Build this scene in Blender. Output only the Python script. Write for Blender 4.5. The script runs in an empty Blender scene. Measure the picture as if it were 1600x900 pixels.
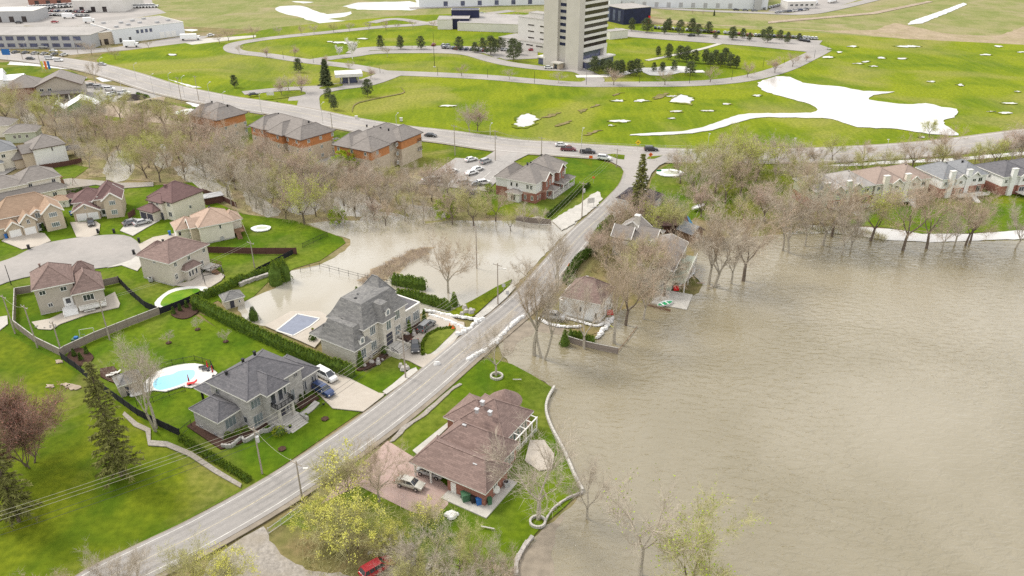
import bpy, bmesh, math, random
import numpy as np
from mathutils import Vector, Matrix
from mathutils.geometry import tessellate_polygon
R = math.radians
sc = bpy.context.scene
COL = sc.collection
# ------------------------------------------------------------------ camera
CAM_H, FOC, PITCH = 82.0, 1215.0, R(27.4)
cam_d = bpy.data.cameras.new('camera'); cam = bpy.data.objects.new('camera', cam_d); COL.objects.link(cam)
cam_d.sensor_width = 36; cam_d.lens = 36*FOC/1600
cam_d.clip_start = 1; cam_d.clip_end = 6000
cam.location = (0, 0, CAM_H); cam.rotation_euler = (R(90)-PITCH, 0, 0)
sc.camera = cam
# ------------------------------------------------------------------ sky, sun, exposure
SUN_EL, SUN_AZ = 48, -60          # elevation, bearing clockwise from +Y of the direction the sun stands in
w = bpy.data.worlds.new('World'); sc.world = w; w.use_nodes = True
nt = w.node_tree; nt.nodes.clear()
wo = nt.nodes.new('ShaderNodeOutputWorld'); bg = nt.nodes.new('ShaderNodeBackground')
sky = nt.nodes.new('ShaderNodeTexSky'); sky.sky_type = 'NISHITA'; sky.sun_disc = False
sky.sun_elevation = R(SUN_EL); sky.sun_rotation = R(SUN_AZ); sky.dust_density = 3; sky.air_density = 1.2
tc = nt.nodes.new('ShaderNodeTexCoord'); nz = nt.nodes.new('ShaderNodeTexNoise')
nz.inputs['Scale'].default_value = 2.2; nz.inputs['Detail'].default_value = 5
rp = nt.nodes.new('ShaderNodeValToRGB')
rp.color_ramp.elements[0].position = .35; rp.color_ramp.elements[0].color = (7.2, 7.3, 7.6, 1)
rp.color_ramp.elements[1].position = .7; rp.color_ramp.elements[1].color = (11.5, 11.3, 11.0, 1)
mx = nt.nodes.new('ShaderNodeMix'); mx.data_type = 'RGBA'; mx.inputs[0].default_value = .85
nt.links.new(tc.outputs['Generated'], nz.inputs['Vector']); nt.links.new(nz.outputs['Fac'], rp.inputs[0])
nt.links.new(sky.outputs[0], mx.inputs[6]); nt.links.new(rp.outputs[0], mx.inputs[7])
nt.links.new(mx.outputs[2], bg.inputs[0]); nt.links.new(bg.outputs[0], wo.inputs[0])
bg.inputs[1].default_value = 0.12
sl = bpy.data.lights.new('sun', 'SUN'); so = bpy.data.objects.new('sun', sl); COL.objects.link(so)
sl.energy = 2.2; sl.angle = R(16); sl.color = (1, .95, .86)
d = Vector((math.sin(R(SUN_AZ))*math.cos(R(SUN_EL)), math.cos(R(SUN_AZ))*math.cos(R(SUN_EL)), math.sin(R(SUN_EL))))
so.rotation_euler = d.to_track_quat('Z', 'Y').to_euler(); so.location = (0, 0, 300)
sc.view_settings.view_transform = 'Standard'; sc.view_settings.look = 'None'
sc.view_settings.exposure = 0.37; sc.view_settings.gamma = 1
sc.render.engine = 'CYCLES'
cy = sc.cycles
cy.use_denoising = False; cy.sample_clamp_direct = 5; cy.sample_clamp_indirect = 3; cy.max_bounces = 5; cy.diffuse_bounces = 2; cy.glossy_bounces = 3
cy.transmission_bounces = 2; cy.transparent_max_bounces = 6; cy.volume_bounces = 1
# ------------------------------------------------------------------ pixel <-> ground (only to read positions off the survey picture)
cT, sT = math.cos(PITCH), math.sin(PITCH)
def G(px, py, z=0.0):
    u = (px-800)/FOC; v = (450-py)/FOC
    t = (z-CAM_H)/(-sT+v*cT)
    return (u*t, (cT+v*sT)*t)
def PR(x, y, z):
    dz = z-CAM_H; dd = y*cT-dz*sT
    return (800+FOC*x/dd, 450-FOC*(y*sT+dz*cT)/dd)
def HT(px, py, ty):          # height of an upright thing standing at px,py whose top is seen at row ty
    x, y = G(px, py); lo, hi = 0, 90
    for _ in range(30):
        m = (lo+hi)/2
        if PR(x, y, m)[1] > ty: lo = m
        else: hi = m
    return lo
# ------------------------------------------------------------------ materials
MATS = {}
def mat(name, col, rough=.85, var=.12, vs=3.0, bump=0, bs=20, spec=.3, metal=0, kind=None, col2=None, big=0, bigs=.05, sc2=1.0, mort=None):
    """procedural material: base colour varied by fine (vs) and broad (bigs) noise; kind = brick / shingle / siding / plank patterns in UV metres"""
    if name in MATS: return MATS[name]
    m = bpy.data.materials.new(name); MATS[name] = m; m.use_nodes = True
    n = m.node_tree; b = n.nodes['Principled BSDF']
    b.inputs['Roughness'].default_value = rough; b.inputs['Metallic'].default_value = metal
    b.inputs['Specular IOR Level'].default_value = spec
    c = n.nodes.new('ShaderNodeTexCoord')
    def noise(s, det=4, src='Object'):
        t = n.nodes.new('ShaderNodeTexNoise'); t.inputs['Scale'].default_value = s; t.inputs['Detail'].default_value = det
        if src == 'World':
            g = n.nodes.new('ShaderNodeNewGeometry'); n.links.new(g.outputs['Position'], t.inputs['Vector'])
        else: n.links.new(c.outputs[src], t.inputs['Vector'])
        return t
    def mixc(f, a, bb, mode='MIX'):
        k = n.nodes.new('ShaderNodeMix'); k.data_type = 'RGBA'; k.blend_type = mode
        for s, v in ((0, f), (6, a), (7, bb)):
            if hasattr(v, 'is_linked') or hasattr(v, 'links'): n.links.new(v, k.inputs[s])
            elif s == 0: k.inputs[0].default_value = v
            else: k.inputs[s].default_value = (*v, 1)
        return k.outputs[2]
    def ramp(src, lo, hi, a=0, b2=1):
        k = n.nodes.new('ShaderNodeMapRange'); k.inputs[1].default_value = lo; k.inputs[2].default_value = hi
        k.inputs[3].default_value = a; k.inputs[4].default_value = b2; n.links.new(src, k.inputs[0]); return k.outputs[0]
    lo = tuple(x*(1-var) for x in col); hi = tuple(min(1, x*(1+var)) for x in col)
    f = ramp(noise(vs, 5, 'World').outputs['Fac'], .3, .7)
    out = mixc(f, lo, hi)
    if kind in ('brick', 'shingle', 'plank', 'paver'):
        bt = n.nodes.new('ShaderNodeTexBrick')
        sz = dict(brick=(.5, .22, .02), shingle=(.9, .28, .02), plank=(3., .15, .01), paver=(.6, .4, .02))[kind]
        bt.inputs['Scale'].default_value = 1; bt.inputs['Brick Width'].default_value = sz[0]*sc2; bt.inputs['Row Height'].default_value = sz[1]*sc2
        bt.inputs['Mortar Size'].default_value = sz[2]*sc2
        mo = mort or tuple(x*.6 for x in col)
        bt.inputs['Color1'].default_value = (*lo, 1); bt.inputs['Color2'].default_value = (*(col2 or hi), 1); bt.inputs['Mortar'].default_value = (*mo, 1)
        n.links.new(c.outputs['UV'], bt.inputs['Vector'])
        out = mixc(.65, out, bt.outputs['Color'])
    elif kind == 'siding':
        wv = n.nodes.new('ShaderNodeTexWave'); wv.wave_type = 'BANDS'; wv.bands_direction = 'Y'; wv.wave_profile = 'SAW'
        wv.inputs['Scale'].default_value = 1.2/sc2; n.links.new(c.outputs['UV'], wv.inputs['Vector'])
        out = mixc(ramp(wv.outputs['Fac'], 0, 1, .12, 0), out, (.1, .1, .1))
    elif kind == 'rib':
        wv = n.nodes.new('ShaderNodeTexWave'); wv.bands_direction = 'X'; wv.inputs['Scale'].default_value = 1.0/sc2
        n.links.new(c.outputs['UV'], wv.inputs['Vector']); out = mixc(ramp(wv.outputs['Fac'], .6, 1, 0, .35), out, tuple(x*.4 for x in col))
    if big:
        f2 = ramp(noise(bigs, 6, 'World').outputs['Fac'], .42, .62)
        out = mixc(ramp(f2, 0, 1, 0, big), out, col2 or tuple(x*.7 for x in col))
    n.links.new(out, b.inputs['Base Color'])
    if bump:
        bp = n.nodes.new('ShaderNodeBump'); bp.inputs['Strength'].default_value = bump; bp.inputs['Distance'].default_value = .1
        n.links.new(noise(bs, 4, 'World').outputs['Fac'], bp.inputs['Height']); n.links.new(bp.outputs[0], b.inputs['Normal'])
    return m
def m_grass(name, a, b_, dry, dryamt=.5, s=.03, ang=0.6):
    m = bpy.data.materials.new(name); MATS[name] = m; m.use_nodes = True; n = m.node_tree; b = n.nodes['Principled BSDF']
    b.inputs['Roughness'].default_value = .95; b.inputs['Specular IOR Level'].default_value = .08
    g = n.nodes.new('ShaderNodeNewGeometry'); N = n.nodes.new; L = n.links.new
    def nse(sc_, det, vec=g.outputs['Position'], dist=0):
        t = N('ShaderNodeTexNoise'); t.inputs['Scale'].default_value = sc_; t.inputs['Detail'].default_value = det
        t.inputs['Distortion'].default_value = dist; L(vec, t.inputs['Vector']); return t.outputs['Fac']
    def mr(src, lo, hi, a2=0, b2=1):
        k = N('ShaderNodeMapRange'); k.inputs[1].default_value = lo; k.inputs[2].default_value = hi; k.inputs[3].default_value = a2; k.inputs[4].default_value = b2; L(src, k.inputs[0]); return k.outputs[0]
    def mix(f, x, y):
        k = N('ShaderNodeMix'); k.data_type = 'RGBA'
        for i, v in ((0, f), (6, x), (7, y)):
            if isinstance(v, tuple): k.inputs[i].default_value = (*v, 1)
            elif isinstance(v, float): k.inputs[i].default_value = v
            else: L(v, k.inputs[i])
        return k.outputs[2]
    mp = N('ShaderNodeMapping'); mp.inputs['Rotation'].default_value = (0, 0, ang); mp.inputs['Scale'].default_value = (1, .18, 1); L(g.outputs['Position'], mp.inputs[0])
    c1 = mix(mr(nse(s*3, 6, dist=.5), .38, .62), a, b_)
    c2 = mix(mr(nse(.35, 6, mp.outputs[0]), .45, .75, 0, .45), c1, tuple(x*1.25 for x in b_))
    c3 = mix(mr(nse(s*1.3, 9, dist=1.0), .5, .72, 0, dryamt), c2, dry)
    c4 = mix(mr(nse(.9, 8), .35, .7, 0, .55), c3, tuple(x*.6 for x in a))
    L(c4, b.inputs['Base Color'])
    bp = N('ShaderNodeBump'); bp.inputs['Strength'].default_value = .5; bp.inputs['Distance'].default_value = .12; L(nse(5, 4), bp.inputs['Height']); L(bp.outputs[0], b.inputs['Normal'])
    return m
def m_water(name, col, col2, rough=.12, ior=1.33, bump=.25, wl=.9, spec=.5, patch=.02, ang=-.35):
    m = bpy.data.materials.new(name); MATS[name] = m; m.use_nodes = True; n = m.node_tree; b = n.nodes['Principled BSDF']; N = n.nodes.new; L = n.links.new
    b.inputs['Roughness'].default_value = rough; b.inputs['IOR'].default_value = ior; b.inputs['Specular IOR Level'].default_value = spec
    g = N('ShaderNodeNewGeometry')
    t = N('ShaderNodeTexNoise'); t.inputs['Scale'].default_value = patch; t.inputs['Detail'].default_value = 4; t.inputs['Distortion'].default_value = .8; L(g.outputs['Position'], t.inputs['Vector'])
    k = N('ShaderNodeMapRange'); k.inputs[1].default_value = .38; k.inputs[2].default_value = .62; L(t.outputs['Fac'], k.inputs[0])
    x = N('ShaderNodeMix'); x.data_type = 'RGBA'; x.inputs[6].default_value = (*col, 1); x.inputs[7].default_value = (*col2, 1); L(k.outputs[0], x.inputs[0]); L(x.outputs[2], b.inputs['Base Color'])
    mp = N('ShaderNodeMapping'); mp.inputs['Rotation'].default_value = (0, 0, ang); mp.inputs['Scale'].default_value = (.62/wl, 1.2/wl, 1); L(g.outputs['Position'], mp.inputs[0])
    a = N('ShaderNodeTexNoise'); a.inputs['Scale'].default_value = 1; a.inputs['Detail'].default_value = 3.5; a.inputs['Roughness'].default_value = .55; a.inputs['Distortion'].default_value = .6; L(mp.outputs[0], a.inputs['Vector'])
    # gusts: calmer and rougher patches
    t2 = N('ShaderNodeTexNoise'); t2.inputs['Scale'].default_value = .035; t2.inputs['Detail'].default_value = 2; L(g.outputs['Position'], t2.inputs['Vector'])
    k2 = N('ShaderNodeMapRange'); k2.inputs[1].default_value = .3; k2.inputs[2].default_value = .7; k2.inputs[3].default_value = .45*bump; k2.inputs[4].default_value = bump; L(t2.outputs['Fac'], k2.inputs[0])
    bp = N('ShaderNodeBump'); bp.inputs['Distance'].default_value = .6; L(k2.outputs[0], bp.inputs['Strength']); L(a.outputs['Fac'], bp.inputs['Height']); L(bp.outputs[0], b.inputs['Normal'])
    return m
m_grass('lawn', (.075, .125, .006), (.16, .19, .010), (.27, .235, .08), .85)
m_grass('lawn_fresh', (.068, .130, .006), (.125, .18, .009), (.24, .225, .06), .7)
m_grass('park_grass', (.115, .175, .007), (.225, .26, .012), (.34, .29, .10), .9, .012, 1.2)
m_grass('marsh_grass', (.19, .22, .06), (.29, .27, .12), (.37, .30, .19), 1.0, .02, 1.3)
m_grass('scrub', (.16, .16, .05), (.26, .20, .10), (.32, .25, .16), .8, .05)
m_grass('reed_bed', (.32, .255, .165), (.41, .33, .23), (.30, .28, .12), .6, .05, 1.3)
m_grass('bare_earth', (.34, .27, .20), (.45, .37, .29), (.25, .22, .13), .6, .08)
m_water('lake_water', (.200, .168, .096), (.275, .238, .160), .05, 1.9, .72, 1.25, ang=.45)
m_water('flood_water', (.33, .29, .215), (.42, .395, .34), .03, 1.8, .12, .9, .5, .015)
m_water('puddle_water', (.50, .48, .45), (.64, .62, .60), .03, 1.8, .03, .6, .5)  # bright base colour paints in much of the white sky reflection
m_water('pool_water', (.25, .62, .80), (.35, .70, .86), .05, 1.33, .05, .4)
m_water('algae_water', (.085, .21, .012), (.17, .28, .02), .1, 1.33, .05, .4, .3, .3)
mat('asphalt', (.31, .29, .27), .9, .08, 1.2, .04, 8, .2, big=.35, bigs=.12, col2=(.36, .34, .32))
mat('asphalt_pale', (.31, .29, .27), .9, .08, .8, .05, 8, .2, big=.5, bigs=.06, col2=(.42, .385, .355))
mat('asphalt_lot', (.33, .31, .29), .9, .1, 1., .2, 8, .2, big=.4, bigs=.06, col2=(.42, .40, .37))
mat('gravel', (.33, .30, .265), .95, .25, 2.5, .5, 5, .1, big=.6, bigs=.2, col2=(.30, .26, .20))
mat('concrete', (.50, .475, .43), .9, .1, 1.5, .1, 5, .2, big=.4, bigs=.3, col2=(.40, .38, .34))
mat('concrete_white', (.68, .66, .62), .9, .1, 1.5, big=.5, bigs=.4, col2=(.56, .54, .50))
mat('asphalt_worn', (.265, .25, .235), .9, .1, .8, .04, 8, .2, big=.6, bigs=.1, col2=(.32, .30, .28))
mat('line_white', (.66, .64, .59), .8, .25, 1.2, big=.5, bigs=.3, col2=(.42, .40, .37))
mat('line_yellow', (.50, .44, .30), .8, .3, 2, big=.6, bigs=.2, col2=(.40, .37, .33))
mat('paver_beige', (.50, .45, .385), .9, .12, 1, kind='paver', big=.5, bigs=.3, col2=(.42, .37, .31), mort=(.48, .42, .35))
mat('paver_pink', (.46, .34, .30), .9, .1, 1, kind='paver', big=.4, bigs=.3, col2=(.40, .28, .24), mort=(.40, .33, .30))
mat('mulch', (.075, .045, .035), 1, .3, 3, .5, 6, .05)
mat('mud', (.25, .21, .16), .6, .2, .6, .2, 4, .3)
mat('wood_floor', (.28, .225, .14), 1, .3, .5, .4, 3, .05, big=.6, bigs=.1, col2=(.24, .25, .08))
# roofs
mat('shingle_charcoal', (.145, .142, .152), .95, .35, 3, kind='shingle', col2=(.17, .16, .165), big=.0)
mat('shingle_grey', (.21, .205, .20), .95, .35, 3, kind='shingle', col2=(.28, .27, .25))
mat('shingle_taupe', (.25, .225, .205), .95, .18, 5, kind='shingle', col2=(.30, .27, .245))
mat('shingle_brown', (.225, .158, .138), .95, .25, 2.5, kind='shingle', col2=(.29, .205, .178))
mat('shingle_maroon', (.170, .105, .100), .95, .15, 5, kind='shingle', col2=(.21, .13, .12))
mat('shingle_peach', (.44, .32, .245), .95, .15, 3, kind='shingle', col2=(.50, .37, .29))
mat('shingle_tan', (.38, .265, .185), .95, .15, 5, kind='shingle', col2=(.43, .30, .21))
mat('shingle_slate', (.23, .235, .245), .95, .15, 5, kind='shingle', col2=(.28, .285, .29))
mat('shingle_black', (.05, .045, .055), .95, .2, 5, kind='shingle')
mat('shingle_rust', (.32, .25, .21), .95, .15, 5, kind='shingle', col2=(.36, .28, .24))
mat('roof_gravel', (.33, .31, .29), .95, .15, .6, big=.5, bigs=.08, col2=(.42, .395, .37))
mat('roof_membrane', (.60, .585, .55), .8, .06, .5, big=.4, bigs=.1, col2=(.60, .58, .55))
# walls
mat('stone_grey', (.40, .385, .36), .9, .2, 3, kind='brick', sc2=1.3, col2=(.52, .50, .47), mort=(.36, .35, .33))
mat('stone_pale', (.60, .56, .48), .9, .15, 3, kind='brick', sc2=1.5, col2=(.68, .64, .57), mort=(.52, .49, .43))
mat('brick_red', (.30, .12, .085), .9, .15, 4, kind='brick', sc2=.8, col2=(.37, .16, .115), mort=(.36, .24, .2))
mat('brick_tan', (.52, .43, .32), .9, .15, 4, kind='brick', sc2=.9, col2=(.58, .49, .38), mort=(.5, .44, .36))
mat('siding_beige', (.60, .545, .46), .8, .05, 1, kind='siding')
mat('siding_cream', (.76, .71, .60), .8, .05, 1, kind='siding')
mat('siding_taupe', (.46, .41, .345), .8, .05, 1, kind='siding')
mat('siding_white', (.80, .79, .76), .8, .05, 1, kind='siding')
mat('siding_green', (.50, .53, .42), .8, .05, 1, kind='siding')
mat('siding_orange', (.50, .21, .08), .8, .08, 1, kind='siding')
mat('stucco', (.66, .60, .52), .9, .06, 1)
mat('panel_concrete', (.56, .525, .48), .9, .05, .3, kind='rib', sc2=1.4, big=.3, bigs=.05, col2=(.50, .46, .40))
mat('panel_plain', (.68, .655, .615), .9, .05, .4, big=.3, bigs=.08, col2=(.55, .51, .45))
mat('metal_white', (.74, .76, .78), .5, .03, .3, kind='rib', sc2=.8)
mat('metal_grey', (.42, .42, .42), .6, .05, .5)
mat('dark_blue_panel', (.018, .022, .06), .4, .2, .5)
mat('trim_white', (.80, .78, .73), .7, .03, 2)
mat('trim_brown', (.12, .08, .07), .7, .05, 2)
mat('glass_dark', (.045, .05, .06), .08, .3, .5, spec=.8)
mat('glass_grey', (.16, .19, .20), .08, .3, .5, spec=.8)
mat('glass_blue', (.09, .10, .17), .1, .3, .5, spec=.6)
mat('glass_brown', (.045, .035, .035), .1, .3, .3, spec=.6)
mat('door_white', (.80, .79, .76), .6, .03, 2)
mat('door_dark', (.055, .055, .075), .6, .1, 2)
mat('wood_grey', (.27, .225, .19), .9, .2, 3, kind='plank', sc2=1)
mat('wood_red', (.115, .055, .045), .9, .15, 3, kind='plank')
mat('wood_brown', (.22, .13, .08), .9, .2, 3)
mat('pole_wood', (.36, .31, .26), .9, .15, 3)
mat('metal_black', (.015, .015, .018), .6, .1, 2)
mat('mesh_black', (.020, .020, .024), .9, .2, 2)
mat('galvanised', (.55, .55, .55), .4, .05, 2, metal=.3)
mat('wire', (.48, .45, .35), .6, .02, 1)
mat('wire_dark', (.06, .06, .06), .6, .02, 1)
mat('rock', (.40, .37, .34), .9, .25, 1.5, .6, 3)
mat('sandbag', (.74, .73, .71), .7, .06, 3, .6, 3)
mat('plastic_blue', (.03, .14, .42), .5, .05, 2)
mat('plastic_green', (.06, .15, .08), .5, .05, 2)
mat('plastic_black', (.02, .02, .022), .5, .05, 2)
mat('plastic_red', (.62, .02, .02), .5, .05, 2)
mat('plastic_orange', (.75, .15, .03), .5, .05, 2)
mat('plastic_yellow', (.75, .55, .03), .5, .05, 2)
mat('sign_green', (.02, .32, .12), .5, .05, 2)
mat('tarp_blue', (.05, .35, .62), .5, .15, 1, .6, 2)
mat('tarp_green', (.20, .30, .19), .7, .06, .5)
mat('canvas_white', (.86, .86, .86), .7, .03, .5)
mat('soil_black', (.035, .028, .026), 1, .4, .8, .6, 2)
mat('rubber', (.02, .02, .02), .9, .1, 2)
mat('chrome', (.6, .6, .6), .25, .02, 2, metal=.8)
# vegetation
mat('bark_grey', (.40, .36, .29), .95, .25, 4, .6, 8, .1)
mat('bark_brown', (.165, .13, .10), .95, .25, 4, .6, 8, .1)
mat('twig_grey', (.46, .40, .32), .95, .2, 1, spec=.1)
mat('twig_brown', (.42, .34, .25), .95, .2, 1, spec=.1)
mat('twig_pink', (.46, .375, .30), .95, .2, 1, spec=.1)
mat('twig_olive', (.44, .41, .20), .95, .2, 1, spec=.1)
mat('twig_red', (.30, .195, .15), .95, .2, 1, spec=.1)
mat('bud_green', (.44, .50, .06), .9, .25, .5, spec=.1)
mat('bud_olive', (.42, .42, .12), .9, .25, .5, spec=.1)
mat('bud_yellow', (.60, .58, .13), .9, .2, .5, spec=.1)
mat('bud_pink', (.55, .38, .30), .9, .2, .5, spec=.1)
mat('bud_red', (.34, .16, .12), .9, .2, .5, spec=.1)
mat('leaf_lime', (.30, .40, .02), .9, .25, .6, spec=.1)
mat('needle_spruce', (.18, .185, .055), .95, .35, .8, spec=.1)
mat('needle_pine', (.13, .155, .075), .95, .35, .6, spec=.1)
mat('needle_dark', (.045, .075, .02), .95, .35, .8, spec=.1)
mat('cedar', (.16, .225, .025), .95, .35, 1.2, spec=.1)
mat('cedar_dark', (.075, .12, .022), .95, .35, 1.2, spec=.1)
mat('shrub_green', (.13, .19, .02), .95, .35, 1.2, spec=.1)
mat('shrub_lime', (.32, .36, .03), .95, .3, 1.2, spec=.1)
mat('brush', (.38, .34, .17), .95, .3, .4, spec=.1)
# ------------------------------------------------------------------ mesh builder
class MB:
    def __init__(s, *mats): s.v = []; s.f = []; s.m = []; s.mats = list(mats)
    def mi(s, m):
        if m is None: return 0
        if m not in s.mats: s.mats.append(m)
        return s.mats.index(m)
    def face(s, pts, m=None):
        b = len(s.v); s.v.extend([tuple(p) for p in pts]); s.f.append(tuple(range(b, b+len(pts)))); s.m.append(s.mi(m)); return s
    def box(s, x0, y0, z0, x1, y1, z1, m=None, bottom=True):
        b = len(s.v); i = s.mi(m)
        s.v += [(x0,y0,z0),(x1,y0,z0),(x1,y1,z0),(x0,y1,z0),(x0,y0,z1),(x1,y0,z1),(x1,y1,z1),(x0,y1,z1)]
        q = [(0,1,5,4),(1,2,6,5),(2,3,7,6),(3,0,4,7),(4,5,6,7)] + ([(3,2,1,0)] if bottom else [])
        for k in q: s.f.append(tuple(b+j for j in k)); s.m.append(i)
        return s
    def bar(s, p, q, w_, h_, m=None, up=(0,0,1)):      # rectangular bar between two points
        p = Vector(p); q = Vector(q); d_ = (q-p)
        if d_.length < 1e-6: return s
        d_.normalize(); u = Vector(up)
        if abs(d_.dot(u)) > .98: u = Vector((1, 0, 0))
        sd = d_.cross(u).normalized()*w_/2; uu = sd.cross(d_).normalized()*h_/2
        b = len(s.v); i = s.mi(m)
        for c_ in (p, q):
            for a_, e_ in ((-1,-1),(1,-1),(1,1),(-1,1)): s.v.append(tuple(c_+sd*a_+uu*e_))
        for k in ((0,1,5,4),(1,2,6,5),(2,3,7,6),(3,0,4,7),(3,2,1,0),(4,5,6,7)): s.f.append(tuple(b+j for j in k)); s.m.append(i)
        return s
    def tube(s, p, q, r0, r1, n=6, m=None, cap=True):
        p = Vector(p); q = Vector(q); d_ = (q-p)
        if d_.length < 1e-6: return s
        d_.normalize(); u = Vector((0,0,1)) if abs(d_.z) < .9 else Vector((1,0,0))
        a = d_.cross(u).normalized(); c_ = d_.cross(a)
        b = len(s.v); i = s.mi(m)
        for (o, r) in ((p, r0), (q, r1)):
            for k in range(n):
                t = 2*math.pi*k/n; s.v.append(tuple(o+a*(math.cos(t)*r)+c_*(math.sin(t)*r)))
        for k in range(n): s.f.append((b+k, b+(k+1)%n, b+n+(k+1)%n, b+n+k)); s.m.append(i)
        if cap: s.f.append(tuple(b+n+k for k in range(n))); s.m.append(i); s.f.append(tuple(b+n-1-k for k in range(n))); s.m.append(i)
        return s
    def prism(s, poly, z0, z1, m=None, mtop=None):     # poly: list of (x,y), any winding
        if sum(poly[i-1][0]*poly[i][1]-poly[i][0]*poly[i-1][1] for i in range(len(poly))) < 0: poly = poly[::-1]
        n = len(poly); b = len(s.v); i = s.mi(m); j = s.mi(mtop if mtop else m)
        s.v += [(x, y, z0) for x, y in poly]+[(x, y, z1) for x, y in poly]
        for k in range(n): s.f.append((b+k, b+(k+1)%n, b+n+(k+1)%n, b+n+k)); s.m.append(i)
        for t in tessellate_polygon([[Vector((x, y, 0)) for x, y in poly]]):
            t = list(t); a_, b_, c_ = (poly[k] for k in t)
            if (b_[0]-a_[0])*(c_[1]-a_[1])-(b_[1]-a_[1])*(c_[0]-a_[0]) < 0: t = t[::-1]
            s.f.append(tuple(b+n+k for k in t)); s.m.append(j)
        return s
    def mesh(s, name, uv=True, smooth=False):
        me = bpy.data.meshes.new(name); me.from_pydata(s.v, [], s.f); me.update()
        for m in (s.mats or ['trim_white']): me.materials.append(MATS[m])
        if len(s.mats) > 1: me.polygons.foreach_set('material_index', s.m)
        if smooth: me.polygons.foreach_set('use_smooth', [True]*len(s.f))
        if uv:
            n = len(me.loops); lv = np.empty(n, int); me.loops.foreach_get('vertex_index', lv)
            co = np.empty(len(me.vertices)*3); me.vertices.foreach_get('co', co); co = co.reshape(-1, 3)[lv]
            pn = np.empty(len(me.polygons)*3); me.polygons.foreach_get('normal', pn); pn = pn.reshape(-1, 3)
            lt = np.empty(len(me.polygons), int); me.polygons.foreach_get('loop_total', lt); nn = np.repeat(pn, lt, axis=0)
            u = np.stack([-nn[:,1], nn[:,0], np.zeros(n)], 1); l = np.linalg.norm(u, axis=1); flat = l < .05
            u[flat] = (1,0,0); l[flat] = 1; u /= l[:,None]; vv = np.cross(nn, u); vv[flat] = (0,1,0)
            lay = me.uv_layers.new(name='UVMap'); uvs = np.stack([(co*u).sum(1), (co*vv).sum(1)], 1).astype(np.float32)
            lay.data.foreach_set('uv', uvs.ravel())
        return me
    def build(s, name, parent=None, uv=True, smooth=False, loc=None):
        if not s.f: return None
        o = bpy.data.objects.new(name, s.mesh(name, uv, smooth)); COL.objects.link(o)
        if parent: o.parent = parent
        if loc: o.location = loc
        return o
def tag(o, label, cat, group=None, kind=None):
    if label: o['label'] = label
    if cat: o['category'] = cat
    if group: o['group'] = group
    if kind: o['kind'] = kind
    return o
def thing(name, label, cat, loc=(0,0,0), rz=0, group=None, s=1):
    o = bpy.data.objects.new(name, None); COL.objects.link(o); o.empty_display_size = .5
    o.location = (loc[0], loc[1], loc[2] if len(loc) > 2 else 0); o.rotation_euler = (0, 0, rz); o.scale = (s, s, s)
    return tag(o, label, cat, group)
def copy_tree(o, loc, rz=0, s=(1,1,1), label=None, group=None, parent=None, cat=None):
    c = o.copy(); COL.objects.link(c)
    if parent is None:
        c.location = (loc[0], loc[1], loc[2] if len(loc) > 2 else 0); c.rotation_euler = (0, 0, rz); c.scale = s
        if label: c['label'] = label
        if group: c['group'] = group
        if cat: c['category'] = cat
    else: c.parent = parent
    for ch in KIDS.get(o.name, ()): copy_tree(ch, None, parent=c)
    return c
KIDS = {}
def protos(root):      # remember a source's children once, so copying stays cheap
    def rec(o):
        k = [c for c in COL.objects if c.parent == o]; KIDS[o.name] = k
        for c in k: rec(c)
    rec(root); return root
# ------------------------------------------------------------------ ground sheets
def smooth_loop(p, k=3, closed=True):
    n = len(p); out = []
    for i in range(n if closed else n-1):
        p0 = p[(i-1) % n] if closed or i else p[i]; p1 = p[i]; p2 = p[(i+1) % n]; p3 = p[(i+2) % n] if closed or i < n-2 else p[i+1]
        for j in range(k):
            t = j/k; t2 = t*t; t3 = t2*t
            out.append(tuple(.5*((2*p1[a])+(-p0[a]+p2[a])*t+(2*p0[a]-5*p1[a]+4*p2[a]-p3[a])*t2+(-p0[a]+3*p1[a]-3*p2[a]+p3[a])*t3) for a in (0, 1)))
    if not closed: out.append(tuple(p[-1]))
    return out
def ragged(p, amp, step, rnd):
    out = []
    for i in range(len(p)):
        a, b = p[i], p[(i+1) % len(p)]; L_ = math.hypot(b[0]-a[0], b[1]-a[1]); n = max(1, int(L_/step))
        for k in range(n):
            t = k/n; out.append((a[0]+(b[0]-a[0])*t+rnd.uniform(-amp, amp), a[1]+(b[1]-a[1])*t+rnd.uniform(-amp, amp)))
    return out
RS = random.Random(5)
def flat_z(z): return z if z < .40 else .31+(z-.40)*.6      # keeps paving a hand's breadth above the lawns, not a step
def sheet(name, pts, z, m, smooth=3, rag=0, step=1.5, world=False, kind='structure', thick=0):
    z = flat_z(z)
    p = [tuple(q) for q in pts] if world else [G(*q) for q in pts]
    if smooth: p = smooth_loop(p, smooth)
    if rag: p = ragged(p, rag, step, RS)
    b = MB(m); b.prism(p, z-(.02 if z < .2 else .16)-thick, z)
    o = b.build(name); tag(o, None, None, None, kind); return o
def offset_line(c, off):
    out = []
    for i in range(len(c)):
        a = c[max(0, i-1)]; b = c[min(len(c)-1, i+1)]; dx, dy = b[0]-a[0], b[1]-a[1]; l = math.hypot(dx, dy) or 1
        out.append((c[i][0]-dy/l*off, c[i][1]+dx/l*off))       # + = left of travel
    return out
def strip_poly(c, l_, r_): return offset_line(c, l_)+offset_line(c, -r_)[::-1]
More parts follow.
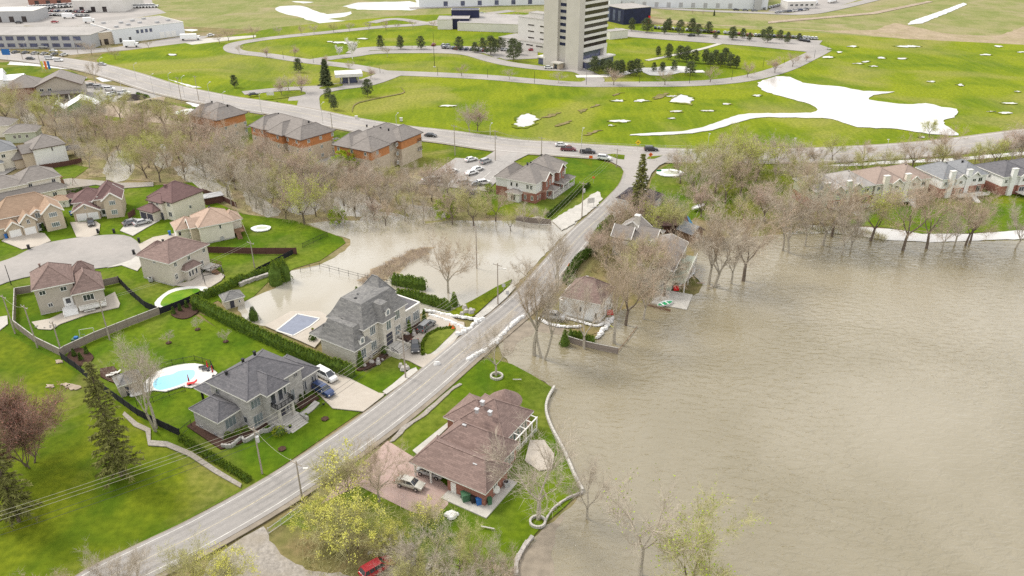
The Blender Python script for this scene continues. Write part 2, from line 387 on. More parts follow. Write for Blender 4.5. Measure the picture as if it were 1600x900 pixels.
def strip(name, c, l_, r_, z, m, dash=None, kind='structure'):
    z = flat_z(z)
    b = MB(m); L1 = offset_line(c, l_); R1 = offset_line(c, -r_); acc = 0
    for i in range(len(c)-1):
        seg = math.hypot(c[i+1][0]-c[i][0], c[i+1][1]-c[i][1]); acc += seg
        if dash and (acc % (dash*2)) > dash: continue
        b.face([(*R1[i], z), (*R1[i+1], z), (*L1[i+1], z), (*L1[i], z)])
        if l_+r_ > 1: b.face([(*R1[i], z-.16), (*R1[i+1], z-.16), (*R1[i+1], z), (*R1[i], z)]); b.face([(*L1[i+1], z-.16), (*L1[i], z-.16), (*L1[i], z), (*L1[i+1], z)])
    o = b.build(name); tag(o, None, None, None, kind); return o
def resample(c, step):
    out = [c[0]]; rem = 0
    for i in range(len(c)-1):
        a, b = c[i], c[i+1]; L_ = math.hypot(b[0]-a[0], b[1]-a[1]); n = max(1, int(round(L_/step)))
        out += [(a[0]+(b[0]-a[0])*k/n, a[1]+(b[1]-a[1])*k/n) for k in range(1, n+1)]
    return out
# ================================================================== GROUND
b = MB('scrub'); b.face([(-2500, -300, 0), (2500, -300, 0), (2500, 3500, 0), (-2500, 3500, 0)]); tag(b.build('ground'), None, None, None, 'structure')
Zs = iter([round(.01+.003*i, 4) for i in range(200)])
def zz(): return next(Zs)
# far marsh beyond the campus and the field edge
sheet('far_field', [(-2600, 30), (300, 42), (470, 50), (640, 30), (820, 20), (1000, 22), (1160, 52), (1400, 60), (1620, 72), (4200, 90), (3800, -130), (-2600, -130)], zz(), 'marsh_grass', 1)
sheet('reed_strip', [(980, 30), (1040, 30), (1120, 40), (1200, 42), (1290, 48), (1370, 46), (1395, 36), (1420, 40), (1480, 52), (1560, 56), (1600, 42), (1640, 44), (1640, 74), (1500, 66), (1380, 58), (1250, 46), (1100, 38), (1000, 36)], zz(), 'reed_bed', 2, 1.5, 6)
sheet('dry_field', [(200, 22), (260, 6), (420, 2), (470, 18), (420, 28), (300, 30)], zz(), 'marsh_grass', 2, 2, 8)
sheet('dry_field', [(300, 30), (420, 26), (560, 40), (640, 36), (560, 26), (470, 30), (380, 22)], zz(), 'marsh_grass', 2, 1, 8)
for pts in ([(430, 12), (450, 9), (475, 10), (510, 22), (550, 18), (540, 26), (510, 30), (566, 34), (570, 39), (530, 42), (500, 37), (470, 27), (440, 20)],
            [(455, 2), (490, 3), (475, 5)], [(285, 46), (310, 46), (300, 49)]):
    sheet('puddle', pts, zz(), 'puddle_water', 2, .8, 4)
# campus park
sheet('park_lawn', [(150, 95), (160, 84), (300, 66), (440, 42), (620, 25), (800, 18), (960, 35), (1100, 43), (1250, 49), (1400, 60), (1660, 73), (1900, 90), (1900, 175), (1600, 207), (1450, 226), (1250, 236), (1000, 236), (840, 222), (640, 208), (500, 185), (330, 157), (200, 125)], zz(), 'park_grass', 1)
ZROAD = .50
def road(name, px, wid, m, z, mat_line=None, world=False):
    c = resample(smooth_loop([G(*p) for p in px], 4, False), 4)
    return strip(name, c, wid/2, wid/2, z, m), c
# campus drives
zc = ZROAD-.30
def drive(px, wid, m='asphalt_pale', name='campus_drive'):
    global zc
    zc += .006
    return road(name, px, wid, m, round(zc, 4))[1]
drive([(800, 17), (720, 27), (660, 38), (600, 42), (520, 50), (440, 58), (400, 63), (368, 69), (362, 76), (375, 82), (420, 87), (480, 96), (550, 104), (600, 114)], 9)
drive([(600, 114), (680, 117), (760, 121), (830, 127), (900, 132), (980, 132), (1080, 131), (1160, 124), (1220, 109), (1262, 90), (1285, 78)], 10)
drive([(475, 98), (510, 92), (550, 87), (590, 82), (680, 81), (730, 84), (768, 94), (800, 101), (850, 107), (900, 110), (920, 117), (930, 126), (915, 132)], 9)
drive([(555, 84), (572, 77), (640, 75), (700, 76), (760, 80), (790, 90)], 11)
drive([(610, 116), (570, 130), (520, 137), (480, 148), (475, 165), (478, 184)], 13)
drive([(400, 178), (440, 165), (480, 155)], 7)
drive([(380, 146), (440, 140), (500, 137)], 7)
drive([(580, 36), (620, 30), (690, 40), (740, 38)], 8)
drive([(900, 120), (960, 118), (1010, 108), (1050, 112), (1100, 112)], 5, 'concrete_white', 'footpath')
drive([(1010, 95), (1060, 85), (1100, 76), (1130, 67)], 3, 'concrete', 'footpath')
sheet('parking_lot', [(960, 44), (1010, 50), (1100, 54), (1200, 60), (1285, 64), (1280, 70), (1300, 77), (1265, 82), (1180, 73), (1060, 64), (980, 58)], zc+.01, 'asphalt_pale', 0)
sheet('parking_lot', [(680, 72), (780, 74), (800, 62), (840, 66), (840, 92), (790, 94), (760, 84), (690, 79)], zc+.02, 'asphalt_pale', 0)
sheet('paved_court', [(1005, 108), (1060, 104), (1080, 108), (1050, 117), (1015, 118)], zc+.03, 'concrete_white', 2)
sheet('traffic_island_grass', [(432, 159), (466, 158), (463, 169), (445, 165)], zc+.03, 'park_grass', 0)
sheet('traffic_island_grass', [(400, 158), (410, 152), (440, 144), (470, 143), (478, 148), (450, 153)], zc+.034, 'park_grass', 2)
sheet('traffic_island_grass', [(500, 137), (530, 131), (535, 135), (505, 140)], zc+.036, 'park_grass', 2)
# puddles on the field
sheet('field_pond', [(1185, 130), (1200, 124), (1212, 120), (1235, 121), (1255, 130), (1285, 134), (1312, 136), (1350, 143), (1398, 144), (1365, 149), (1358, 157), (1390, 161), (1420, 164), (1447, 162), (1470, 168), (1495, 171), (1490, 184), (1472, 190), (1490, 205), (1496, 212), (1460, 211), (1400, 202), (1340, 199), (1300, 187), (1268, 185), (1200, 184), (1165, 188), (1130, 199), (1090, 208), (1030, 212), (985, 212), (1000, 210), (1075, 205), (1115, 194), (1160, 179), (1200, 178), (1268, 177), (1276, 172), (1270, 165), (1240, 156), (1210, 148), (1190, 141)], zc+.04, 'puddle_water', 2, .5, 2)
m_grass('damp_turf', (.10, .14, .01), (.19, .22, .02), (.29, .26, .10), .8)
PUD = [(965, 158, 10, 2), (1003, 158, 12, 3), (1066, 157, 18, 7), (1050, 151, 8, 1.5), (822, 190, 20, 10), (700, 166, 14, 1.5), (1056, 175, 9, 2), (1105, 174, 10, 1.5), (1136, 163, 6, 1.5), (970, 190, 18, 2), (954, 197, 5, 1.2), (1049, 186, 5, 1.2), (536, 67, 17, 1.8), (566, 61, 10, 1.2), (516, 66, 6, 1.2),
       (1418, 73, 22, 1.6), (1294, 90, 9, 2.5), (1311, 82, 5, 1.8), (1332, 73, 8, 1.5), (1354, 97, 8, 1.2), (1340, 100, 8, 1.2), (1365, 104, 6, 1.2), (1377, 91, 6, 1.5), (1410, 92, 10, 1.2), (1455, 128, 5, 1.2), (1540, 86, 8, 1.2), (1560, 73, 6, 1.6), (1577, 162, 11, 2), (1571, 177, 12, 1.6), (1548, 175, 6, 1), (1590, 144, 4, 1), (1595, 82, 5, 1), (270, 86, 8, 1.8), (1182, 150, 6, 1.5), (1500, 133, 5, 2.5), (1440, 215, 3, 1)]
for x, y, a, c_ in PUD:
    c_ *= .75 if a < 15 else 1
    pts = [(x+a*math.cos(t)*RS.uniform(.6, 1.1), y+c_*math.sin(t)*RS.uniform(.6, 1.2)) for t in [k*math.pi/7 for k in range(14)]]
    sheet('damp_grass', [(x+(q[0]-x)*1.25+RS.uniform(-1, 1), y+(q[1]-y)*1.3+RS.uniform(-.2, .2)) for q in pts], zc+.040, 'damp_turf', 1, .9, 1.2)
    sheet('puddle', pts, zc+.044, 'puddle_water', 1, .8, 1.0)
for x, y, a, c_ in [(860, 181, 15, 2.2), (880, 194, 16, 2.5), (910, 174, 8, 2), (1033, 151, 16, 3), (930, 166, 8, 1.5), (925, 208, 14, 2), (965, 148, 8, 1.2)]:
    pts = [(x+a*math.cos(t)*RS.uniform(.6, 1.1), y-a*.25*math.cos(t)+c_*math.sin(t)*RS.uniform(.6, 1.2)) for t in [k*math.pi/7 for k in range(14)]]
    sheet('wet_mud', pts, zc+.043, 'scrub', 1, .9, 1.0)
sheet('ditch_water', [(1418, 39), (1424, 33), (1470, 18), (1505, 5), (1512, 7), (1480, 21), (1440, 37)], zc+.04, 'puddle_water', 1, .5, 3)
sheet('field_track', [(1200, 34), (1290, 26), (1360, 20), (1450, 2), (1458, 3), (1370, 22), (1290, 29), (1200, 37)], zc+.038, 'bare_earth', 1)
sheet('ring_path', [(550, 175), (551, 168), (560, 160), (600, 151.5), (628, 146), (631, 142), (625, 137), (632, 142), (629, 147), (601, 152.5), (561, 161.5), (552, 169), (551, 175)], zc+.038, 'scrub', 2)
# roads far away
drive([(640, 13), (760, 9), (860, 2)], 9, 'asphalt_pale', 'service_road')
drive([(950, 7), (1080, 16), (1180, 20), (1250, 22), (1300, 15), (1380, -4)], 9, 'asphalt_pale', 'service_road')
sheet('depot_yard', [(1200, 18), (1210, 8), (1300, -4), (1360, -6), (1290, 16), (1250, 20)], zz(), 'asphalt_pale', 0)
sheet('industrial_yard', [(-500, 80), (-60, 66), (0, 58), (60, 45), (130, 40), (190, 32), (260, 20), (240, 10), (235, -8), (-400, -40)], zz(), 'asphalt_pale', 0)
sheet('verge', [(0, 47), (40, 40), (60, 44), (10, 54), (-60, 60), (-60, 52)], zz(), 'scrub', 2)
sheet('verge', [(285, 66), (320, 60), (400, 55), (400, 58), (300, 70)], zz(), 'concrete', 0)
sheet('loading_apron', [(90, 78), (180, 74), (290, 56), (330, 56), (300, 66), (200, 78), (110, 86)], zz(), 'asphalt_pale', 0)
sheet('snowy_yard_water', [(535, 10), (560, 4), (640, 2), (680, 10), (640, 16), (560, 15)], zz(), 'puddle_water', 1, 1, 4)
# strip between boulevard and wood, garden centre
sheet('roadside_lawn', [(-80, 100), (20, 97), (110, 110), (200, 150), (300, 165), (380, 175), (500, 196), (660, 220), (800, 234), (945, 246), (930, 330), (850, 340), (640, 330), (400, 260), (250, 190), (100, 190), (-80, 140)], zz(), 'lawn', 1)
sheet('garden_centre_yard', [(95, 135), (140, 125), (200, 140), (262, 145), (255, 160), (330, 178), (310, 200), (230, 190), (160, 180), (90, 185), (40, 160)], zz(), 'bare_earth', 1)
sheet('parking_lot', [(100, 122), (150, 130), (240, 142), (270, 148), (210, 158), (150, 160), (110, 160), (80, 140)], zz(), 'asphalt_lot', 0)
for p_ in ([(150, 122), (170, 118), (190, 125), (160, 128)], [(192, 128), (206, 127), (236, 138), (222, 139)], [(150, 115), (166, 117), (184, 122), (166, 124)], [(262, 124), (285, 130), (316, 137), (300, 137)], [(15, 96), (60, 100), (115, 107), (110, 109), (50, 103), (12, 101)], [(290, 160), (320, 160), (315, 168), (300, 166)]):
    sheet('puddle', p_, zz(), 'puddle_water', 1, .4, 2)
# wood floor and flood water
WOODP = [(-200, 130), (0, 128), (60, 165), (130, 185), (260, 195), (330, 205), (440, 262), (560, 262), (660, 262), (690, 300), (770, 340), (850, 340), (860, 352), (780, 352), (620, 368), (545, 372), (400, 340), (370, 330), (300, 285), (240, 285), (140, 275), (120, 240), (100, 215), (40, 205), (-200, 190)]
sheet('woodland_floor', WOODP, zz(), 'wood_floor', 1, .5, 2)
z0 = zz()
sheet('flood_water', [(372, 480), (395, 466), (430, 450), (455, 424), (500, 414), (538, 392), (546, 374), (480, 350), (560, 345), (640, 352), (700, 345), (800, 345), (850, 336), (890, 330), (930, 318), (925, 330), (880, 370), (830, 420), (800, 452), (770, 474), (740, 492), (700, 490), (668, 484), (600, 520), (520, 510), (420, 510), (385, 500)], z0, 'flood_water', 2, .25, 1.5)
for p_ in ([(160, 270), (175, 240), (190, 235), (210, 250), (205, 275), (180, 285)], [(230, 230), (255, 225), (270, 250), (255, 265), (235, 250)], [(285, 240), (320, 235), (350, 262), (330, 285), (300, 270)], [(395, 280), (430, 275), (450, 300), (420, 310)], [(530, 300), (570, 305), (600, 325), (560, 340), (520, 330)], [(590, 330), (660, 345), (650, 356), (560, 350)], [(270, 262), (300, 262), (360, 300), (350, 315), (300, 290)],
           [(440, 320), (455, 295), (480, 300), (500, 320), (490, 335), (460, 335)], [(380, 300), (400, 305), (440, 330), (420, 340), (390, 325)], [(30, 170), (50, 175), (60, 195), (40, 200)], [(640, 320), (700, 330), (690, 345), (640, 342)]):
    sheet('flood_pool', p_, zz(), 'flood_water', 2, .4, 1.5)
sheet('reed_shallows', [(560, 440), (590, 420), (640, 392), (670, 385), (672, 395), (640, 412), (600, 440), (575, 450)], z0+.012, 'reed_bed', 2, 1.2, 1.2)
# residential lawns on the left
sheet('garden_lawn', [(-60, 330), (0, 300), (100, 255), (140, 262), (100, 290), (190, 290), (240, 290), (300, 285), (340, 318), (380, 335), (460, 345), (535, 372), (540, 380), (500, 408), (460, 420), (420, 440), (395, 465), (360, 482), (340, 470), (300, 490), (420, 560), (490, 590), (640, 590), (570, 640), (410, 750), (280, 820), (150, 890), (-60, 1010), (-500, 1290), (-1400, 1290), (-700, 600)], z0+.024, 'lawn_fresh', 1)
sheet('garden_lawn', [(-500, 1280), (-1400, 1280), (-700, 520), (0, 515), (98, 570), (190, 625), (235, 672), (240, 690), (300, 720), (380, 762), (280, 815), (170, 872), (50, 945), (-140, 1060)], z0+.036, 'lawn', 1)
sheet('garden_lawn', [(310, 490), (400, 520), (500, 560), (560, 590), (640, 540), (690, 545), (665, 580), (600, 630), (500, 600), (400, 560)], z0+.030, 'lawn_fresh', 0)
sheet('garden_lawn', [(500, 590), (555, 575), (600, 595), (635, 598), (600, 617), (560, 600), (530, 600)], z0+.036, 'lawn_fresh', 0)
sheet('shore_lawn', [(930, 312), (1080, 250), (1130, 300), (1110, 365), (1090, 400), (1040, 470), (1000, 478), (960, 510), (880, 540), (820, 500), (850, 420), (900, 350)], z0+.02, 'scrub', 1)
sheet('roadside_lawn', [(925, 262), (955, 300), (940, 315), (900, 345), (860, 345), (800, 322), (760, 300), (820, 250), (900, 250)], z0+.03, 'lawn_fresh', 1)
sheet('roadside_lawn', [(1025, 290), (1035, 268), (1055, 255), (1090, 252), (1300, 255), (1600, 232), (1900, 210), (1900, 340), (1600, 350), (1300, 340), (1100, 345), (1030, 320)], z0+.03, 'lawn', 1)
sheet('shore_lawn', [(1300, 345), (1350, 325), (1600, 318), (1750, 310), (1750, 368), (1600, 362), (1440, 366), (1380, 355), (1310, 352)], z0+.042, 'lawn_fresh', 1, .3, 2)
sheet('roadside_lawn', [(925, 248), (955, 256), (975, 266), (978, 285), (960, 305), (935, 325), (915, 322), (925, 290)], z0+.034, 'lawn_fresh', 1)
sheet('roadside_lawn', [(1012, 305), (1018, 280), (1035, 262), (1060, 250), (1110, 250), (1110, 320), (1080, 345), (1030, 330)], z0+.034, 'lawn_fresh', 1)
sheet('roadside_ditch_water', [(1285, 260), (1330, 256), (1400, 251), (1480, 248), (1600, 237), (1700, 228), (1700, 233), (1600, 243), (1480, 253), (1400, 256), (1330, 260)], z0+.045, 'puddle_water', 1, .3, 2)
# ------------------------------------------------------------------ the lake
LAKE = [(520, 1900), (680, 1150), (800, 905), (812, 882), (828, 850), (855, 822), (890, 795), (912, 770), (884, 712), (853, 650), (856, 628), (866, 612), (850, 597), (820, 582), (795, 568), (782, 552), (778, 536), (790, 520), (812, 502), (835, 500), (860, 508), (885, 515), (905, 520), (925, 532), (940, 520), (955, 500), (966, 488), (985, 480), (1000, 474), (1018, 474), (1035, 470), (1050, 466), (1075, 466), (1092, 458), (1098, 445), (1085, 432), (1078, 415), (1085, 395), (1072, 378), (1095, 368), (1130, 372), (1180, 370), (1225, 366), (1260, 362), (1300, 366), (1380, 376), (1450, 380), (1600, 376), (1800, 370), (3600, 360), (3600, 1900)]
sheet('lake', LAKE, z0+.06, 'lake_water', 1, .22, 1.2)
sheet('flooded_bank', [(1225, 366), (1260, 352), (1320, 354), (1390, 358), (1440, 366), (1520, 366), (1600, 360), (1750, 355), (1750, 370), (1600, 374), (1450, 379), (1380, 375), (1300, 365)], z0+.07, 'puddle_water', 1, .2, 1.5)
sheet('muddy_shallows', [(800, 905), (812, 882), (828, 852), (855, 824), (885, 800), (870, 830), (860, 870), (868, 905)], z0+.072, 'mud', 1, .3, 1)
sheet('muddy_shallows', [(790, 520), (812, 503), (850, 506), (900, 520), (880, 525), (840, 520), (815, 530), (800, 550), (785, 548)], z0+.072, 'mud', 1, .3, 1)
# brick house lawn, kept dry by its sea wall
BL = [(610, 690), (640, 655), (690, 612), (735, 570), (765, 560), (800, 570), (830, 586), (862, 606), (853, 630), (852, 650), (882, 712), (908, 768), (880, 795), (850, 820), (825, 848), (806, 880), (790, 915), (700, 1100), (560, 1500), (200, 1500), (300, 1000), (470, 870), (420, 830), (440, 810), (520, 770), (560, 720)]
sheet('shore_lawn', BL, z0+.084, 'lawn_fresh', 1)
sheet('gravel_shore', [(415, 838), (440, 820), (470, 830), (560, 830), (600, 850), (640, 870), (700, 905), (560, 1010), (330, 1010), (330, 880), (390, 850)], z0+.096, 'scrub', 1, .4, 1)
sheet('gravel_track', [(330, 880), (370, 848), (415, 822), (420, 840), (440, 870), (490, 895), (560, 905), (560, 1000), (300, 1000)], z0+.108, 'gravel', 2, .3, 1)
# ------------------------------------------------------------------ roads
SH = .42
RL = [(-330, 1250), (-140, 1085), (20, 975), (133, 900), (217, 858), (300, 818), (400, 763), (480, 713), (568, 653), (640, 598), (715, 536), (800, 467), (850, 413), (892, 365), (925, 336), (955, 307), (972, 287), (980, 262), (984, 245)]
riv = resample(smooth_loop([G(*p) for p in RL], 4, False), 2.0)
riv = offset_line(riv, -2.9)
strip('road_shoulder', riv, 3.7, 4.6, .42, 'mud'); strip('road', riv, 3.4, 3.7, .50, 'asphalt')
cc = riv[:-22]
for off in (.75, 2.1, -.75, -2.1): strip('tyre_track', offset_line(cc, off), .22, .22, .5025, 'asphalt_worn')
for off in (2.85, -2.85): strip('road_marking', offset_line(cc, off), .06, .06, .506, 'line_white')
strip('road_marking', offset_line(cc, .0), .06, .06, .506, 'line_yellow')
BV = [(-300, 62), (-120, 75), (0, 87), (60, 93), (130, 103), (190, 118), (260, 140), (340, 157), (400, 166), (470, 178), (540, 193), (620, 206), (700, 215), (790, 228), (860, 233), (950, 239), (1050, 244), (1160, 245), (1260, 244), (1350, 240), (1430, 235), (1510, 227), (1600, 215), (1720, 200), (1900, 170)]
bv = resample(smooth_loop([G(*p) for p in BV], 4, False), 3)
strip('road_shoulder', bv, 8.3, 8.3, .43, 'gravel'); strip('boulevard', bv, 7.2, 7.2, .512, 'asphalt_pale')
for off in (6.6, -6.6): strip('road_marking', offset_line(bv, off), .12, .12, .518, 'line_white')
strip('road_marking', bv, .12, .12, .518, 'line_yellow')
for off in (3.4, -3.4): strip('road_marking', offset_line(bv, off), .06, .06, .518, 'line_white', dash=6)
sheet('junction', [(935, 246), (955, 254), (970, 262), (978, 275), (974, 290), (1010, 292), (1018, 272), (1030, 260), (1055, 248), (1000, 240)], .524, 'asphalt_pale', 1)
sheet('traffic_island', [(948, 243), (958, 242), (976, 244), (975, 251), (965, 250)], .60, 'lawn', 0)
sheet('traffic_island', [(1010, 250), (1014, 246), (1035, 245), (1022, 250)], .60, 'lawn', 0)
sheet('road_patch', [(690, 590), (735, 553), (752, 545), (775, 525), (800, 500), (812, 490), (800, 488), (770, 516), (735, 545), (700, 575)], .530, 'gravel', 1, .2, 1)
# flooded gravel frontage west of the riverside road and shop access
sheet('flooded_drive', [(862, 345), (885, 332), (905, 320), (925, 305), (935, 300), (942, 312), (925, 330), (900, 348), (878, 362)], .45, 'concrete', 1, .3, 1)
sheet('crossroad_apron', [(740, 258), (775, 236), (830, 240), (800, 255), (775, 262)], .44, 'asphalt_pale', 0)
sheet('parking_lot', [(650, 288), (712, 248), (770, 252), (810, 235), (800, 262), (760, 300), (705, 294)], .452, 'asphalt_lot', 0)
for k in range(9):
    x = 662+k*12; b = MB('line_white'); p, q = G(x+22, 262+k*1.0), G(x+8, 272+k*1.2); b.bar((*p, .36), (*q, .36), .15, .01); tag(b.build('road_marking'), None, None, None, 'structure')
sheet('parking_lot', [(430, 250), (480, 268), (500, 262), (545, 250), (560, 236), (530, 225), (520, 228), (540, 238), (500, 252), (478, 260)], .44, 'asphalt_lot', 0)
# cul-de-sac
sheet('cul_de_sac', [(-60, 470), (-60, 430), (0, 411), (25, 402), (60, 385), (100, 376), (140, 371), (180, 368), (205, 372), (220, 385), (222, 396), (212, 408), (190, 416), (160, 420), (120, 425), (60, 431), (20, 440), (0, 447)], .45, 'asphalt_pale', 2)
for p_, m_ in (([(3, 378), (12, 371), (40, 364), (70, 366), (80, 378), (60, 386), (35, 391)], 'paver_beige'), ([(110, 349), (150, 347), (157, 352), (155, 367), (140, 372), (120, 372)], 'paver_beige'),
               ([(188, 362), (205, 342), (235, 345), (250, 346), (228, 358), (208, 370)], 'concrete'), ([(216, 384), (240, 372), (280, 365), (300, 372), (250, 382), (222, 395)], 'paver_beige'),
               ([(168, 420), (205, 408), (222, 396), (225, 412), (215, 425), (190, 416)], 'concrete')):
    sheet('driveway', p_, .462, m_, 1)
sheet('neighbour_road', [(-40, 275), (0, 262), (20, 252), (30, 262), (-20, 290)], .452, 'asphalt', 0)
sheet('lane', [(70, 285), (110, 280), (150, 283), (190, 287), (240, 286), (240, 292), (185, 296), (150, 290), (80, 300)], .442, 'gravel', 1)
# paved areas of the two stone houses
sheet('driveway', [(478, 598), (505, 588), (512, 594), (545, 597), (560, 613), (602, 617), (566, 645), (532, 640), (500, 612)], .46, 'paver_beige', 0)
sheet('driveway', [(497, 590), (510, 575), (600, 620), (568, 645), (520, 640), (490, 610)], .456, 'paver_beige', 0)
sheet('footpath', [(432, 668), (448, 662), (480, 640), (492, 628), (500, 632), (488, 644), (455, 668), (440, 675)], .47, 'concrete', 0)
sheet('driveway', [(612, 556), (625, 550), (640, 530), (665, 500), (690, 490), (716, 504), (726, 512), (680, 575), (664, 578), (640, 566)], .46, 'paver_beige', 2)
sheet('garden_lawn', [(660, 548), (662, 535), (672, 522), (690, 516), (708, 514), (712, 518), (695, 535), (680, 550), (668, 556)], .60, 'lawn_fresh', 2)
sheet('footpath', [(672, 554), (690, 540), (716, 518), (722, 522), (695, 546), (680, 557)], .472, 'concrete', 1)
sheet('footpath', [(598, 614), (614, 602), (640, 580), (650, 576), (653, 581), (630, 600), (604, 618)], .472, 'concrete', 1)
sheet('sidewalk', [(742, 496), (755, 485), (775, 468), (800, 445), (806, 450), (790, 468), (765, 490), (750, 500)], .472, 'concrete', 1)
sheet('roadside_lawn', [(662, 486), (700, 490), (740, 470), (775, 450), (800, 438), (796, 448), (770, 468), (744, 492), (735, 498), (700, 496)], .44, 'lawn', 1)
sheet('pool_terrace', [(414, 511), (455, 488), (500, 488), (520, 500), (505, 530), (492, 545), (470, 535)], .46, 'paver_beige', 0)
# brick house
sheet('driveway', [(500, 790), (540, 745), (575, 718), (606, 690), (650, 718), (703, 765), (700, 790), (678, 812), (640, 800), (560, 760)], z0+.12, 'paver_pink', 0)
sheet('footpath', [(607, 694), (630, 668), (650, 656), (680, 630), (708, 606), (718, 600), (722, 602), (700, 618), (668, 648), (640, 668), (616, 692)], .474, 'gravel', 1, .15, 1)
sheet('footpath', [(645, 706), (700, 662), (706, 664), (654, 714)], .474, 'concrete', 0)
# back gardens: paths, beds, terraces
sheet('terrace', [(50, 505), (78, 500), (100, 490), (160, 468), (180, 458), (188, 476), (186, 482), (140, 492), (95, 508), (80, 517), (60, 516)], .46, 'paver_beige', 1)
sheet('terrace', [(272, 447), (300, 440), (330, 420), (352, 432), (346, 440), (330, 450), (312, 455), (290, 450)], .46, 'paver_beige', 1)
sheet('pool_surround', [(247, 482), (242, 475), (255, 462), (275, 452), (312, 449), (325, 452), (318, 460), (290, 474), (265, 482)], .48, 'concrete_white', 2)
sheet('pool_surround', [(205, 618), (225, 600), (245, 583), (275, 573), (305, 570), (325, 575), (340, 585), (325, 596), (300, 608), (285, 606), (260, 614), (240, 612), (222, 618), (206, 622)], .48, 'concrete_white', 2)
sheet('mulch_bed', [(106, 565), (108, 553), (125, 545), (140, 552), (147, 560), (138, 570), (120, 574)], .455, 'mulch', 2)
sheet('mulch_bed', [(268, 494), (275, 480), (300, 475), (312, 485), (300, 496), (285, 500)], .455, 'mulch', 2)
sheet('mulch_bed', [(157, 578), (178, 574), (188, 585), (186, 603), (168, 596), (157, 590)], .47, 'mulch', 0)
sheet('mulch_bed', [(292, 668), (305, 660), (350, 690), (365, 683), (395, 672), (372, 660), (430, 645), (432, 655), (375, 695), (345, 704)], .452, 'mulch', 0)
sheet('mulch_bed', [(470, 642), (484, 632), (500, 625), (492, 618), (468, 628), (462, 636)], .474, 'mulch', 0)
sheet('mulch_bed', [(556, 580), (590, 560), (625, 530), (655, 505), (664, 512), (636, 538), (612, 550), (600, 564), (575, 578)], .466, 'mulch', 2)
sheet('stepping_path', [(195, 645), (215, 662), (236, 672), (236, 690), (262, 692), (300, 708), (340, 735), (378, 758), (376, 764), (335, 741), (296, 715), (260, 700), (232, 698), (228, 676), (210, 668), (192, 650)], .444, 'gravel', 1)
sheet('worn_patch', [(0, 380), (0, 400)][0:0] or [(0, 497), (12, 495), (13, 508), (0, 518), (-20, 515), (-20, 498)], .45, 'concrete', 0)
for x, y, a in [(115, 607, 12), (103, 603, 8), (92, 567, 7), (78, 605, 8)]:
    sheet('worn_patch', [(x+a*math.cos(t)*RS.uniform(.6, 1.1), y+a*.4*math.sin(t)*RS.uniform(.7, 1.2)) for t in [k*.7 for k in range(9)]], .44, 'bare_earth', 2, .2, .6)
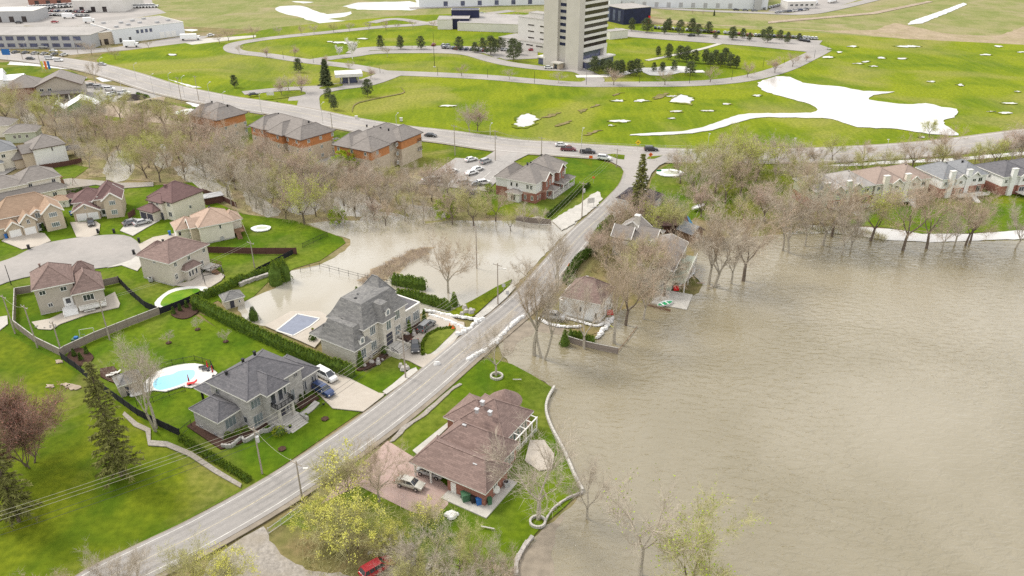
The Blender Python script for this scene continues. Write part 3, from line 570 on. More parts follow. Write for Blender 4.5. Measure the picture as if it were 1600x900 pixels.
# ================================================================== BUILDINGS
# local frame of a building: origin at the corner nearest the road, x along its long front, y away to the left
def hip_pts(x0, y0, x1, y1, z, rise, inset=None):
    w_, d_ = x1-x0, y1-y0
    if w_ >= d_:
        k = d_/2 if inset is None else inset
        return (x0+k, (y0+y1)/2, z+rise), (x1-k, (y0+y1)/2, z+rise)
    k = w_/2 if inset is None else inset
    return ((x0+x1)/2, y0+k, z+rise), ((x0+x1)/2, y1-k, z+rise)
class House:
    def __init__(s, name, label, cat, px, ang, wall, roof, trim='trim_white', group=None, world=None, z=0):
        x, y = world if world else G(*px)
        s.o = thing(name, label, cat, (x, y, z), R(ang), group); s.ang = R(ang)
        s.wall = MB(wall); s.roof = MB(roof); s.trim = MB(trim); s.k = 0; s.wm, s.rm, s.tm = wall, roof, trim
    def block(s, x0, y0, x1, y1, h, kind='hip', rise=2, z0=-.3, wall=None, roof=None, over=.45, found=None, base=None, inset=None, ends=3, walls=True):
        e = s.k*.006; s.k += 1; x0 += e; y0 += e; x1 -= e; y1 -= e; h -= e
        W, Rf, T = s.wall, s.roof, s.trim
        if walls:
            if base: W.box(x0, y0, z0, x1, y1, base[1], base[0], False); W.box(x0, y0, base[1], x1, y1, h-.1, wall, False)
            else: W.box(x0, y0, z0, x1, y1, h-.1, wall, False)
            if found: W.box(x0-.04, y0-.04, z0, x1+.04, y1+.04, found, 'concrete')
        X0, Y0, X1, Y1 = x0-over, y0-over, x1+over, y1+over
        if kind == 'flat':
            Rf.box(x0+.15, y0+.15, h-.2, x1-.15, y1-.15, h-.02, roof)
            for a, b_ in (((x0, y0), (x1, y0)), ((x1, y0), (x1, y1)), ((x1, y1), (x0, y1)), ((x0, y1), (x0, y0))):
                T.bar((*a, h), (*b_, h), .32, .24)
            return s
        if kind == 'hip':
            T.box(X0, Y0, h-.24, X1, Y1, h-.01)
            p, q = hip_pts(X0, Y0, X1, Y1, h, rise, inset)
            A, B, C_, D_ = (X0, Y0, h), (X1, Y0, h), (X1, Y1, h), (X0, Y1, h)
            if X1-X0 >= Y1-Y0: fs = [(A, B, q, p), (B, C_, q), (C_, D_, p, q), (D_, A, p)]
            else: fs = [(A, B, p), (B, C_, q, p), (C_, D_, q), (D_, A, p, q)]
            for f in fs: Rf.face(f, roof)
            Rf.bar(p, q, .28, .10, roof)
            for c_ in (A, B, C_, D_):
                t = min((p, q), key=lambda r: (r[0]-c_[0])**2+(r[1]-c_[1])**2); Rf.bar(c_, t, .22, .08, roof)
        elif kind in ('gabx', 'gaby'):
            if kind == 'gabx':
                ym = (y0+y1)/2; p, q = (X0, ym, h+rise), (X1, ym, h+rise)
                Rf.face([(X0, Y0, h), (X1, Y0, h), q, p], roof); Rf.face([(X1, Y1, h), (X0, Y1, h), p, q], roof)
                W.face([(x0, y0, h-.1), (x0, ym, h+rise*.93), (x0, y1, h-.1)], wall); W.face([(x1, y0, h-.1), (x1, y1, h-.1), (x1, ym, h+rise*.93)], wall)
                for X in (X0, X1):
                    T.bar((X, Y0, h-.08), (X, ym, h+rise-.08), .14, .3); T.bar((X, Y1, h-.08), (X, ym, h+rise-.08), .14, .3)
                T.bar((X0, Y0, h-.1), (X1, Y0, h-.1), .1, .2); T.bar((X0, Y1, h-.1), (X1, Y1, h-.1), .1, .2)
                Rf.face([(X0, Y0, h-.06), p[:2]+(p[2]-.06,), q[:2]+(q[2]-.06,), (X1, Y0, h-.06)], roof); Rf.face([(X0, Y1, h-.06), (X1, Y1, h-.06), q[:2]+(q[2]-.06,), p[:2]+(p[2]-.06,)], roof)
            else:
                xm = (x0+x1)/2; p, q = (xm, Y0, h+rise), (xm, Y1, h+rise)
                Rf.face([(X0, Y1, h), (X0, Y0, h), p, q], roof); Rf.face([(X1, Y0, h), (X1, Y1, h), q, p], roof)
                W.face([(x0, y0, h-.1), (x1, y0, h-.1), (xm, y0, h+rise*.93)], wall); W.face([(x1, y1, h-.1), (x0, y1, h-.1), (xm, y1, h+rise*.93)], wall)
                for Y in (Y0, Y1):
                    T.bar((X0, Y, h-.08), (xm, Y, h+rise-.08), .14, .3); T.bar((X1, Y, h-.08), (xm, Y, h+rise-.08), .14, .3)
                T.bar((X0, Y0, h-.1), (X0, Y1, h-.1), .1, .2); T.bar((X1, Y0, h-.1), (X1, Y1, h-.1), .1, .2)
        elif kind == 'mans':      # flared mansard with a flat deck on top; rise = height, inset = how far the deck stands in
            k = inset or 2.5; steps = [(0, 0), (.30, .22), (.55, .48), (.8, .78), (1, 1)]; prev = None
            T.box(X0, Y0, h-.22, X1, Y1, h-.01)
            for a, zf in steps:
                a = 1-(1-a)**1.0; g_ = k*(a if a else 0); c_ = [(X0+g_, Y0+g_, h+rise*zf), (X1-g_, Y0+g_, h+rise*zf), (X1-g_, Y1-g_, h+rise*zf), (X0+g_, Y1-g_, h+rise*zf)]
                if prev:
                    for i in range(4): Rf.face([prev[i], prev[(i+1) % 4], c_[(i+1) % 4], c_[i]], roof)
                prev = c_
            cx_, cy_ = (X0+X1)/2, (Y0+Y1)/2
            for i in range(4): Rf.face([prev[i], prev[(i+1) % 4], (cx_, cy_, h+rise+.35)], roof)
        return s
    def _frame(s, face, plane, pos, z, w_, h_, d0, d1, mb, m=None, off=0):
        a0, a1 = pos-w_/2, pos+w_/2
        if face == 'F': mb.box(a0, plane-d1, z-h_/2, a1, plane-d0, z+h_/2, m)
        elif face == 'B': mb.box(a0, plane+d0, z-h_/2, a1, plane+d1, z+h_/2, m)
        elif face == 'L': mb.box(plane-d1, a0, z-h_/2, plane-d0, a1, z+h_/2, m)
        else: mb.box(plane+d0, a0, z-h_/2, plane+d1, a1, z+h_/2, m)
    def win(s, face, plane, pos, z, w_=1.1, h_=1.4, n=2, frame=None, glass='glass_dark', sill=False):
        fr = MB(frame or s.tm if (frame or s.tm) != 'trim_brown' else 'trim_white'); t = .1
        for a, b_, c_, d_ in ((0, h_/2-t/2, w_, t), (0, -h_/2+t/2, w_+(.2 if sill else 0), t*(1.6 if sill else 1)), (-w_/2+t/2, 0, t, h_), (w_/2-t/2, 0, t, h_)):
            s._frame(face, plane, pos+a, z+b_, c_, d_, 0, .07, fr)
        for i in range(1, n): s._frame(face, plane, pos-w_/2+w_*i/n, z, t*.7, h_-t, .0, .06, fr)
        f = fr.build('window', s.o); p = MB(glass); s._frame(face, plane, pos, z, w_-.12, h_-.12, .0, .03, p); p.build('pane', f); return s
    def wins(s, face, plane, poss, zs, w_=1.1, h_=1.4, **k):
        for z in zs:
            for p in poss: s.win(face, plane, p, z, w_, h_, **k)
        return s
    def door(s, face, plane, pos, w_=1.0, h_=2.1, m='door_white', z=0.1, name='door', glass=True):
        d_ = MB(m); s._frame(face, plane, pos, z+h_/2, w_, h_, 0, .06, d_); o = d_.build(name, s.o)
        if glass and name == 'door':
            g = MB('glass_dark'); s._frame(face, plane, pos, z+h_*.58, w_*.5, h_*.55, .06, .075, g); g.build('pane', o)
        return s
    def garage(s, face, plane, pos, w_=2.6, h_=2.2, m='door_white', z=0.02):
        d_ = MB(m)
        for i in range(4): s._frame(face, plane, pos, z+h_*(i+.5)/4, w_, h_/4-.04, 0, .05, d_)
        s._frame(face, plane, pos, z+h_/2, w_-.02, h_-.02, 0, .03, d_); d_.build('garage_door', s.o); return s
    def vents(s, pts, m='plastic_black', sz=.35):
        for x, y, z in pts:
            b = MB(m); b.box(x-sz/2, y-sz/2, z-.6, x+sz/2, y+sz/2, z+.1); b.box(x-sz*.7, y-sz*.7, z+.1, x+sz*.7, y+sz*.7, z+.22); b.build('roof_vent', s.o)
        return s
    def chimney(s, x, y, z0, z1, w_=.9, m='siding_white', d_=None):
        d_ = d_ or w_; b = MB(m); b.box(x-w_/2, y-d_/2, z0, x+w_/2, y+d_/2, z1); b.box(x-w_/2-.1, y-d_/2-.1, z1, x+w_/2+.1, y+d_/2+.1, z1+.18, 'concrete_white'); b.build('chimney', s.o); return s
    def part(s, name, mb): mb.build(name, s.o); return s
    def done(s):
        s.wall.build('wall', s.o); s.roof.build('roof', s.o)
        if s.trim.f: s.trim.build('eaves', s.o)
        return s
def railing(mb, pts, h=1.0, m=None, step=.35):
    for a, b_ in zip(pts, pts[1:]):
        a = Vector(a); b_ = Vector(b_); L_ = (b_-a).length; n = max(1, int(L_/step)); up = Vector((0, 0, h))
        mb.bar(a+up, b_+up, .07, .07, m); mb.bar(a+up*.12, b_+up*.12, .05, .05, m)
        for i in range(n+1):
            p = a+(b_-a)*i/n; mb.bar(p, p+up, .05 if i % 4 else .1, .05 if i % 4 else .1, m)
def steps(mb, x0, y0, x1, y1, z0, z1, n, axis='y', m=None):   # flight that climbs from (x0,y0) side to the other
    for i in range(n):
        t0, t1 = i/n, 1
        if axis == 'y': mb.box(x0, y0+(y1-y0)*t0, z0, x1, y1, z0+(z1-z0)*(i+1)/n, m)
        else: mb.box(x0+(x1-x0)*t0, y0, z0, x1, y1, z0+(z1-z0)*(i+1)/n, m)

# --- A: grey stone house with charcoal roof
h = House('stone_house', 'grey stone house with charcoal hip roof, balcony and broad front steps beside the road', 'house', (347, 687.5), 57, 'stone_grey', 'shingle_charcoal')
h.block(0, 0, 4.6, 6.6, 3.9, rise=1.9, found=.5).block(4.2, -2.8, 15.9, 6.9, 6.8, rise=3.2, found=.6).block(7.0, -4.4, 11.2, 2, 6.75, rise=2.1, found=.6).block(15.4, -2.2, 20.0, 5.5, 4.0, rise=1.7)
h.block(4.2, 6.6, 9.6, 10.8, 4.1, rise=1.1, walls=False)
h.win('F', 0, 2.2, 2.3, 2.2, 1.9, n=3, frame='metal_grey', glass='glass_grey')
for z in (1.9, 5.2): h.win('F', -2.8, 5.6, z, 2.0, 1.7 if z > 3 else 2.1, n=3, frame='metal_grey', glass='glass_grey')
for x in (8.0, 9.6): h.win('F', -4.4, x, 5.2, 1.1, 2.3, n=1, frame='metal_grey')
h.win('F', -4.4, 10.6, 5.4, .6, 1.6, n=1, frame='metal_grey'); h.win('F', -4.4, 10.6, 2.2, .6, 2.0, n=1, frame='metal_grey')
for x in (12.2, 13.4): h.win('F', -2.8, x, 2.3, .8, 2.2, n=2, frame='metal_grey', glass='glass_grey')
h.win('F', -2.8, 12.3, 5.4, 1.5, 1.5, n=2, frame='metal_grey', glass='glass_grey'); h.win('F', -2.8, 14.6, 5.8, .9, .8, n=2, frame='metal_grey')
for x in (16.6, 19.0): h.win('F', -2.2, x-.3, 2.0, .5, 2.0, n=1, frame='metal_grey'); h.win('F', -2.2, x+.3, 2.0, .5, 2.0, n=1, frame='metal_grey')
for y in (1.5, 5.2): h.win('L', 0, y, .6, .9, .45, n=2, frame='metal_grey')
h.win('L', 4.2, -1.4, 2.1, 1.0, 1.4, n=1, frame='metal_grey'); h.win('L', 4.2, 5, 5.4, .9, 1.1, frame='metal_grey')
h.door('F', -4.4, 9.2, 1.7, 2.5, 'door_dark', .95)
b = MB('concrete'); b.box(7.4, -6.0, 3.55, 11.0, -4.42, 3.85, 'stone_grey'); h.part('balcony_floor', b)
b = MB('metal_black'); railing(b, [(7.45, -4.5, 3.85), (7.45, -5.95, 3.85), (10.95, -5.95, 3.85), (10.95, -4.5, 3.85)], 1.0, step=.2); h.part('balcony_railing', b)
for x in (7.8, 10.7):
    b = MB('concrete'); b.box(x-.22, -5.9, .6, x+.22, -5.46, 3.55); h.part('column', b)
b = MB('stone_grey'); b.box(7.0, -6.2, -.1, 11.5, -4.42, .92, 'concrete'); steps(b, 7.6, -8.6, 11.2, -6.2, -.05, .9, 6, 'y', 'concrete'); b.box(7.1, -8.2, -.1, 7.5, -6.2, .9, 'stone_grey'); b.box(11.3, -8.2, -.1, 11.7, -6.2, .9, 'stone_grey'); h.part('front_steps', b)
for x, y in ((4.6, 10.4), (9.2, 10.4)): b = MB('metal_black'); b.box(x-.15, y-.15, 0, x+.15, y+.15, 3.9); h.part('patio_post', b)
h.vents([(9.2, 3.6, 9.6), (11.6, 3.4, 9.9), (2.6, 4.6, 5.2), (6, 4.2, 8.6)]).done()
# --- B: mansard mansion
h = House('stone_mansion', 'pale stone mansion with grey mansard roof, dormers and curved front stairs', 'house', (557, 574), 57, 'stone_pale', 'shingle_grey', 'trim_white')
h.block(0, 0, 4.0, 9.0, 3.9, 'mans', rise=3.9, inset=1.7).block(3.0, .2, 15.2, 9.2, 7.0, 'mans', rise=3.9, inset=2.3).block(7.0, -1.1, 10.2, 3, 7.0, 'mans', rise=3.2, inset=1.1)
h.block(14.9, .6, 20.2, 7, 4.8, 'flat', roof='shingle_charcoal').block(10.6, 2.5, 15.1, 8.5, 9.2, rise=3.6, walls=False, over=.2)
for x, y, z, f in ((2.0, -.25, 5.0, 0), (8.6, -1.2, 8.3, 0)):
    b = MB('shingle_grey'); b.box(x-.65, y, z-.7, x+.65, y+1.8, z+.45, 'trim_white')
    for i in range(6):
        t0, t1 = math.pi*i/6, math.pi*(i+1)/6
        b.face([(x+.75*math.cos(t0), y-.1, z+.42+.6*math.sin(t0)), (x+.75*math.cos(t0), y+2.2, z+.42+.6*math.sin(t0)), (x+.75*math.cos(t1), y+2.2, z+.42+.6*math.sin(t1)), (x+.75*math.cos(t1), y-.1, z+.42+.6*math.sin(t1))])
        b.face([(x, y-.06, z+.42), (x+.66*math.cos(t0), y-.06, z+.42+.5*math.sin(t0)), (x+.66*math.cos(t1), y-.06, z+.42+.5*math.sin(t1))], 'trim_white')
    o = b.build('dormer', h.o); g = MB('glass_grey'); g.box(x-.3, y-.09, z-.35, x+.3, y-.01, z+.6); g.build('pane', o)
h.win('F', 0, 2.0, 2.0, 1.9, 2.2, n=3, glass='glass_grey')
for z in (2.1, 5.5): h.win('F', .2, 5.4, z, 1.6, 2.0, n=3, glass='glass_grey'); h.win('F', .2, 12.6, z, 1.7, 2.1, n=3, glass='glass_grey')
h.win('F', -1.1, 8.6, 5.6, 1.4, 2.2, n=2, glass='glass_grey'); h.door('F', -1.1, 8.6, 1.7, 2.6, 'door_dark', 1.1)
h.win('F', .2, 11.0, 2.3, .6, 1.8, n=1, glass='glass_grey'); h.win('F', .6, 16.3, 2.2, 1.6, 2.2, n=3, glass='glass_grey'); h.win('F', .6, 18.8, 2.3, 1.9, 2.2, n=3, glass='glass_grey')
h.win('F', .2, 5.4, .4, 1.5, .5, n=2)
b = MB('stone_pale'); b.box(6.6, -3.0, -.1, 10.8, -1.12, 1.05, 'concrete')
steps(b, 7.0, -5.2, 10.4, -3.0, -.05, 1.0, 6, 'y', 'concrete'); b.box(6.5, -5.3, -.1, 6.9, -1.2, 1.3); b.box(10.5, -5.3, -.1, 10.9, -1.2, 1.3); h.part('front_steps', b)
for x in (6.7, 10.7): b = MB('metal_black'); railing(b, [(x, -5.0, .6), (x, -3.2, 1.3)], .8); h.part('stair_railing', b)
h.block(.3, 8.6, 4.2, 11.6, 3.8, rise=1.6, walls=False)
h.vents([(6.0, 4.5, 10.9), (7.4, 5.2, 10.9), (2.2, 5, 7.8)]).done()
# --- C: brick bungalow
h = House('brick_bungalow', 'sprawling red brick bungalow with brown hip roof and open carport on the lakeshore lawn', 'house', (757.7, 793.2), 59, 'brick_red', 'shingle_brown')
h.block(0, 0, 6.4, 6.7, 3.1, rise=.1, walls=True, over=.0)
h.block(0, 0, 6.6, 13.1, 3.2, rise=2.6, walls=False, over=.5, inset=2.5).block(5.2, 1.6, 11.8, 12.6, 3.25, rise=3.3, over=.5).block(11.5, 3.9, 20.2, 12.8, 3.25, rise=3.6, over=.5).block(12.0, 8.0, 19.0, 15.2, 3.2, rise=2.6, over=.5)
b = MB('shingle_brown'); n = 20; cx_, cy_, r_ = 20.8, 9.2, 3.0
for i in range(n):
    t0, t1 = 2*math.pi*i/n, 2*math.pi*(i+1)/n
    b.face([(cx_+r_*math.cos(t0), cy_+r_*math.sin(t0), 3.3), (cx_+r_*math.cos(t1), cy_+r_*math.sin(t1), 3.3), (cx_, cy_, 5.6)])
h.part('turret_roof', b); b = MB('brick_red'); b.prism([(cx_+2.5*math.cos(k*math.pi/8), cy_+2.5*math.sin(k*math.pi/8)) for k in range(16)], -.2, 3.28); h.part('turret_wall', b)
for x, y in ((.1, 12.9), (.1, 9.9)): b = MB('trim_white'); b.box(x-.12, y-.12, 0, x+.12, y+.12, 3.0); b.build('carport_post', h.o)
h.door('L', 0, 5.6, .95, 2.15, 'door_white', .1, glass=False); h.win('F', 0, 2.9, 1.7, 1.2, 1.6, n=2)
h.wins('F', 1.6, [7.6, 8.6, 9.6, 10.6], [1.7], .8, 2.2, n=1, glass='glass_grey')
h.wins('F', 3.9, [12.6, 13.8, 15.0, 16.2, 17.4, 18.6], [1.7], .95, 2.3, n=1, glass='glass_grey')
h.win('B', 12.6, 8, 1.7, 1.8, 1.3)
b = MB('trim_white'); b.bar((11.6, 2.28, 2.98), (19.8, 2.28, 2.98), .16, .2)
for x in (12, 14, 16, 18, 19.6): b.bar((x, 2.28, 2.98), (x, 3.86, 3.05), .12, .16)
for x in (12, 14, 16, 18, 19.6): b.box(x-.08, 2.2, 0, x+.08, 2.36, 2.9)
railing(b, [(12, 2.28, 0), (19.6, 2.28, 0)], .9); h.part('lake_veranda', b)
b = MB('concrete'); b.box(-2.0, -1.5, -.1, 0, 6.6, .37); b.box(0, -1.5, -.1, 6.9, -.02, .37); h.part('perimeter_slab', b)
h.vents([(2.6, 3.2, 5.0), (8.3, 9.0, 6.2), (12.2, 9.3, 6.6), (14.2, 9.5, 6.8), (13.2, 7.4, 6.2)], 'galvanised', .5).done()
# --- D ... the beige houses of the cul-de-sac
h = House('beige_house', 'beige house with brown roof and white railed back deck inside a grey board fence', 'house', (65, 494), 30, 'siding_taupe', 'shingle_brown', 'trim_white')
h.block(0, .3, 7.3, 9.6, 6.3, rise=3.2, found=.3).block(6.9, -1.8, 12.6, 6.5, 4.4, rise=3.3, found=.3).block(2, 7, 7, 10.8, 4.2, 'gaby', 2).block(7.4, 5.2, 11.6, 8.6, 5.4, rise=2.6)
h.win('F', .3, 1.4, 5.1, 1.3, 1.1).win('F', .3, 5.4, 5.1, 1.3, 1.1).win('F', .3, 2.2, 2.0, 1.0, 1.0).door('F', .3, 5.6, 1.8, 2.1, 'door_white', .9).win('F', -1.8, 9.6, 2.9, 2.2, 1.5, n=3)
b = MB('trim_white'); b.box(4.3, -2.6, .0, 7.0, .28, .85, 'siding_white'); steps(b, 4.3, -4.4, 7.0, -2.6, 0, .8, 5, 'y', 'siding_white'); b.box(7.4, -3.6, .9, 12.6, -1.85, 1.05, 'concrete_white'); railing(b, [(7.4, -3.6, 1.05), (12.6, -3.6, 1.05), (12.6, -1.9, 1.05)], 1.0); railing(b, [(4.3, -2.6, .9), (4.3, -4.3, .1)], 1.0)
h.part('deck', b); h.vents([(1.9, 7.6, 8.6)], 'shingle_brown').done()
h = House('beige_house', 'beige sided house with brown roof and bay window above the green neglected pool', 'house', (272, 448), 64, 'siding_beige', 'shingle_brown', 'trim_white')
h.block(0, 0, 11.4, 9.6, 6.1, rise=2.9, found=.5, over=.5).block(3, 8, 9, 13, 4.6, rise=2.4)
h.block(3.2, -1.2, 7.2, .3, 3.0, rise=1.2, z0=.2)
h.wins('F', 0, [1.6, 5.6, 10.2], [5.0], .9, 1.1).wins('F', 0, [1.2, 9.0], [2.1], .9, 1.5).wins('F', -1.2, [4.0, 4.9, 6.0], [1.8], .7, 1.5, n=1).win('L', 0, 4.8, 5.2, .9, .5).win('F', 0, 8.3, .25, .9, .4)
b = MB('wood_brown'); b.box(8.2, -3.4, 1.0, 11.6, -.06, 1.2, 'concrete'); railing(b, [(8.2, -3.4, 1.2), (11.6, -3.4, 1.2), (11.6, -.1, 1.2)], .9, 'wood_brown'); steps(b, 8.3, -5.4, 9.6, -3.4, 0, 1.1, 5, 'y', 'wood_brown'); h.part('deck', b)
h.vents([(4.6, 6.2, 8.6), (9, 5.4, 8.9)]).done()
h = House('beige_house', 'beige house with peach hip roof and wooden back stair beside the sloping lawn', 'house', (317, 383), 32, 'siding_cream', 'shingle_peach', 'trim_white')
h.block(0, 0, 8.2, 9, 5.0, rise=3.0, found=.5).block(7.2, 4, 11.2, 9, 3.6, rise=2.0).block(-4.8, 5.2, 1.0, 11, 3.4, rise=2.2).block(-1.8, 2.2, 1, 6.5, 4.4, 'gabx', 1.8, wall='brick_tan')
h.win('F', 0, 5.0, 4.0, .6, 1.2, n=1).win('L', -1.8, 4.4, 1.6, 1.0, 1.5).win('R', 8.2, 2.2, 2.0, 1.4, 1.8, n=2).garage('L', -4.8, 8.2, 3.0, 2.2)
b = MB('wood_brown'); b.box(8.3, .4, 1.2, 11.0, 3.2, 1.35); railing(b, [(8.3, .4, 1.35), (11, .4, 1.35), (11, 3.2, 1.35)], .9); steps(b, 8.6, -1.6, 9.8, .4, 0, 1.3, 5, 'y'); h.part('deck', b)
h.vents([(4, 4.6, 8.0)]).done()
h = House('beige_house', 'beige house with maroon roof and two dark arched garage doors', 'house', (275, 346), 62, 'siding_beige', 'shingle_maroon', 'trim_brown')
h.block(0, 0, 10.5, 9.2, 5.6, rise=3.6, wall='siding_cream').block(-3.2, 4.6, 3, 10.0, 3.0, rise=1.6, wall='stucco').block(-.9, 3.2, 3.4, 8.6, 5.2, rise=1.6, wall='stucco')
h.garage('L', -3.2, 6.0, 2.2, 2.2, 'door_dark').garage('L', -3.2, 8.6, 2.2, 2.2, 'door_dark').win('L', -.9, 5, 4.6, 1.0, 1.0).win('L', -.9, 7, 4.6, 1.0, 1.0).win('L', 0, 1.6, 4.6, 1.2, 1.2).win('L', 0, 1.6, 1.8, 1.4, 1.5)
h.door('L', -.9, 3.9, 1.0, 2.1, 'door_dark').win('F', 0, 5.5, 2.4, .9, 1.0).vents([(3, 5.4, 8.6)], 'shingle_maroon', .5).done()
h = House('beige_house', 'tan brick house with maroon roof, gabled double white garage and pink paved drive', 'house', (118, 347), 20, 'brick_tan', 'shingle_maroon', 'trim_white')
h.block(0, 0, 6.4, 8, 2.8, 'gaby', 2.2).block(0, 3, 8, 10, 4.6, rise=2.6, wall='siding_cream').block(8.0, -.6, 12.4, 6, 5.4, 'gaby', 2.2).block(6.0, 1.6, 12.2, 10, 5.3, rise=3.4).block(5.2, 2.2, 7.6, 6, 4.6, 'gaby', 1.4)
h.garage('F', 0, 1.9).garage('F', 0, 4.7).win('F', 0, 3.2, 3.8, .5, .8, n=1).win('F', -.6, 10.2, 4.5, 1.6, 1.3, n=3, glass='glass_grey').win('F', -.6, 10.2, 1.8, 1.6, 1.4, n=3, glass='glass_grey').win('F', 2.2, 6.4, 4.0, .9, 1.1, glass='glass_grey').door('F', 1.6, 7.2, 1.5, 2.2).done()
h = House('beige_house', 'large tan brick house with tan roof and two white garage doors under arched gables', 'house', (15, 374), 38, 'brick_tan', 'shingle_tan', 'trim_white')
h.block(0, 0, 3.4, 7, 2.6, 'gaby', 2.0).block(3.5, -.4, 6.8, 6, 3.9, 'gaby', 2.2).block(8.8, -1.0, 13.4, 6, 5.3, 'gaby', 2.4).block(-1.5, 3.0, 13.2, 11, 5.0, rise=4.0).block(6.4, 1.2, 9.2, 6, 5.0, 'gaby', 1.2).block(-3.0, 1.2, 3, 9, 3.0, rise=3.0)
h.garage('F', 0, 1.7).garage('F', -.4, 5.1).win('F', -.4, 5.2, 3.8, .8, 1.3).win('F', -1, 11.1, 4.5, 2.0, 1.3, n=4, glass='glass_grey').win('F', -1, 11.1, 1.7, 2.0, 1.3, n=4, glass='glass_grey').door('F', 1.2, 7.8, 1.6, 2.2).win('F', 1.2, 7.8, 4.4, 1.2, 1.5, n=2, glass='glass_grey').done()
h = House('white_house', 'cream two storey house with taupe roof and long porch roof beyond the large tan house', 'house', (30, 322), 42, 'siding_cream', 'shingle_taupe', 'trim_white')
h.block(2, 1.5, 12.4, 10, 6.0, rise=3.0).block(-6, 1, 3.5, 10, 5.8, rise=2.4).block(-6.5, -1.2, 12.6, 2.4, 3.0, rise=1.6).wins('F', 1.5, [4.5, 10.6], [4.8], 1.1, 1.2).win('F', -1.2, 9.5, 1.6, 1.2, 1.4).garage('F', -1.2, -3).garage('F', -1.2, .5).done()
h = House('beige_house', 'beige house with taupe roof and plain white side wall beside the swampy wood', 'house', (60, 263), 42, 'siding_white', 'shingle_taupe', 'trim_brown')
h.block(0, 0, 9.4, 9.5, 6.4, rise=3.2, found=.4).block(-3, 1.5, 3, 7, 5.2, 'gabx', 2.2, wall='brick_tan').block(-5.5, 3.5, 1, 9.5, 3.2, rise=3.0, wall='brick_tan')
h.win('F', 0, 5.4, 5.4, .6, 1.3, n=1).win('L', -3, 4.2, 2.0, 1.2, 1.6).garage('L', -5.5, 6.6, 3.2, 2.2).vents([(4.7, 5.4, 9.4)]).done()
h = House('cream_house', 'cream house with slate blue roof at the left picture edge', 'house', (28, 262), 42, 'siding_cream', 'shingle_slate', 'trim_white')
h.block(-11, 0, 1.2, 9.6, 6.2, rise=3.4).block(-13, -2, -4, 3, 3.2, rise=1.6).win('F', 0, -3, 4.6, 1.2, 1.2).win('F', -2, -8, 1.7, 2.2, 1.6, n=3).done()
h = House('cream_house', 'small greenish cream house with pale taupe roof at the edge of the wood', 'house', (45, 222), 15, 'siding_green', 'shingle_taupe', 'trim_white')
h.block(-7, 0, 3, 7, 3.8, rise=2.0).wins('F', 0, [-4, -2.4, 0], [2.2], 1.0, 1.3).done()
h = House('cream_house', 'cream house with grey brown roof at the upper left among trees', 'house', (14, 214), 10, 'siding_cream', 'shingle_taupe', 'trim_white')
h.block(-12, 0, 1, 8, 4.4, rise=2.4).wins('F', 0, [-9, -6, -3], [2.6], 1.1, 1.4).done()
h = House('brown_house', 'low house with taupe roof at the picture edge beside the cul-de-sac gardens', 'house', (8, 338), 30, 'siding_cream', 'shingle_tan', 'trim_white')
h.block(-8, 0, -1, 6, 2.8, rise=1.8).done()
# small outbuildings
def hut(name, label, px, ang, w_, d_, hh, wall, roof, rise, kind='hip', over=.3, cat='shed', door=True, trim='trim_white', glass=True):
    h = House(name, label, cat, px, ang, wall, roof, trim); h.block(0, 0, w_, d_, hh, kind, rise, over=over)
    if door: h.door('F', 0, w_*.35, .9, 1.9, 'door_dark', glass=False)
    if glass: h.win('F', 0, w_*.75, hh*.55, .5, .8, n=1)
    h.done(); return h
hut('garden_shed', 'small shed with grey hip roof beside the cedar hedge', (354, 484), 35, 4.0, 3.2, 2.2, 'siding_beige', 'shingle_grey', 1.2)
hut('pool_house', 'small hexagonal roofed grey pool house beside the swimming pool', (191, 622), 38, 3.9, 3.2, 2.7, 'siding_taupe', 'shingle_grey', 1.3)
hut('garden_shed', 'small shed with tan roof behind the tan brick house', (82, 326), 15, 4.4, 3.4, 2.2, 'siding_white', 'shingle_tan', 1.1)
hut('garden_shed', 'small shed with maroon roof between the two garage-fronted brick houses', (103, 322), 15, 4.0, 3, 2.2, 'siding_white', 'shingle_maroon', 1.1)
hut('garden_shed', 'dark flat topped shed behind the maroon roofed house', (322, 321), 32, 5.0, 3.4, 2.2, 'wood_red', 'metal_grey', .3, glass=False, door=False, trim='trim_brown')
h = House('gazebo', 'dark framed garden gazebo with grey canopy behind the beige house near the wood', 'gazebo', (103, 246), 35, 'wood_brown', 'shingle_charcoal', 'trim_brown')
h.block(0, 0, 4.5, 4.0, 2.5, rise=.9, walls=False)
for x, y in ((0, 0), (4.5, 0), (0, 4), (4.5, 4)):
    b = MB('metal_black'); b.box(x-.08, y-.08, 0, x+.08, y+.08, 2.4); b.build('post', h.o)
h.done()
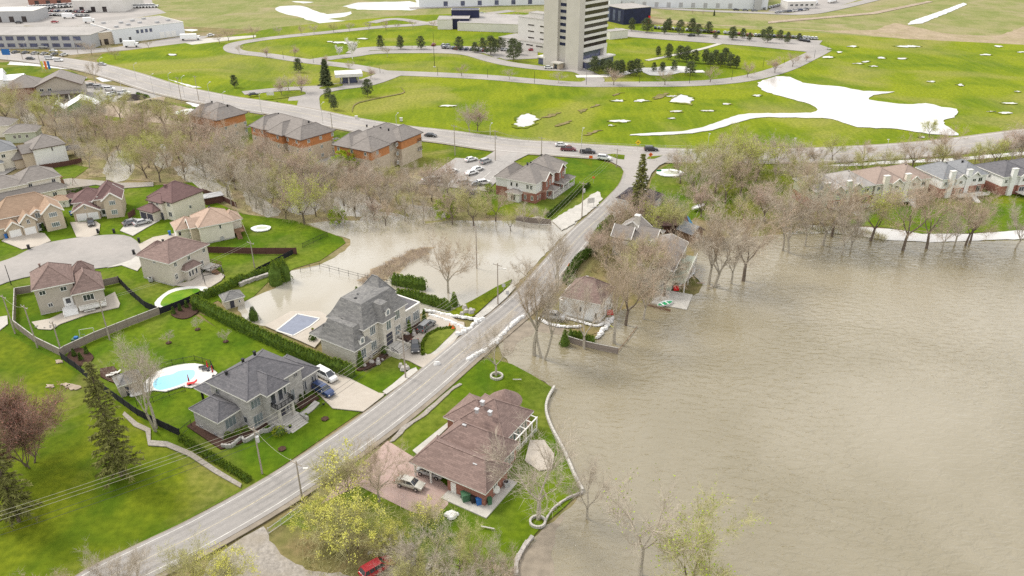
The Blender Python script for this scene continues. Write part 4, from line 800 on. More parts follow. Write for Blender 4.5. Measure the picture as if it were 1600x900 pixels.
# --- apartments with orange cladding
def apart(label, px, ang, L_, D_, hh, bays, core='siding_orange'):
    h = House('apartment_building', label, 'apartment block', px, ang, 'brick_tan', 'shingle_taupe', 'trim_brown', 'orange clad apartment buildings beside the wood')
    band = hh-3.0
    for (x0, y0, x1, y1) in bays: h.block(x0, y0, x1, y1, hh, rise=3.2, base=('brick_tan', band), wall='siding_orange', over=.6)
    h.block(.9, 1.0, D_-.9, L_-1.0, hh-.02, rise=4.0, base=('brick_tan', band), wall=core, over=.9)
    for k in range(int(L_/4)):
        y = 2.3+k*(L_-4)/(int(L_/4)-.99)
        for z in (1.5, 4.4, 7.4):
            if z < hh-1: h.win('L', min([b_[0] for b_ in bays if b_[1] <= y <= b_[3]] or [.9]), y, z, 1.0, 1.2, n=1, glass='glass_grey')
    for k in range(3):
        for z in (1.5, 4.4, 7.4):
            if z < hh-1: h.win('F', bays[0][1], 3.0+k*(D_-5)/2, z, 1.1, 1.2, n=2, glass='glass_grey')
    for z in (3.0, 6.0):
        if z < hh-2: b = MB('metal_black'); b.box(D_-2.6, bays[0][1]-1.5, z-.15, D_-.2, bays[0][1]-.01, z, 'concrete'); railing(b, [(D_-2.6, bays[0][1]-1.45, z), (D_-.2, bays[0][1]-1.45, z)], 1.0); h.part('balcony', b)
    h.vents([(D_/2+.6, L_*t, hh+3.4) for t in (.2, .42, .6, .8)]).done(); return h
apart('long apartment block with orange top storey, middle one of three beside the wood', (475, 258), 52, 27, 15, 8.6, [(0, 0, 13, 7), (-.6, 9, 10, 16), (0, 20, 12, 27)])
apart('low apartment block with orange walls and taupe roof, the one nearest the garden centre', (345, 222), 55, 15, 13.5, 8.0, [(0, 0, 12, 7), (-.6, 9, 10, 15)])
apart('apartment block with orange bays and wide grey brown roof, beside the small car park', (583, 278), 60, 15, 25, 8.6, [(0, 0, 9, 8), (14, -1.0, 25, 7), (0, 8, 12, 15)], 'siding_taupe')
# --- O: row of cream and red brick town houses
h = House('townhouse_row', 'cream and red brick terrace with grey hip roofs and porches beside the road', 'town house', (837, 319), 61, 'siding_white', 'shingle_taupe', 'trim_white')
h.block(0, 0, 12, 9.5, 6.3, rise=3.4, base=('brick_red', 3.1)).block(10, .6, 21, 10, 6.3, rise=3.4).block(4, -.9, 8.5, 3, 6.1, 'gaby', 2.0, wall='brick_red').block(13, -.9, 17, 3, 6.1, 'gaby', 2.0, wall='brick_red').block(1.2, 9, 11, 14, 5.8, rise=2.6, base=('brick_red', 3.0)).block(-1.6, 4.6, 1, 8.6, 2.9, rise=.7, z0=0)
for x0 in (6, 12.6, 17): h.block(x0, -3.0, x0+3.4, .5, 2.8, rise=.9, walls=False, over=.2)
b = MB('trim_white')
for x in (5.8, 9.4, 12.6, 16, 20.2): b.box(x-.12, -2.9, 0, x+.12, -2.66, 2.7)
railing(b, [(5.8, -2.8, .4), (20.2, -2.8, .4)], .9); b.box(5.6, -3, 0, 20.4, -.05, .4, 'concrete'); h.part('porch', b)
h.wins('L', 0, [1.5, 2.7], [4.8], .9, 1.4).wins('L', 0, [6.2, 8], [4.8], .8, 1.3, n=1).wins('L', 0, [1.2, 3.4], [1.6], .8, 1.4).win('L', -1.6, 6.6, 1.4, 1.6, 1.8)
h.wins('F', 0, [1.2, 2.6], [1.6], .6, 1.2, n=1).wins('F', -.9, [5.2, 7.2, 14, 16], [4.6], .7, 1.5, n=1).wins('F', -.9, [5.6, 14.4], [1.6], 1, 2, n=1).wins('F', .6, [10.6, 18.6, 20], [4.6], .7, 1.5, n=1)
h.vents([(5, 5.4, 9.6), (7, 5.4, 9.6), (6, 6, 9.6), (15, 6, 9.6)]).done()
# --- Q and its neighbours, right of the road
h = House('cream_house', 'cream square house with brown pyramid roof standing in the flood by the lake', 'house', (937, 507), 65, 'siding_white', 'shingle_brown', 'trim_white')
h.block(0, 0, 8.2, 8.4, 5.0, rise=3.4, found=.5, inset=3.6).block(5, 8.2, 8.4, 9.8, 3.4, 'flat').block(1.5, 8.2, 4.8, 9.8, 3.0, 'flat')
h.win('L', 0, 4.4, 2.6, .7, 1.6, n=1).win('L', 0, .9, 1.7, .7, 1.8, n=1).wins('F', 0, [2.0, 4.4, 6.8], [1.7], 1.2, 1.9).wins('F', 0, [2.0, 6.8], [4.0], 1.2, 1.2).vents([(5, 5, 7.8)], 'galvanised').door('F', 0, 5.8, 1.0, 2.1, 'door_white').done()
h = House('dark_house', 'house with nearly black hip roof and white skylight behind the tall spruce', 'house', (1015, 336), 60, 'siding_white', 'shingle_black', 'trim_white')
h.block(0, 0, 9, 10, 3.2, rise=3.0); b = MB('concrete_white'); b.box(3.5, 3.0, 5.1, 4.3, 4.8, 5.9); h.part('skylight', b); h.win('L', 0, 3, 1.6, 1.4, 1.2).done()
h = House('long_shed', 'long low shed with brown gable roof beside the black roofed house', 'shed', (1020, 366), 5, 'wood_red', 'shingle_maroon', 'trim_brown')
h.block(0, 0, 9.0, 5.5, 2.5, 'gabx', 1.6).door('F', 0, 2.0, 1.0, 2.0, 'door_dark').done()
h = House('ornate_house', 'house with many small pale stone gables behind the bare trees on the shore', 'house', (1010, 412), 62, 'stone_pale', 'shingle_taupe', 'trim_white')
h.block(0, 0, 12, 9, 4.2, rise=2.4).block(1, 5, 5, 9.4, 5.2, 'gaby', 2.4).block(6, 3, 10, 9.3, 5.4, 'gabx', 2.6).block(3.5, -.6, 7.5, 4, 5.0, 'gaby', 2.2).chimney(6.2, 5.2, 5, 9.4, 1.2, 'stone_pale').wins('L', 0, [2, 6], [2], 1.2, 1.6).wins('F', 0, [1.8, 9.5], [2], 1.2, 1.6).done()
h = House('lake_house', 'long grey green house with glazed veranda and white balcony rails over the lake', 'house', (1048, 456), 68, 'siding_green', 'shingle_taupe', 'trim_white')
h.block(0, 0, 17, 8, 5.2, 'gabx', 1.5, over=.3); h.wins('F', 0, [1+2*k for k in range(8)], [4.0], 1.2, 1.5, n=1, glass='glass_grey').wins('F', 0, [1+2*k for k in range(8)], [1.4], 1.2, 1.9, n=1).wins('L', 0, [2, 6], [1.6, 4.2], 1.1, 1.4)
b = MB('siding_green'); b.box(0, -3.0, 2.6, 15, -.06, 2.8); railing(b, [(0, -3, 2.8), (15, -3, 2.8)], 1.0, 'trim_white')
for x in (.1, 5, 10, 14.9): b.box(x-.1, -3, -.2, x+.1, -2.8, 2.6, 'trim_white')
h.part('veranda', b); b = MB('concrete'); b.box(-7.5, -5, -.1, -.1, 3, .35); h.part('terrace', b); h.done()
h = House('boat_shed', 'small orange brown wooden shed with a blue roof by the water', 'shed', (1080, 381), 40, 'wood_brown', 'shingle_slate', 'trim_brown')
h.block(0, 0, 4.4, 4.6, 2.6, 'gaby', 1.8).win('F', 0, 2.2, 1.6, .9, 1.0).done()
# --- P: town houses on the right shore
def shore_house(label, px, ang, wall, low, roof, w_=19, back=True):
    h = House('shore_townhouse', label, 'town house', px, ang, wall, roof, 'trim_white', 'semi-detached houses along the right shore')
    h.block(0, 0, w_/2+.2, 11, 6.0, rise=2.8, base=(low, 2.9)).block(w_/2-.2, .8, w_, 11.5, 6.0, rise=2.8, base=(low, 2.9)).block(w_*.28, -.5, w_*.28+3, 4, 5.8, 'gaby', 1.5, base=(low, 2.9)).block(w_*.62, .3, w_*.62+3, 5, 5.8, 'gaby', 1.5, base=(low, 2.9))
    h.chimney(w_*.1+1, -.3, 0, 8.2, 1.6, wall, .9).chimney(w_*.55, .2, 0, 8.0, 1.5, wall, .9)
    h.wins('F', -.5, [w_*.28+1.5], [4.6], 1.2, 1.0).wins('F', .3, [w_*.62+1.5], [4.6], 1.2, 1.0).win('F', .8, w_-2, 4.4, 1.5, 1.4).win('F', 0, 1.2, 4.4, 1.0, 1.2).wins('F', -.5, [w_*.28+1.5], [1.5], 2.0, 2.0).wins('F', .8, [w_-2, w_-4.6], [1.5], 1.6, 2.0).win('L', 0, 5, 4.6, 1.0, 1.2)
    b = MB('trim_white'); b.box(w_*.25, -3.5, 1.0, w_*.9, -.6, 1.15, 'concrete'); railing(b, [(w_*.25, -3.5, 1.15), (w_*.9, -3.5, 1.15)], .9); steps(b, w_*.5, -6, w_*.6, -3.5, 0, 1.1, 5, 'y', 'concrete_white'); h.part('deck', b)
    h.vents([(5, 5.5, 8.6), (w_-5, 6, 8.6)]).done()
shore_house('white town house with slate grey roofs and red brick base on the right shore', (1466, 310), 14, 'siding_white', 'brick_red', 'shingle_slate', 16)
shore_house('white and cream town house with dark slate roof, the rightmost of the shore row', (1560, 306), 14, 'siding_white', 'brick_red', 'shingle_charcoal', 20)
shore_house('cream town house with rust coloured roof, left of the slate roofed one on the shore', (1362, 318), 14, 'siding_cream', 'brick_tan', 'shingle_rust', 19)
shore_house('grey roofed town house half hidden by bare trees, the leftmost of the shore row', (1270, 330), 14, 'siding_green', 'brick_red', 'roof_gravel', 19)
# --- garden centre
h = House('garden_centre', 'brown roofed shop building with a broad front gable beside the boulevard', 'shop', (62, 160), 20, 'brick_tan', 'shingle_taupe', 'trim_brown')
h.block(0, 0, 17, 14, 6.4, 'gaby', 4.0, over=.8, wall='siding_taupe').block(-12, 3, 2, 16, 6.0, rise=4.0, over=.8, wall='brick_red').block(-1, -2.6, 17.5, .4, 3.4, rise=1.0, walls=False)
h.wins('F', 0, [2, 5], [5.0], 1.6, 1.2).wins('F', 0, [3, 7, 11, 15], [1.6], 2.2, 2.2, n=2); b = MB('trim_white')
for x in (0, 4, 8, 12, 16.5): b.box(x-.2, -2.4, 0, x+.2, -2.0, 3.2)
h.part('porch_post', b); h.done()
h = House('white_tent', 'big white peaked marquee beside the brown roofed shop', 'tent', (0, 140), 25, 'canvas_white', 'canvas_white', 'canvas_white')
h.block(-16, 0, 2, 14, 4.4, 'gabx', 3.5, over=.3).block(2, 2, 10, 12, 3.4, 'gabx', 1.6, over=.2).done()
h = House('green_tent', 'green storage tent with white fabric roof at the edge of the wood', 'tent', (112, 182), 25, 'tarp_green', 'canvas_white', 'tarp_green')
h.block(-2, 0, 11, 10, 3.0, 'gaby', 3.4, over=.1).block(-6.5, 2, -2.2, 9, 2.6, 'gaby', 2.4, over=.1).done()
# --- industrial units
h = House('industrial_unit', 'long pale metal clad industrial building with loading doors and flat grey roof', 'warehouse', (285, 56), 45, 'metal_white', 'roof_gravel', 'trim_white', world=G(180, 69))
h.block(0, 0, 42, 34, 8, 'flat', over=0).block(-16, 1.5, .2, 34, 7, 'flat', wall='brick_tan', roof='roof_gravel')
h.wins('F', 0, [14, 16.6, 19.2, 21.8], [5.4], 1.8, 2.2, n=1, glass='glass_blue').wins('F', 0, [3.5, 9], [1.8], 1.6, 2.6, n=1)
for x in (28, 31.5, 35): h.garage('F', 0, x, 2.8, 3.6)
for x in (-12, -8, -4): h.garage('F', 1.5, x, 2.4, 3.2, 'glass_brown')
for k in range(9):
    b = MB('metal_grey'); x, y = 4+(k % 5)*8, 6+(k//5)*14+k % 3*3; b.box(x, y, 7.9, x+2.2, y+1.8, 9.0); b.build('rooftop_unit', h.o)
h.done()
h = House('industrial_unit', 'long concrete office building with two rows of dark square windows along the boulevard', 'office', (0, 80), 0, 'metal_grey', 'roof_gravel', 'concrete', world=G(-60, 76))
h.block(0, 0, 74, 30, 7.4, 'flat', wall='metal_grey', roof='roof_gravel')
for k in range(11):
    for z in (5.6, 1.9): h.win('F', 0, 3.5+k*6.3, z, 4.6, 2.4 if z > 3 else 2.2, n=1, frame='concrete', glass='glass_blue')
h.done()
for (lab, px, ang, w_, d_, hh, wl) in (('pale grey warehouse with flat cream roof at the top left, beside parked trucks', (120, 19), 4, 34, 40, 8, 'panel_plain'), ('grey walled warehouse with pale roof at the left picture edge', (-10, 35), 6, 27, 22, 7, 'metal_grey'),
        ('red and white commercial building in the far top left corner', (50, 9), 8, 44, 30, 8, 'brick_red')):
    h = House('warehouse', lab, 'warehouse', px, ang, wl, 'roof_membrane', 'trim_white', 'far warehouses'); h.block(-2, 0, w_, d_, hh, 'flat')
    for k in range(3): h.garage('F', 0, 4+k*8, 3, 3.6, 'glass_brown')
    h.done()
h = House('distribution_warehouse', 'huge white ribbed distribution warehouse at the top right', 'warehouse', (1195, 16), -8, 'metal_white', 'roof_membrane', 'trim_white', world=G(1190, 15))
h.block(-150, 0, 4, 130, 15, 'flat'); b = MB('metal_grey'); b.box(-6, -3, 0, -1, -.05, 12); h.part('stair_tower', b); h.wins('F', 0, [-140+k*9 for k in range(14)], [2.2], 3, 3.6, n=1, glass='metal_grey').done()
h = House('distribution_warehouse', 'pale grey warehouse with dark loading bays at the top centre behind the field', 'warehouse', (650, 13), 10, 'metal_white', 'roof_membrane', 'trim_white', world=G(655, 12))
h.block(0, 0, 110, 60, 12, 'flat').wins('F', 0, [20+k*13 for k in range(6)], [2.4], 3.4, 3.6, n=1, glass='glass_blue').done()
h = House('depot_office', 'small pale office in the truck yard at the top right', 'office', (1230, 14), 8, 'panel_plain', 'roof_membrane', 'trim_white'); h.block(0, 0, 22, 12, 5, 'flat').wins('F', 0, [3+k*4 for k in range(5)], [2.6], 2.4, 1.5).done()
# --- campus: tower
h = House('office_tower', 'tall concrete office tower with ribbon windows and dark glazed lobby in the campus', 'tower', (903, 111), 49, 'panel_concrete', 'roof_gravel', 'concrete')
HT_ = 62
fl = 3.1; W_ = h.wall
# left shafts (plain concrete) with a recessed window column between them; local x = towards right rear, y = towards left rear
h.block(-.3, 0, 4.0, 8.0, HT_, 'flat', z0=-.5).block(1.2, 7.9, 4.0, 13.4, HT_-1, 'flat', z0=-.5).block(-.3, 13.2, 4.6, 22, HT_, 'flat', z0=-.5)
h.block(3.9, 1.2, 24.6, 19.4, HT_-2, 'flat', z0=8.2, wall='panel_plain')
for k in range(15):
    z = 11.6+k*fl
    h.win('L', 1.2, 10.6, z, 4.6, 1.75, n=1, frame='panel_plain', glass='dark_blue_panel')
b = MB('glass_brown')
for k in range(16):
    z = 10.2+k*fl; b.box(3.85, .9, z, 24.8, 19.5, z+1.72)
b2 = MB('glass_brown'); b2.v, b2.f, b2.m = b.v, b.f, b.m; h.part('ribbon_window', b2)
b = MB('panel_plain')
for k in range(16):
    z = 11.98+k*fl; b.box(3.8, .55, z, 25.2, 19.9, z+1.25)
b.box(3.8, .55, 8.2, 25.2, 19.9, 10.2); b.box(22.4, .6, -.3, 25.0, 3.2, 8.2); h.part('floor_band', b)
b = MB('glass_blue'); b.box(4.7, 2.2, 0, 21.4, 17, 8.3); h.part('lobby_glazing', b)
b = MB('panel_plain'); b.box(4.4, -1.0, -.3, 22.9, 2.15, .6); b.box(4.5, -2.4, 3.6, 29, 2.1, 4.3); b.box(-.4, 20.6, 3.4, 5, 26, 4.2); h.part('plinth', b)
b = MB('glass_blue'); b.box(4.7, -1.6, .6, 20, 2.1, 3.6); b.box(21, -1.6, .6, 28.4, 2, 3.6); b.box(0, 20.8, 0, 4.6, 25.4, 3.4); h.part('plinth_glazing', b)
b = MB('brick_tan'); b.box(-4.0, 9.0, 0, -.2, 12.6, 2.8, 'brick_tan'); b.box(-5.0, 8.2, 2.8, -.2, 13.6, 3.3, 'concrete'); b.box(-4.03, 10.0, .1, -3.9, 11.8, 2.4, 'glass_dark'); h.part('entrance_porch', b)
h.done()
h = House('annexe_building', 'concrete annexe with dark slot windows joined behind the left of the tower', 'office', (845, 85), 49, 'panel_plain', 'roof_gravel', 'concrete', world=(20, 440))
h.block(0, 0, 10, 22, 17, 'flat').block(-3, -6, 12, 34, 5.0, 'flat').block(2, 6, 9, 16, 19.5, 'flat')
for z in (6.6, 10.0, 13.3): h.win('L', 0, 4, z, 4.5, .9, n=1, frame='panel_plain', glass='glass_brown').win('L', 0, 12.5, z, 4.5, .9, n=1, frame='panel_plain', glass='glass_brown')
h.wins('L', -3, [4, 11, 18, 25], [3.2], 5, .9, n=1, frame='panel_plain', glass='glass_brown'); h.done()
h = House('low_wing', 'long low concrete wing behind the campus with a blank wall', 'building', (735, 47), -12, 'panel_plain', 'roof_gravel', 'concrete', world=G(715, 48))
h.block(0, 0, 68, 40, 5.0, 'flat').done()
h = House('blue_block', 'small grey block with dark blue panels and blue rooftop screen on the low wing', 'building', (705, 47), 0, 'panel_plain', 'roof_gravel', 'concrete', world=G(684, 46))
h.block(0, 0, 9.5, 16, 6, 'flat').block(9, 1, 20, 20, 6.5, 'flat', wall='dark_blue_panel').block(8, 14, 26, 22, 10, 'flat', wall='dark_blue_panel', roof='dark_blue_panel').done()
h = House('blue_block', 'dark blue clad cubic building behind the right of the tower', 'building', (975, 42), 29, 'dark_blue_panel', 'roof_gravel', 'concrete', world=G(974, 39))
h.block(0, 0, 22, 22, 10, 'flat'); h.wins('L', 0, [5, 11, 17], [5], 3, 7, n=2, frame='dark_blue_panel', glass='glass_blue'); b = MB('plastic_red'); b.box(20, -.6, 0, 21.6, -.1, 4.4); h.part('red_door_panel', b); h.done()
h = House('low_wing', 'low blank concrete retaining wall building right of the tower', 'building', (955, 70), 29, 'panel_plain', 'roof_gravel', 'concrete', world=G(953, 62))
h.block(0, 0, 13, 7, 4.6, 'flat').done()
h = House('white_tank', 'white windowless block behind the tower by the marsh', 'building', (958, 14), 20, 'metal_white', 'roof_membrane', 'trim_white', world=G(952, 16)); h.block(0, 0, 9, 12, 14, 'flat').done()
# gatehouse
h = House('gatehouse', 'campus gatehouse with thick white flat roof on pillars over dark glass', 'gatehouse', (548, 132), 14, 'glass_blue', 'roof_membrane', 'concrete_white', world=G(535, 131))
b = MB('concrete_white'); b.box(-3, -2.5, 3.4, 9.5, 6.5, 4.8); h.part('canopy', b)
for x, y in ((-.5, 0), (3, -1), (7.5, 0), (7.5, 4), (-.5, 4)):
    b = MB('concrete'); b.box(x-.3, y-.3, 0, x+.3, y+.3, 3.4); h.part('pillar', b)
h.block(.2, .3, 6.8, 4, 3.4, 'flat', over=0).done()
# ================================================================== TREES AND PLANTS
def rv(rnd): 
    z = rnd.uniform(-1, 1); a = rnd.uniform(0, 2*math.pi); s = math.sqrt(1-z*z); return Vector((s*math.cos(a), s*math.sin(a), z))
def blade(mb, p, d_, L_, w_, rnd, m=None):
    sd = d_.cross(rv(rnd)); 
    if sd.length < 1e-3: return
    sd = sd.normalized()*w_/2; mb.face([p-sd, p+sd, p+d_*L_], m)
def bare(seed, H=14, twig='twig_grey', bark='bark_grey', up=.55, spread=.75, fork=.22, twn=5, bud=None, budn=0, buds=.16, stems=1, lv=4, tw=.55, twl=1.5):
    """branching tree 14 m tall; returns trunk mesh (trunk + limbs) and crown mesh (branches, twigs, buds)"""
    rnd = random.Random(seed); T = MB(bark); C = MB(twig); tips = []
    def rec(p, d_, L_, r, l_):
        mb = T if l_ <= 1 else C; n = 6 if l_ == 0 else 4 if l_ < 3 else 3; seg = 4 if l_ <= 1 else 2; q = p
        for i in range(seg):
            d2 = (d_+rv(rnd)*(.10+.07*l_)+Vector((0, 0, up*.16 if l_ else 0))).normalized(); e = q+d2*(L_/seg); r1 = r*(1-.45/seg*(1 if l_ else .8))
            mb.tube(q, e, r, r1, n, cap=False)
            if l_ >= 1 and (i >= 1 or seg == 2) and l_ < lv:
                for _ in range(1 if l_ < 3 else 2):
                    a = (d2+rv(rnd)*spread).normalized(); a.z = max(a.z, -.05); a.normalize(); rec(q.lerp(e, rnd.random()), a, L_*rnd.uniform(.5, .75), r1*.5, l_+1 if l_ < 2 else lv)
            if l_ >= 2: tips.append((e.copy(), d2.copy()))
            q, d_, r = e, d2, r1
        if l_ < lv:
            k = (rnd.randint(3, 4) if l_ == 0 else 2)
            a0 = rnd.uniform(0, 6.28)
            for i in range(k):
                if l_ == 0: an = a0+6.283*i/k; a = Vector((math.cos(an)*spread, math.sin(an)*spread, 1.0)).normalized()
                else: a = (d_+rv(rnd)*spread*.8).normalized(); a.z = max(a.z, .02); a.normalize()
                rec(q, a, L_*(.85 if l_ else (1-fork)/fork*.30)*rnd.uniform(.8, 1.1), r*.68, l_+1)
    for s_ in range(stems):
        a = rnd.uniform(0, 6.28); lean = 0 if stems == 1 else .28
        rec(Vector((math.cos(a)*.25*(stems > 1), math.sin(a)*.25*(stems > 1), -.6)), Vector((math.cos(a)*lean, math.sin(a)*lean, 1)).normalized(), H*fork, H*.019/(stems**.5), 0)
    for p, d_ in tips:
        for _ in range(twn):
            a = (d_+rv(rnd)*.95+Vector((0, 0, .15))).normalized(); L_ = rnd.uniform(.5, 1)*twl; blade(C, p+rv(rnd)*.2, a, L_, .055*tw, rnd)
            if bud and rnd.random() < budn: blade(C, p+a*L_*rnd.uniform(.3, 1), rv(rnd), buds*rnd.uniform(.7, 1.6), buds, rnd, bud)
    # the crown reaches exactly H
    zt = max(v[2] for v in C.v); k = H/zt
    for mb in (T, C): mb.v = [(x*k, y*k, z*k if z > 0 else z) for x, y, z in mb.v]
    return T.mesh('trunk', False), C.mesh('crown', False)
def spruce(seed, H=18, Rr=3.4, m='needle_spruce', z0=.1, dens=1.0, droop=.35, gap=.25):
    rnd = random.Random(seed); T = MB('bark_brown'); C = MB(m, 'bark_brown'); T.tube((0, 0, -.4), (0, 0, H*.97), H*.016, .03, 7)
    z = H*z0
    while z < H*.985:
        f = 1-z/H; n = rnd.randint(4, 6); a0 = rnd.uniform(0, 6.28)
        for i in range(n):
            if rnd.random() < gap*.5: continue
            L_ = (Rr*(f**.75)*rnd.uniform(.55, 1.12))+.25; a = a0+6.283*i/n+rnd.uniform(-.3, .3); d_ = Vector((math.cos(a), math.sin(a), .12-droop*f)); p = Vector((0, 0, z)); e = p+d_*L_
            C.tube(p, e, .045, .015, 3, 'bark_brown', False); k = int((5+L_*9)*dens)
            for j in range(k):
                t = rnd.uniform(.18, 1); q = p.lerp(e, t); sd = Vector((-d_.y, d_.x, 0))*rnd.choice((-1, 1)); b_ = (d_*rnd.uniform(.2, .9)+sd*rnd.uniform(.2, 1)+Vector((0, 0, rnd.uniform(-.6, .12)))).normalized()
                blade(C, q+rv(rnd)*.08, b_, rnd.uniform(.45, .95)*(.6+.4*f), .30, rnd)
        z += H*.021*rnd.uniform(.8, 1.3)
    for j in range(12): blade(C, Vector((0, 0, H*.96)), (rv(rnd)*.5+Vector((0, 0, .6))).normalized(), .6, .2, rnd)
    return T.mesh('trunk', False), C.mesh('crown', False)
def pine(seed, H=10, Rr=3.1, m='needle_pine', n=80, base=.16, tri=46):
    rnd = random.Random(seed); T = MB('bark_brown'); C = MB(m); T.tube((0, 0, -.4), (0, 0, H*.9), H*.018, .05, 6)
    for i in range(n):
        t = (i+.5)/n; z = H*(base+(1-base)*t*.96); rr = Rr*1.08*math.sqrt(max(.02, 1-((t-.30)/.74)**2))*rnd.uniform(.3, 1.05); a = i*2.4+rnd.uniform(-.5, .5)
        c_ = Vector((math.cos(a)*rr, math.sin(a)*rr, z+rnd.uniform(-.3, .3))); T.tube((0, 0, z-rr*.25), c_, .07, .03, 3, cap=False)
        s_ = rnd.uniform(.6, 1.15)
        for j in range(tri):
            v = rv(rnd); q = c_+Vector((v.x*s_, v.y*s_, v.z*s_*.6))*rnd.uniform(.3, 1); blade(C, q, (v+Vector((0, 0, .5))+rv(rnd)*.6).normalized(), rnd.uniform(.25, .5), .26, rnd)
    return T.mesh('trunk', False), C.mesh('crown', False)
def leafy(seed, H=8, Rr=4, m='bud_yellow', n=60, tri=60, twig='twig_olive', size=.2, base=.25):
    rnd = random.Random(seed); tm, cm = bare(seed+50, H*.93, twig, 'bark_brown', up=.5, spread=.95, fork=.2, twn=2, tw=.5, stems=2, lv=4)
    C = MB(m)
    for i in range(n):
        v = rv(rnd); v.z = abs(v.z)*.9+.05; k = rnd.uniform(.45, 1); c_ = Vector((v.x*Rr*k, v.y*Rr*k, H*base+v.z*(H*(1-base))*k)); s_ = rnd.uniform(.4, 1.0)
        for j in range(tri):
            u = rv(rnd); blade(C, c_+u*s_*rnd.uniform(.2, 1), rv(rnd), size*rnd.uniform(.7, 1.5), size, rnd)
    return tm, cm, C.mesh('foliage', False)
PROTO = {}
def reg(key, meshes): PROTO[key] = meshes
for i in range(3): reg('grey%d' % i, bare(10+i, 14, 'twig_grey', 'bark_grey', spread=(.6, .75, .5)[i]))
for i in range(2): reg('brown%d' % i, bare(20+i, 14, 'twig_brown', 'bark_brown', spread=.7, bud='bud_pink', budn=.25, buds=.11))
for i in range(2): reg('pink%d' % i, bare(30+i, 12, 'twig_pink', 'bark_brown', spread=.8, bud='bud_pink', budn=.5, buds=.12))
for i in range(2): reg('olive%d' % i, bare(40+i, 12, 'twig_olive', 'bark_brown', spread=.7, bud='bud_olive', budn=.4, buds=.12))
for i in range(2): reg('green%d' % i, bare(50+i, 12, 'twig_olive', 'bark_brown', spread=.8, bud='bud_green', budn=.6, buds=.14))
reg('tall0', bare(60, 20, 'twig_grey', 'bark_grey', spread=.42, fork=.3, up=.9, twn=4, twl=1.5, stems=2)); reg('tall1', bare(61, 20, 'twig_brown', 'bark_grey', spread=.45, fork=.28, up=.8, twn=4, twl=1.5))
reg('big0', bare(62, 17, 'twig_brown', 'bark_grey', spread=.75, fork=.2, twn=8, twl=1.5, lv=4)); reg('red0', bare(65, 12, 'twig_red', 'bark_brown', spread=.55, fork=.12, up=.9, twn=7, tw=.7, bud='bud_red', budn=.3, buds=.13, stems=3))
reg('lime0', bare(66, 14, 'twig_olive', 'bark_brown', spread=.9, fork=.2, twn=9, bud='leaf_lime', budn=.22, buds=.15)); reg('lime1', bare(68, 14, 'twig_grey', 'bark_grey', spread=.8, fork=.3, twn=3, bud='leaf_lime', budn=.12, buds=.15)); reg('birch0', bare(67, 12, 'trim_white', 'trim_white', spread=.45, up=.9, fork=.2, twn=7, tw=1.2))
reg('yellow0', leafy(70, 8, 4.2, 'bud_yellow', 80, 46, size=.12)); reg('yellow1', leafy(71, 7, 3.4, 'bud_yellow', 26, 26, size=.15)); reg('limeball', leafy(72, 10, 5.5, 'leaf_lime', 120, 60, size=.24, base=.15)); reg('greenbush', leafy(73, 4.5, 3.0, 'bud_olive', 40, 40, size=.2, base=.05))
reg('spruce0', spruce(80, 19, 3.6)); reg('spruce1', spruce(81, 17, 3.3, dens=1.3, gap=.05)); reg('spruce2', spruce(82, 10, 2.3, 'needle_pine', dens=1.2, z0=.05, gap=0))
for i in range(4): reg('pine%d' % i, pine(90+i, 10, (3.0, 2.6, 3.3, 2.7)[i]))
PH = {k: max((max(v.co.z for v in m.vertices) for m in ms)) for k, ms in PROTO.items()}
TR = random.Random(9)
def tree(key, px=None, top=None, label='', group=None, world=None, h=None, name='bare_tree', cat='tree', wide=1.0, z=0):
    ms = PROTO[key]; x, y = world if world else G(*px); hh = h if h else HT(px[0], px[1], top); s = hh/PH[key]
    o = bpy.data.objects.new(name, None); COL.objects.link(o); o.location = (x, y, z); o.rotation_euler = (0, 0, TR.uniform(0, 6.28)); k = TR.uniform(.95, 1.08)*wide; o.scale = (s*k, s*k, s)
    tag(o, label, cat, group)
    for m in ms:
        c = bpy.data.objects.new(m.name.split('.')[0], m); COL.objects.link(c); c.parent = o
    return o
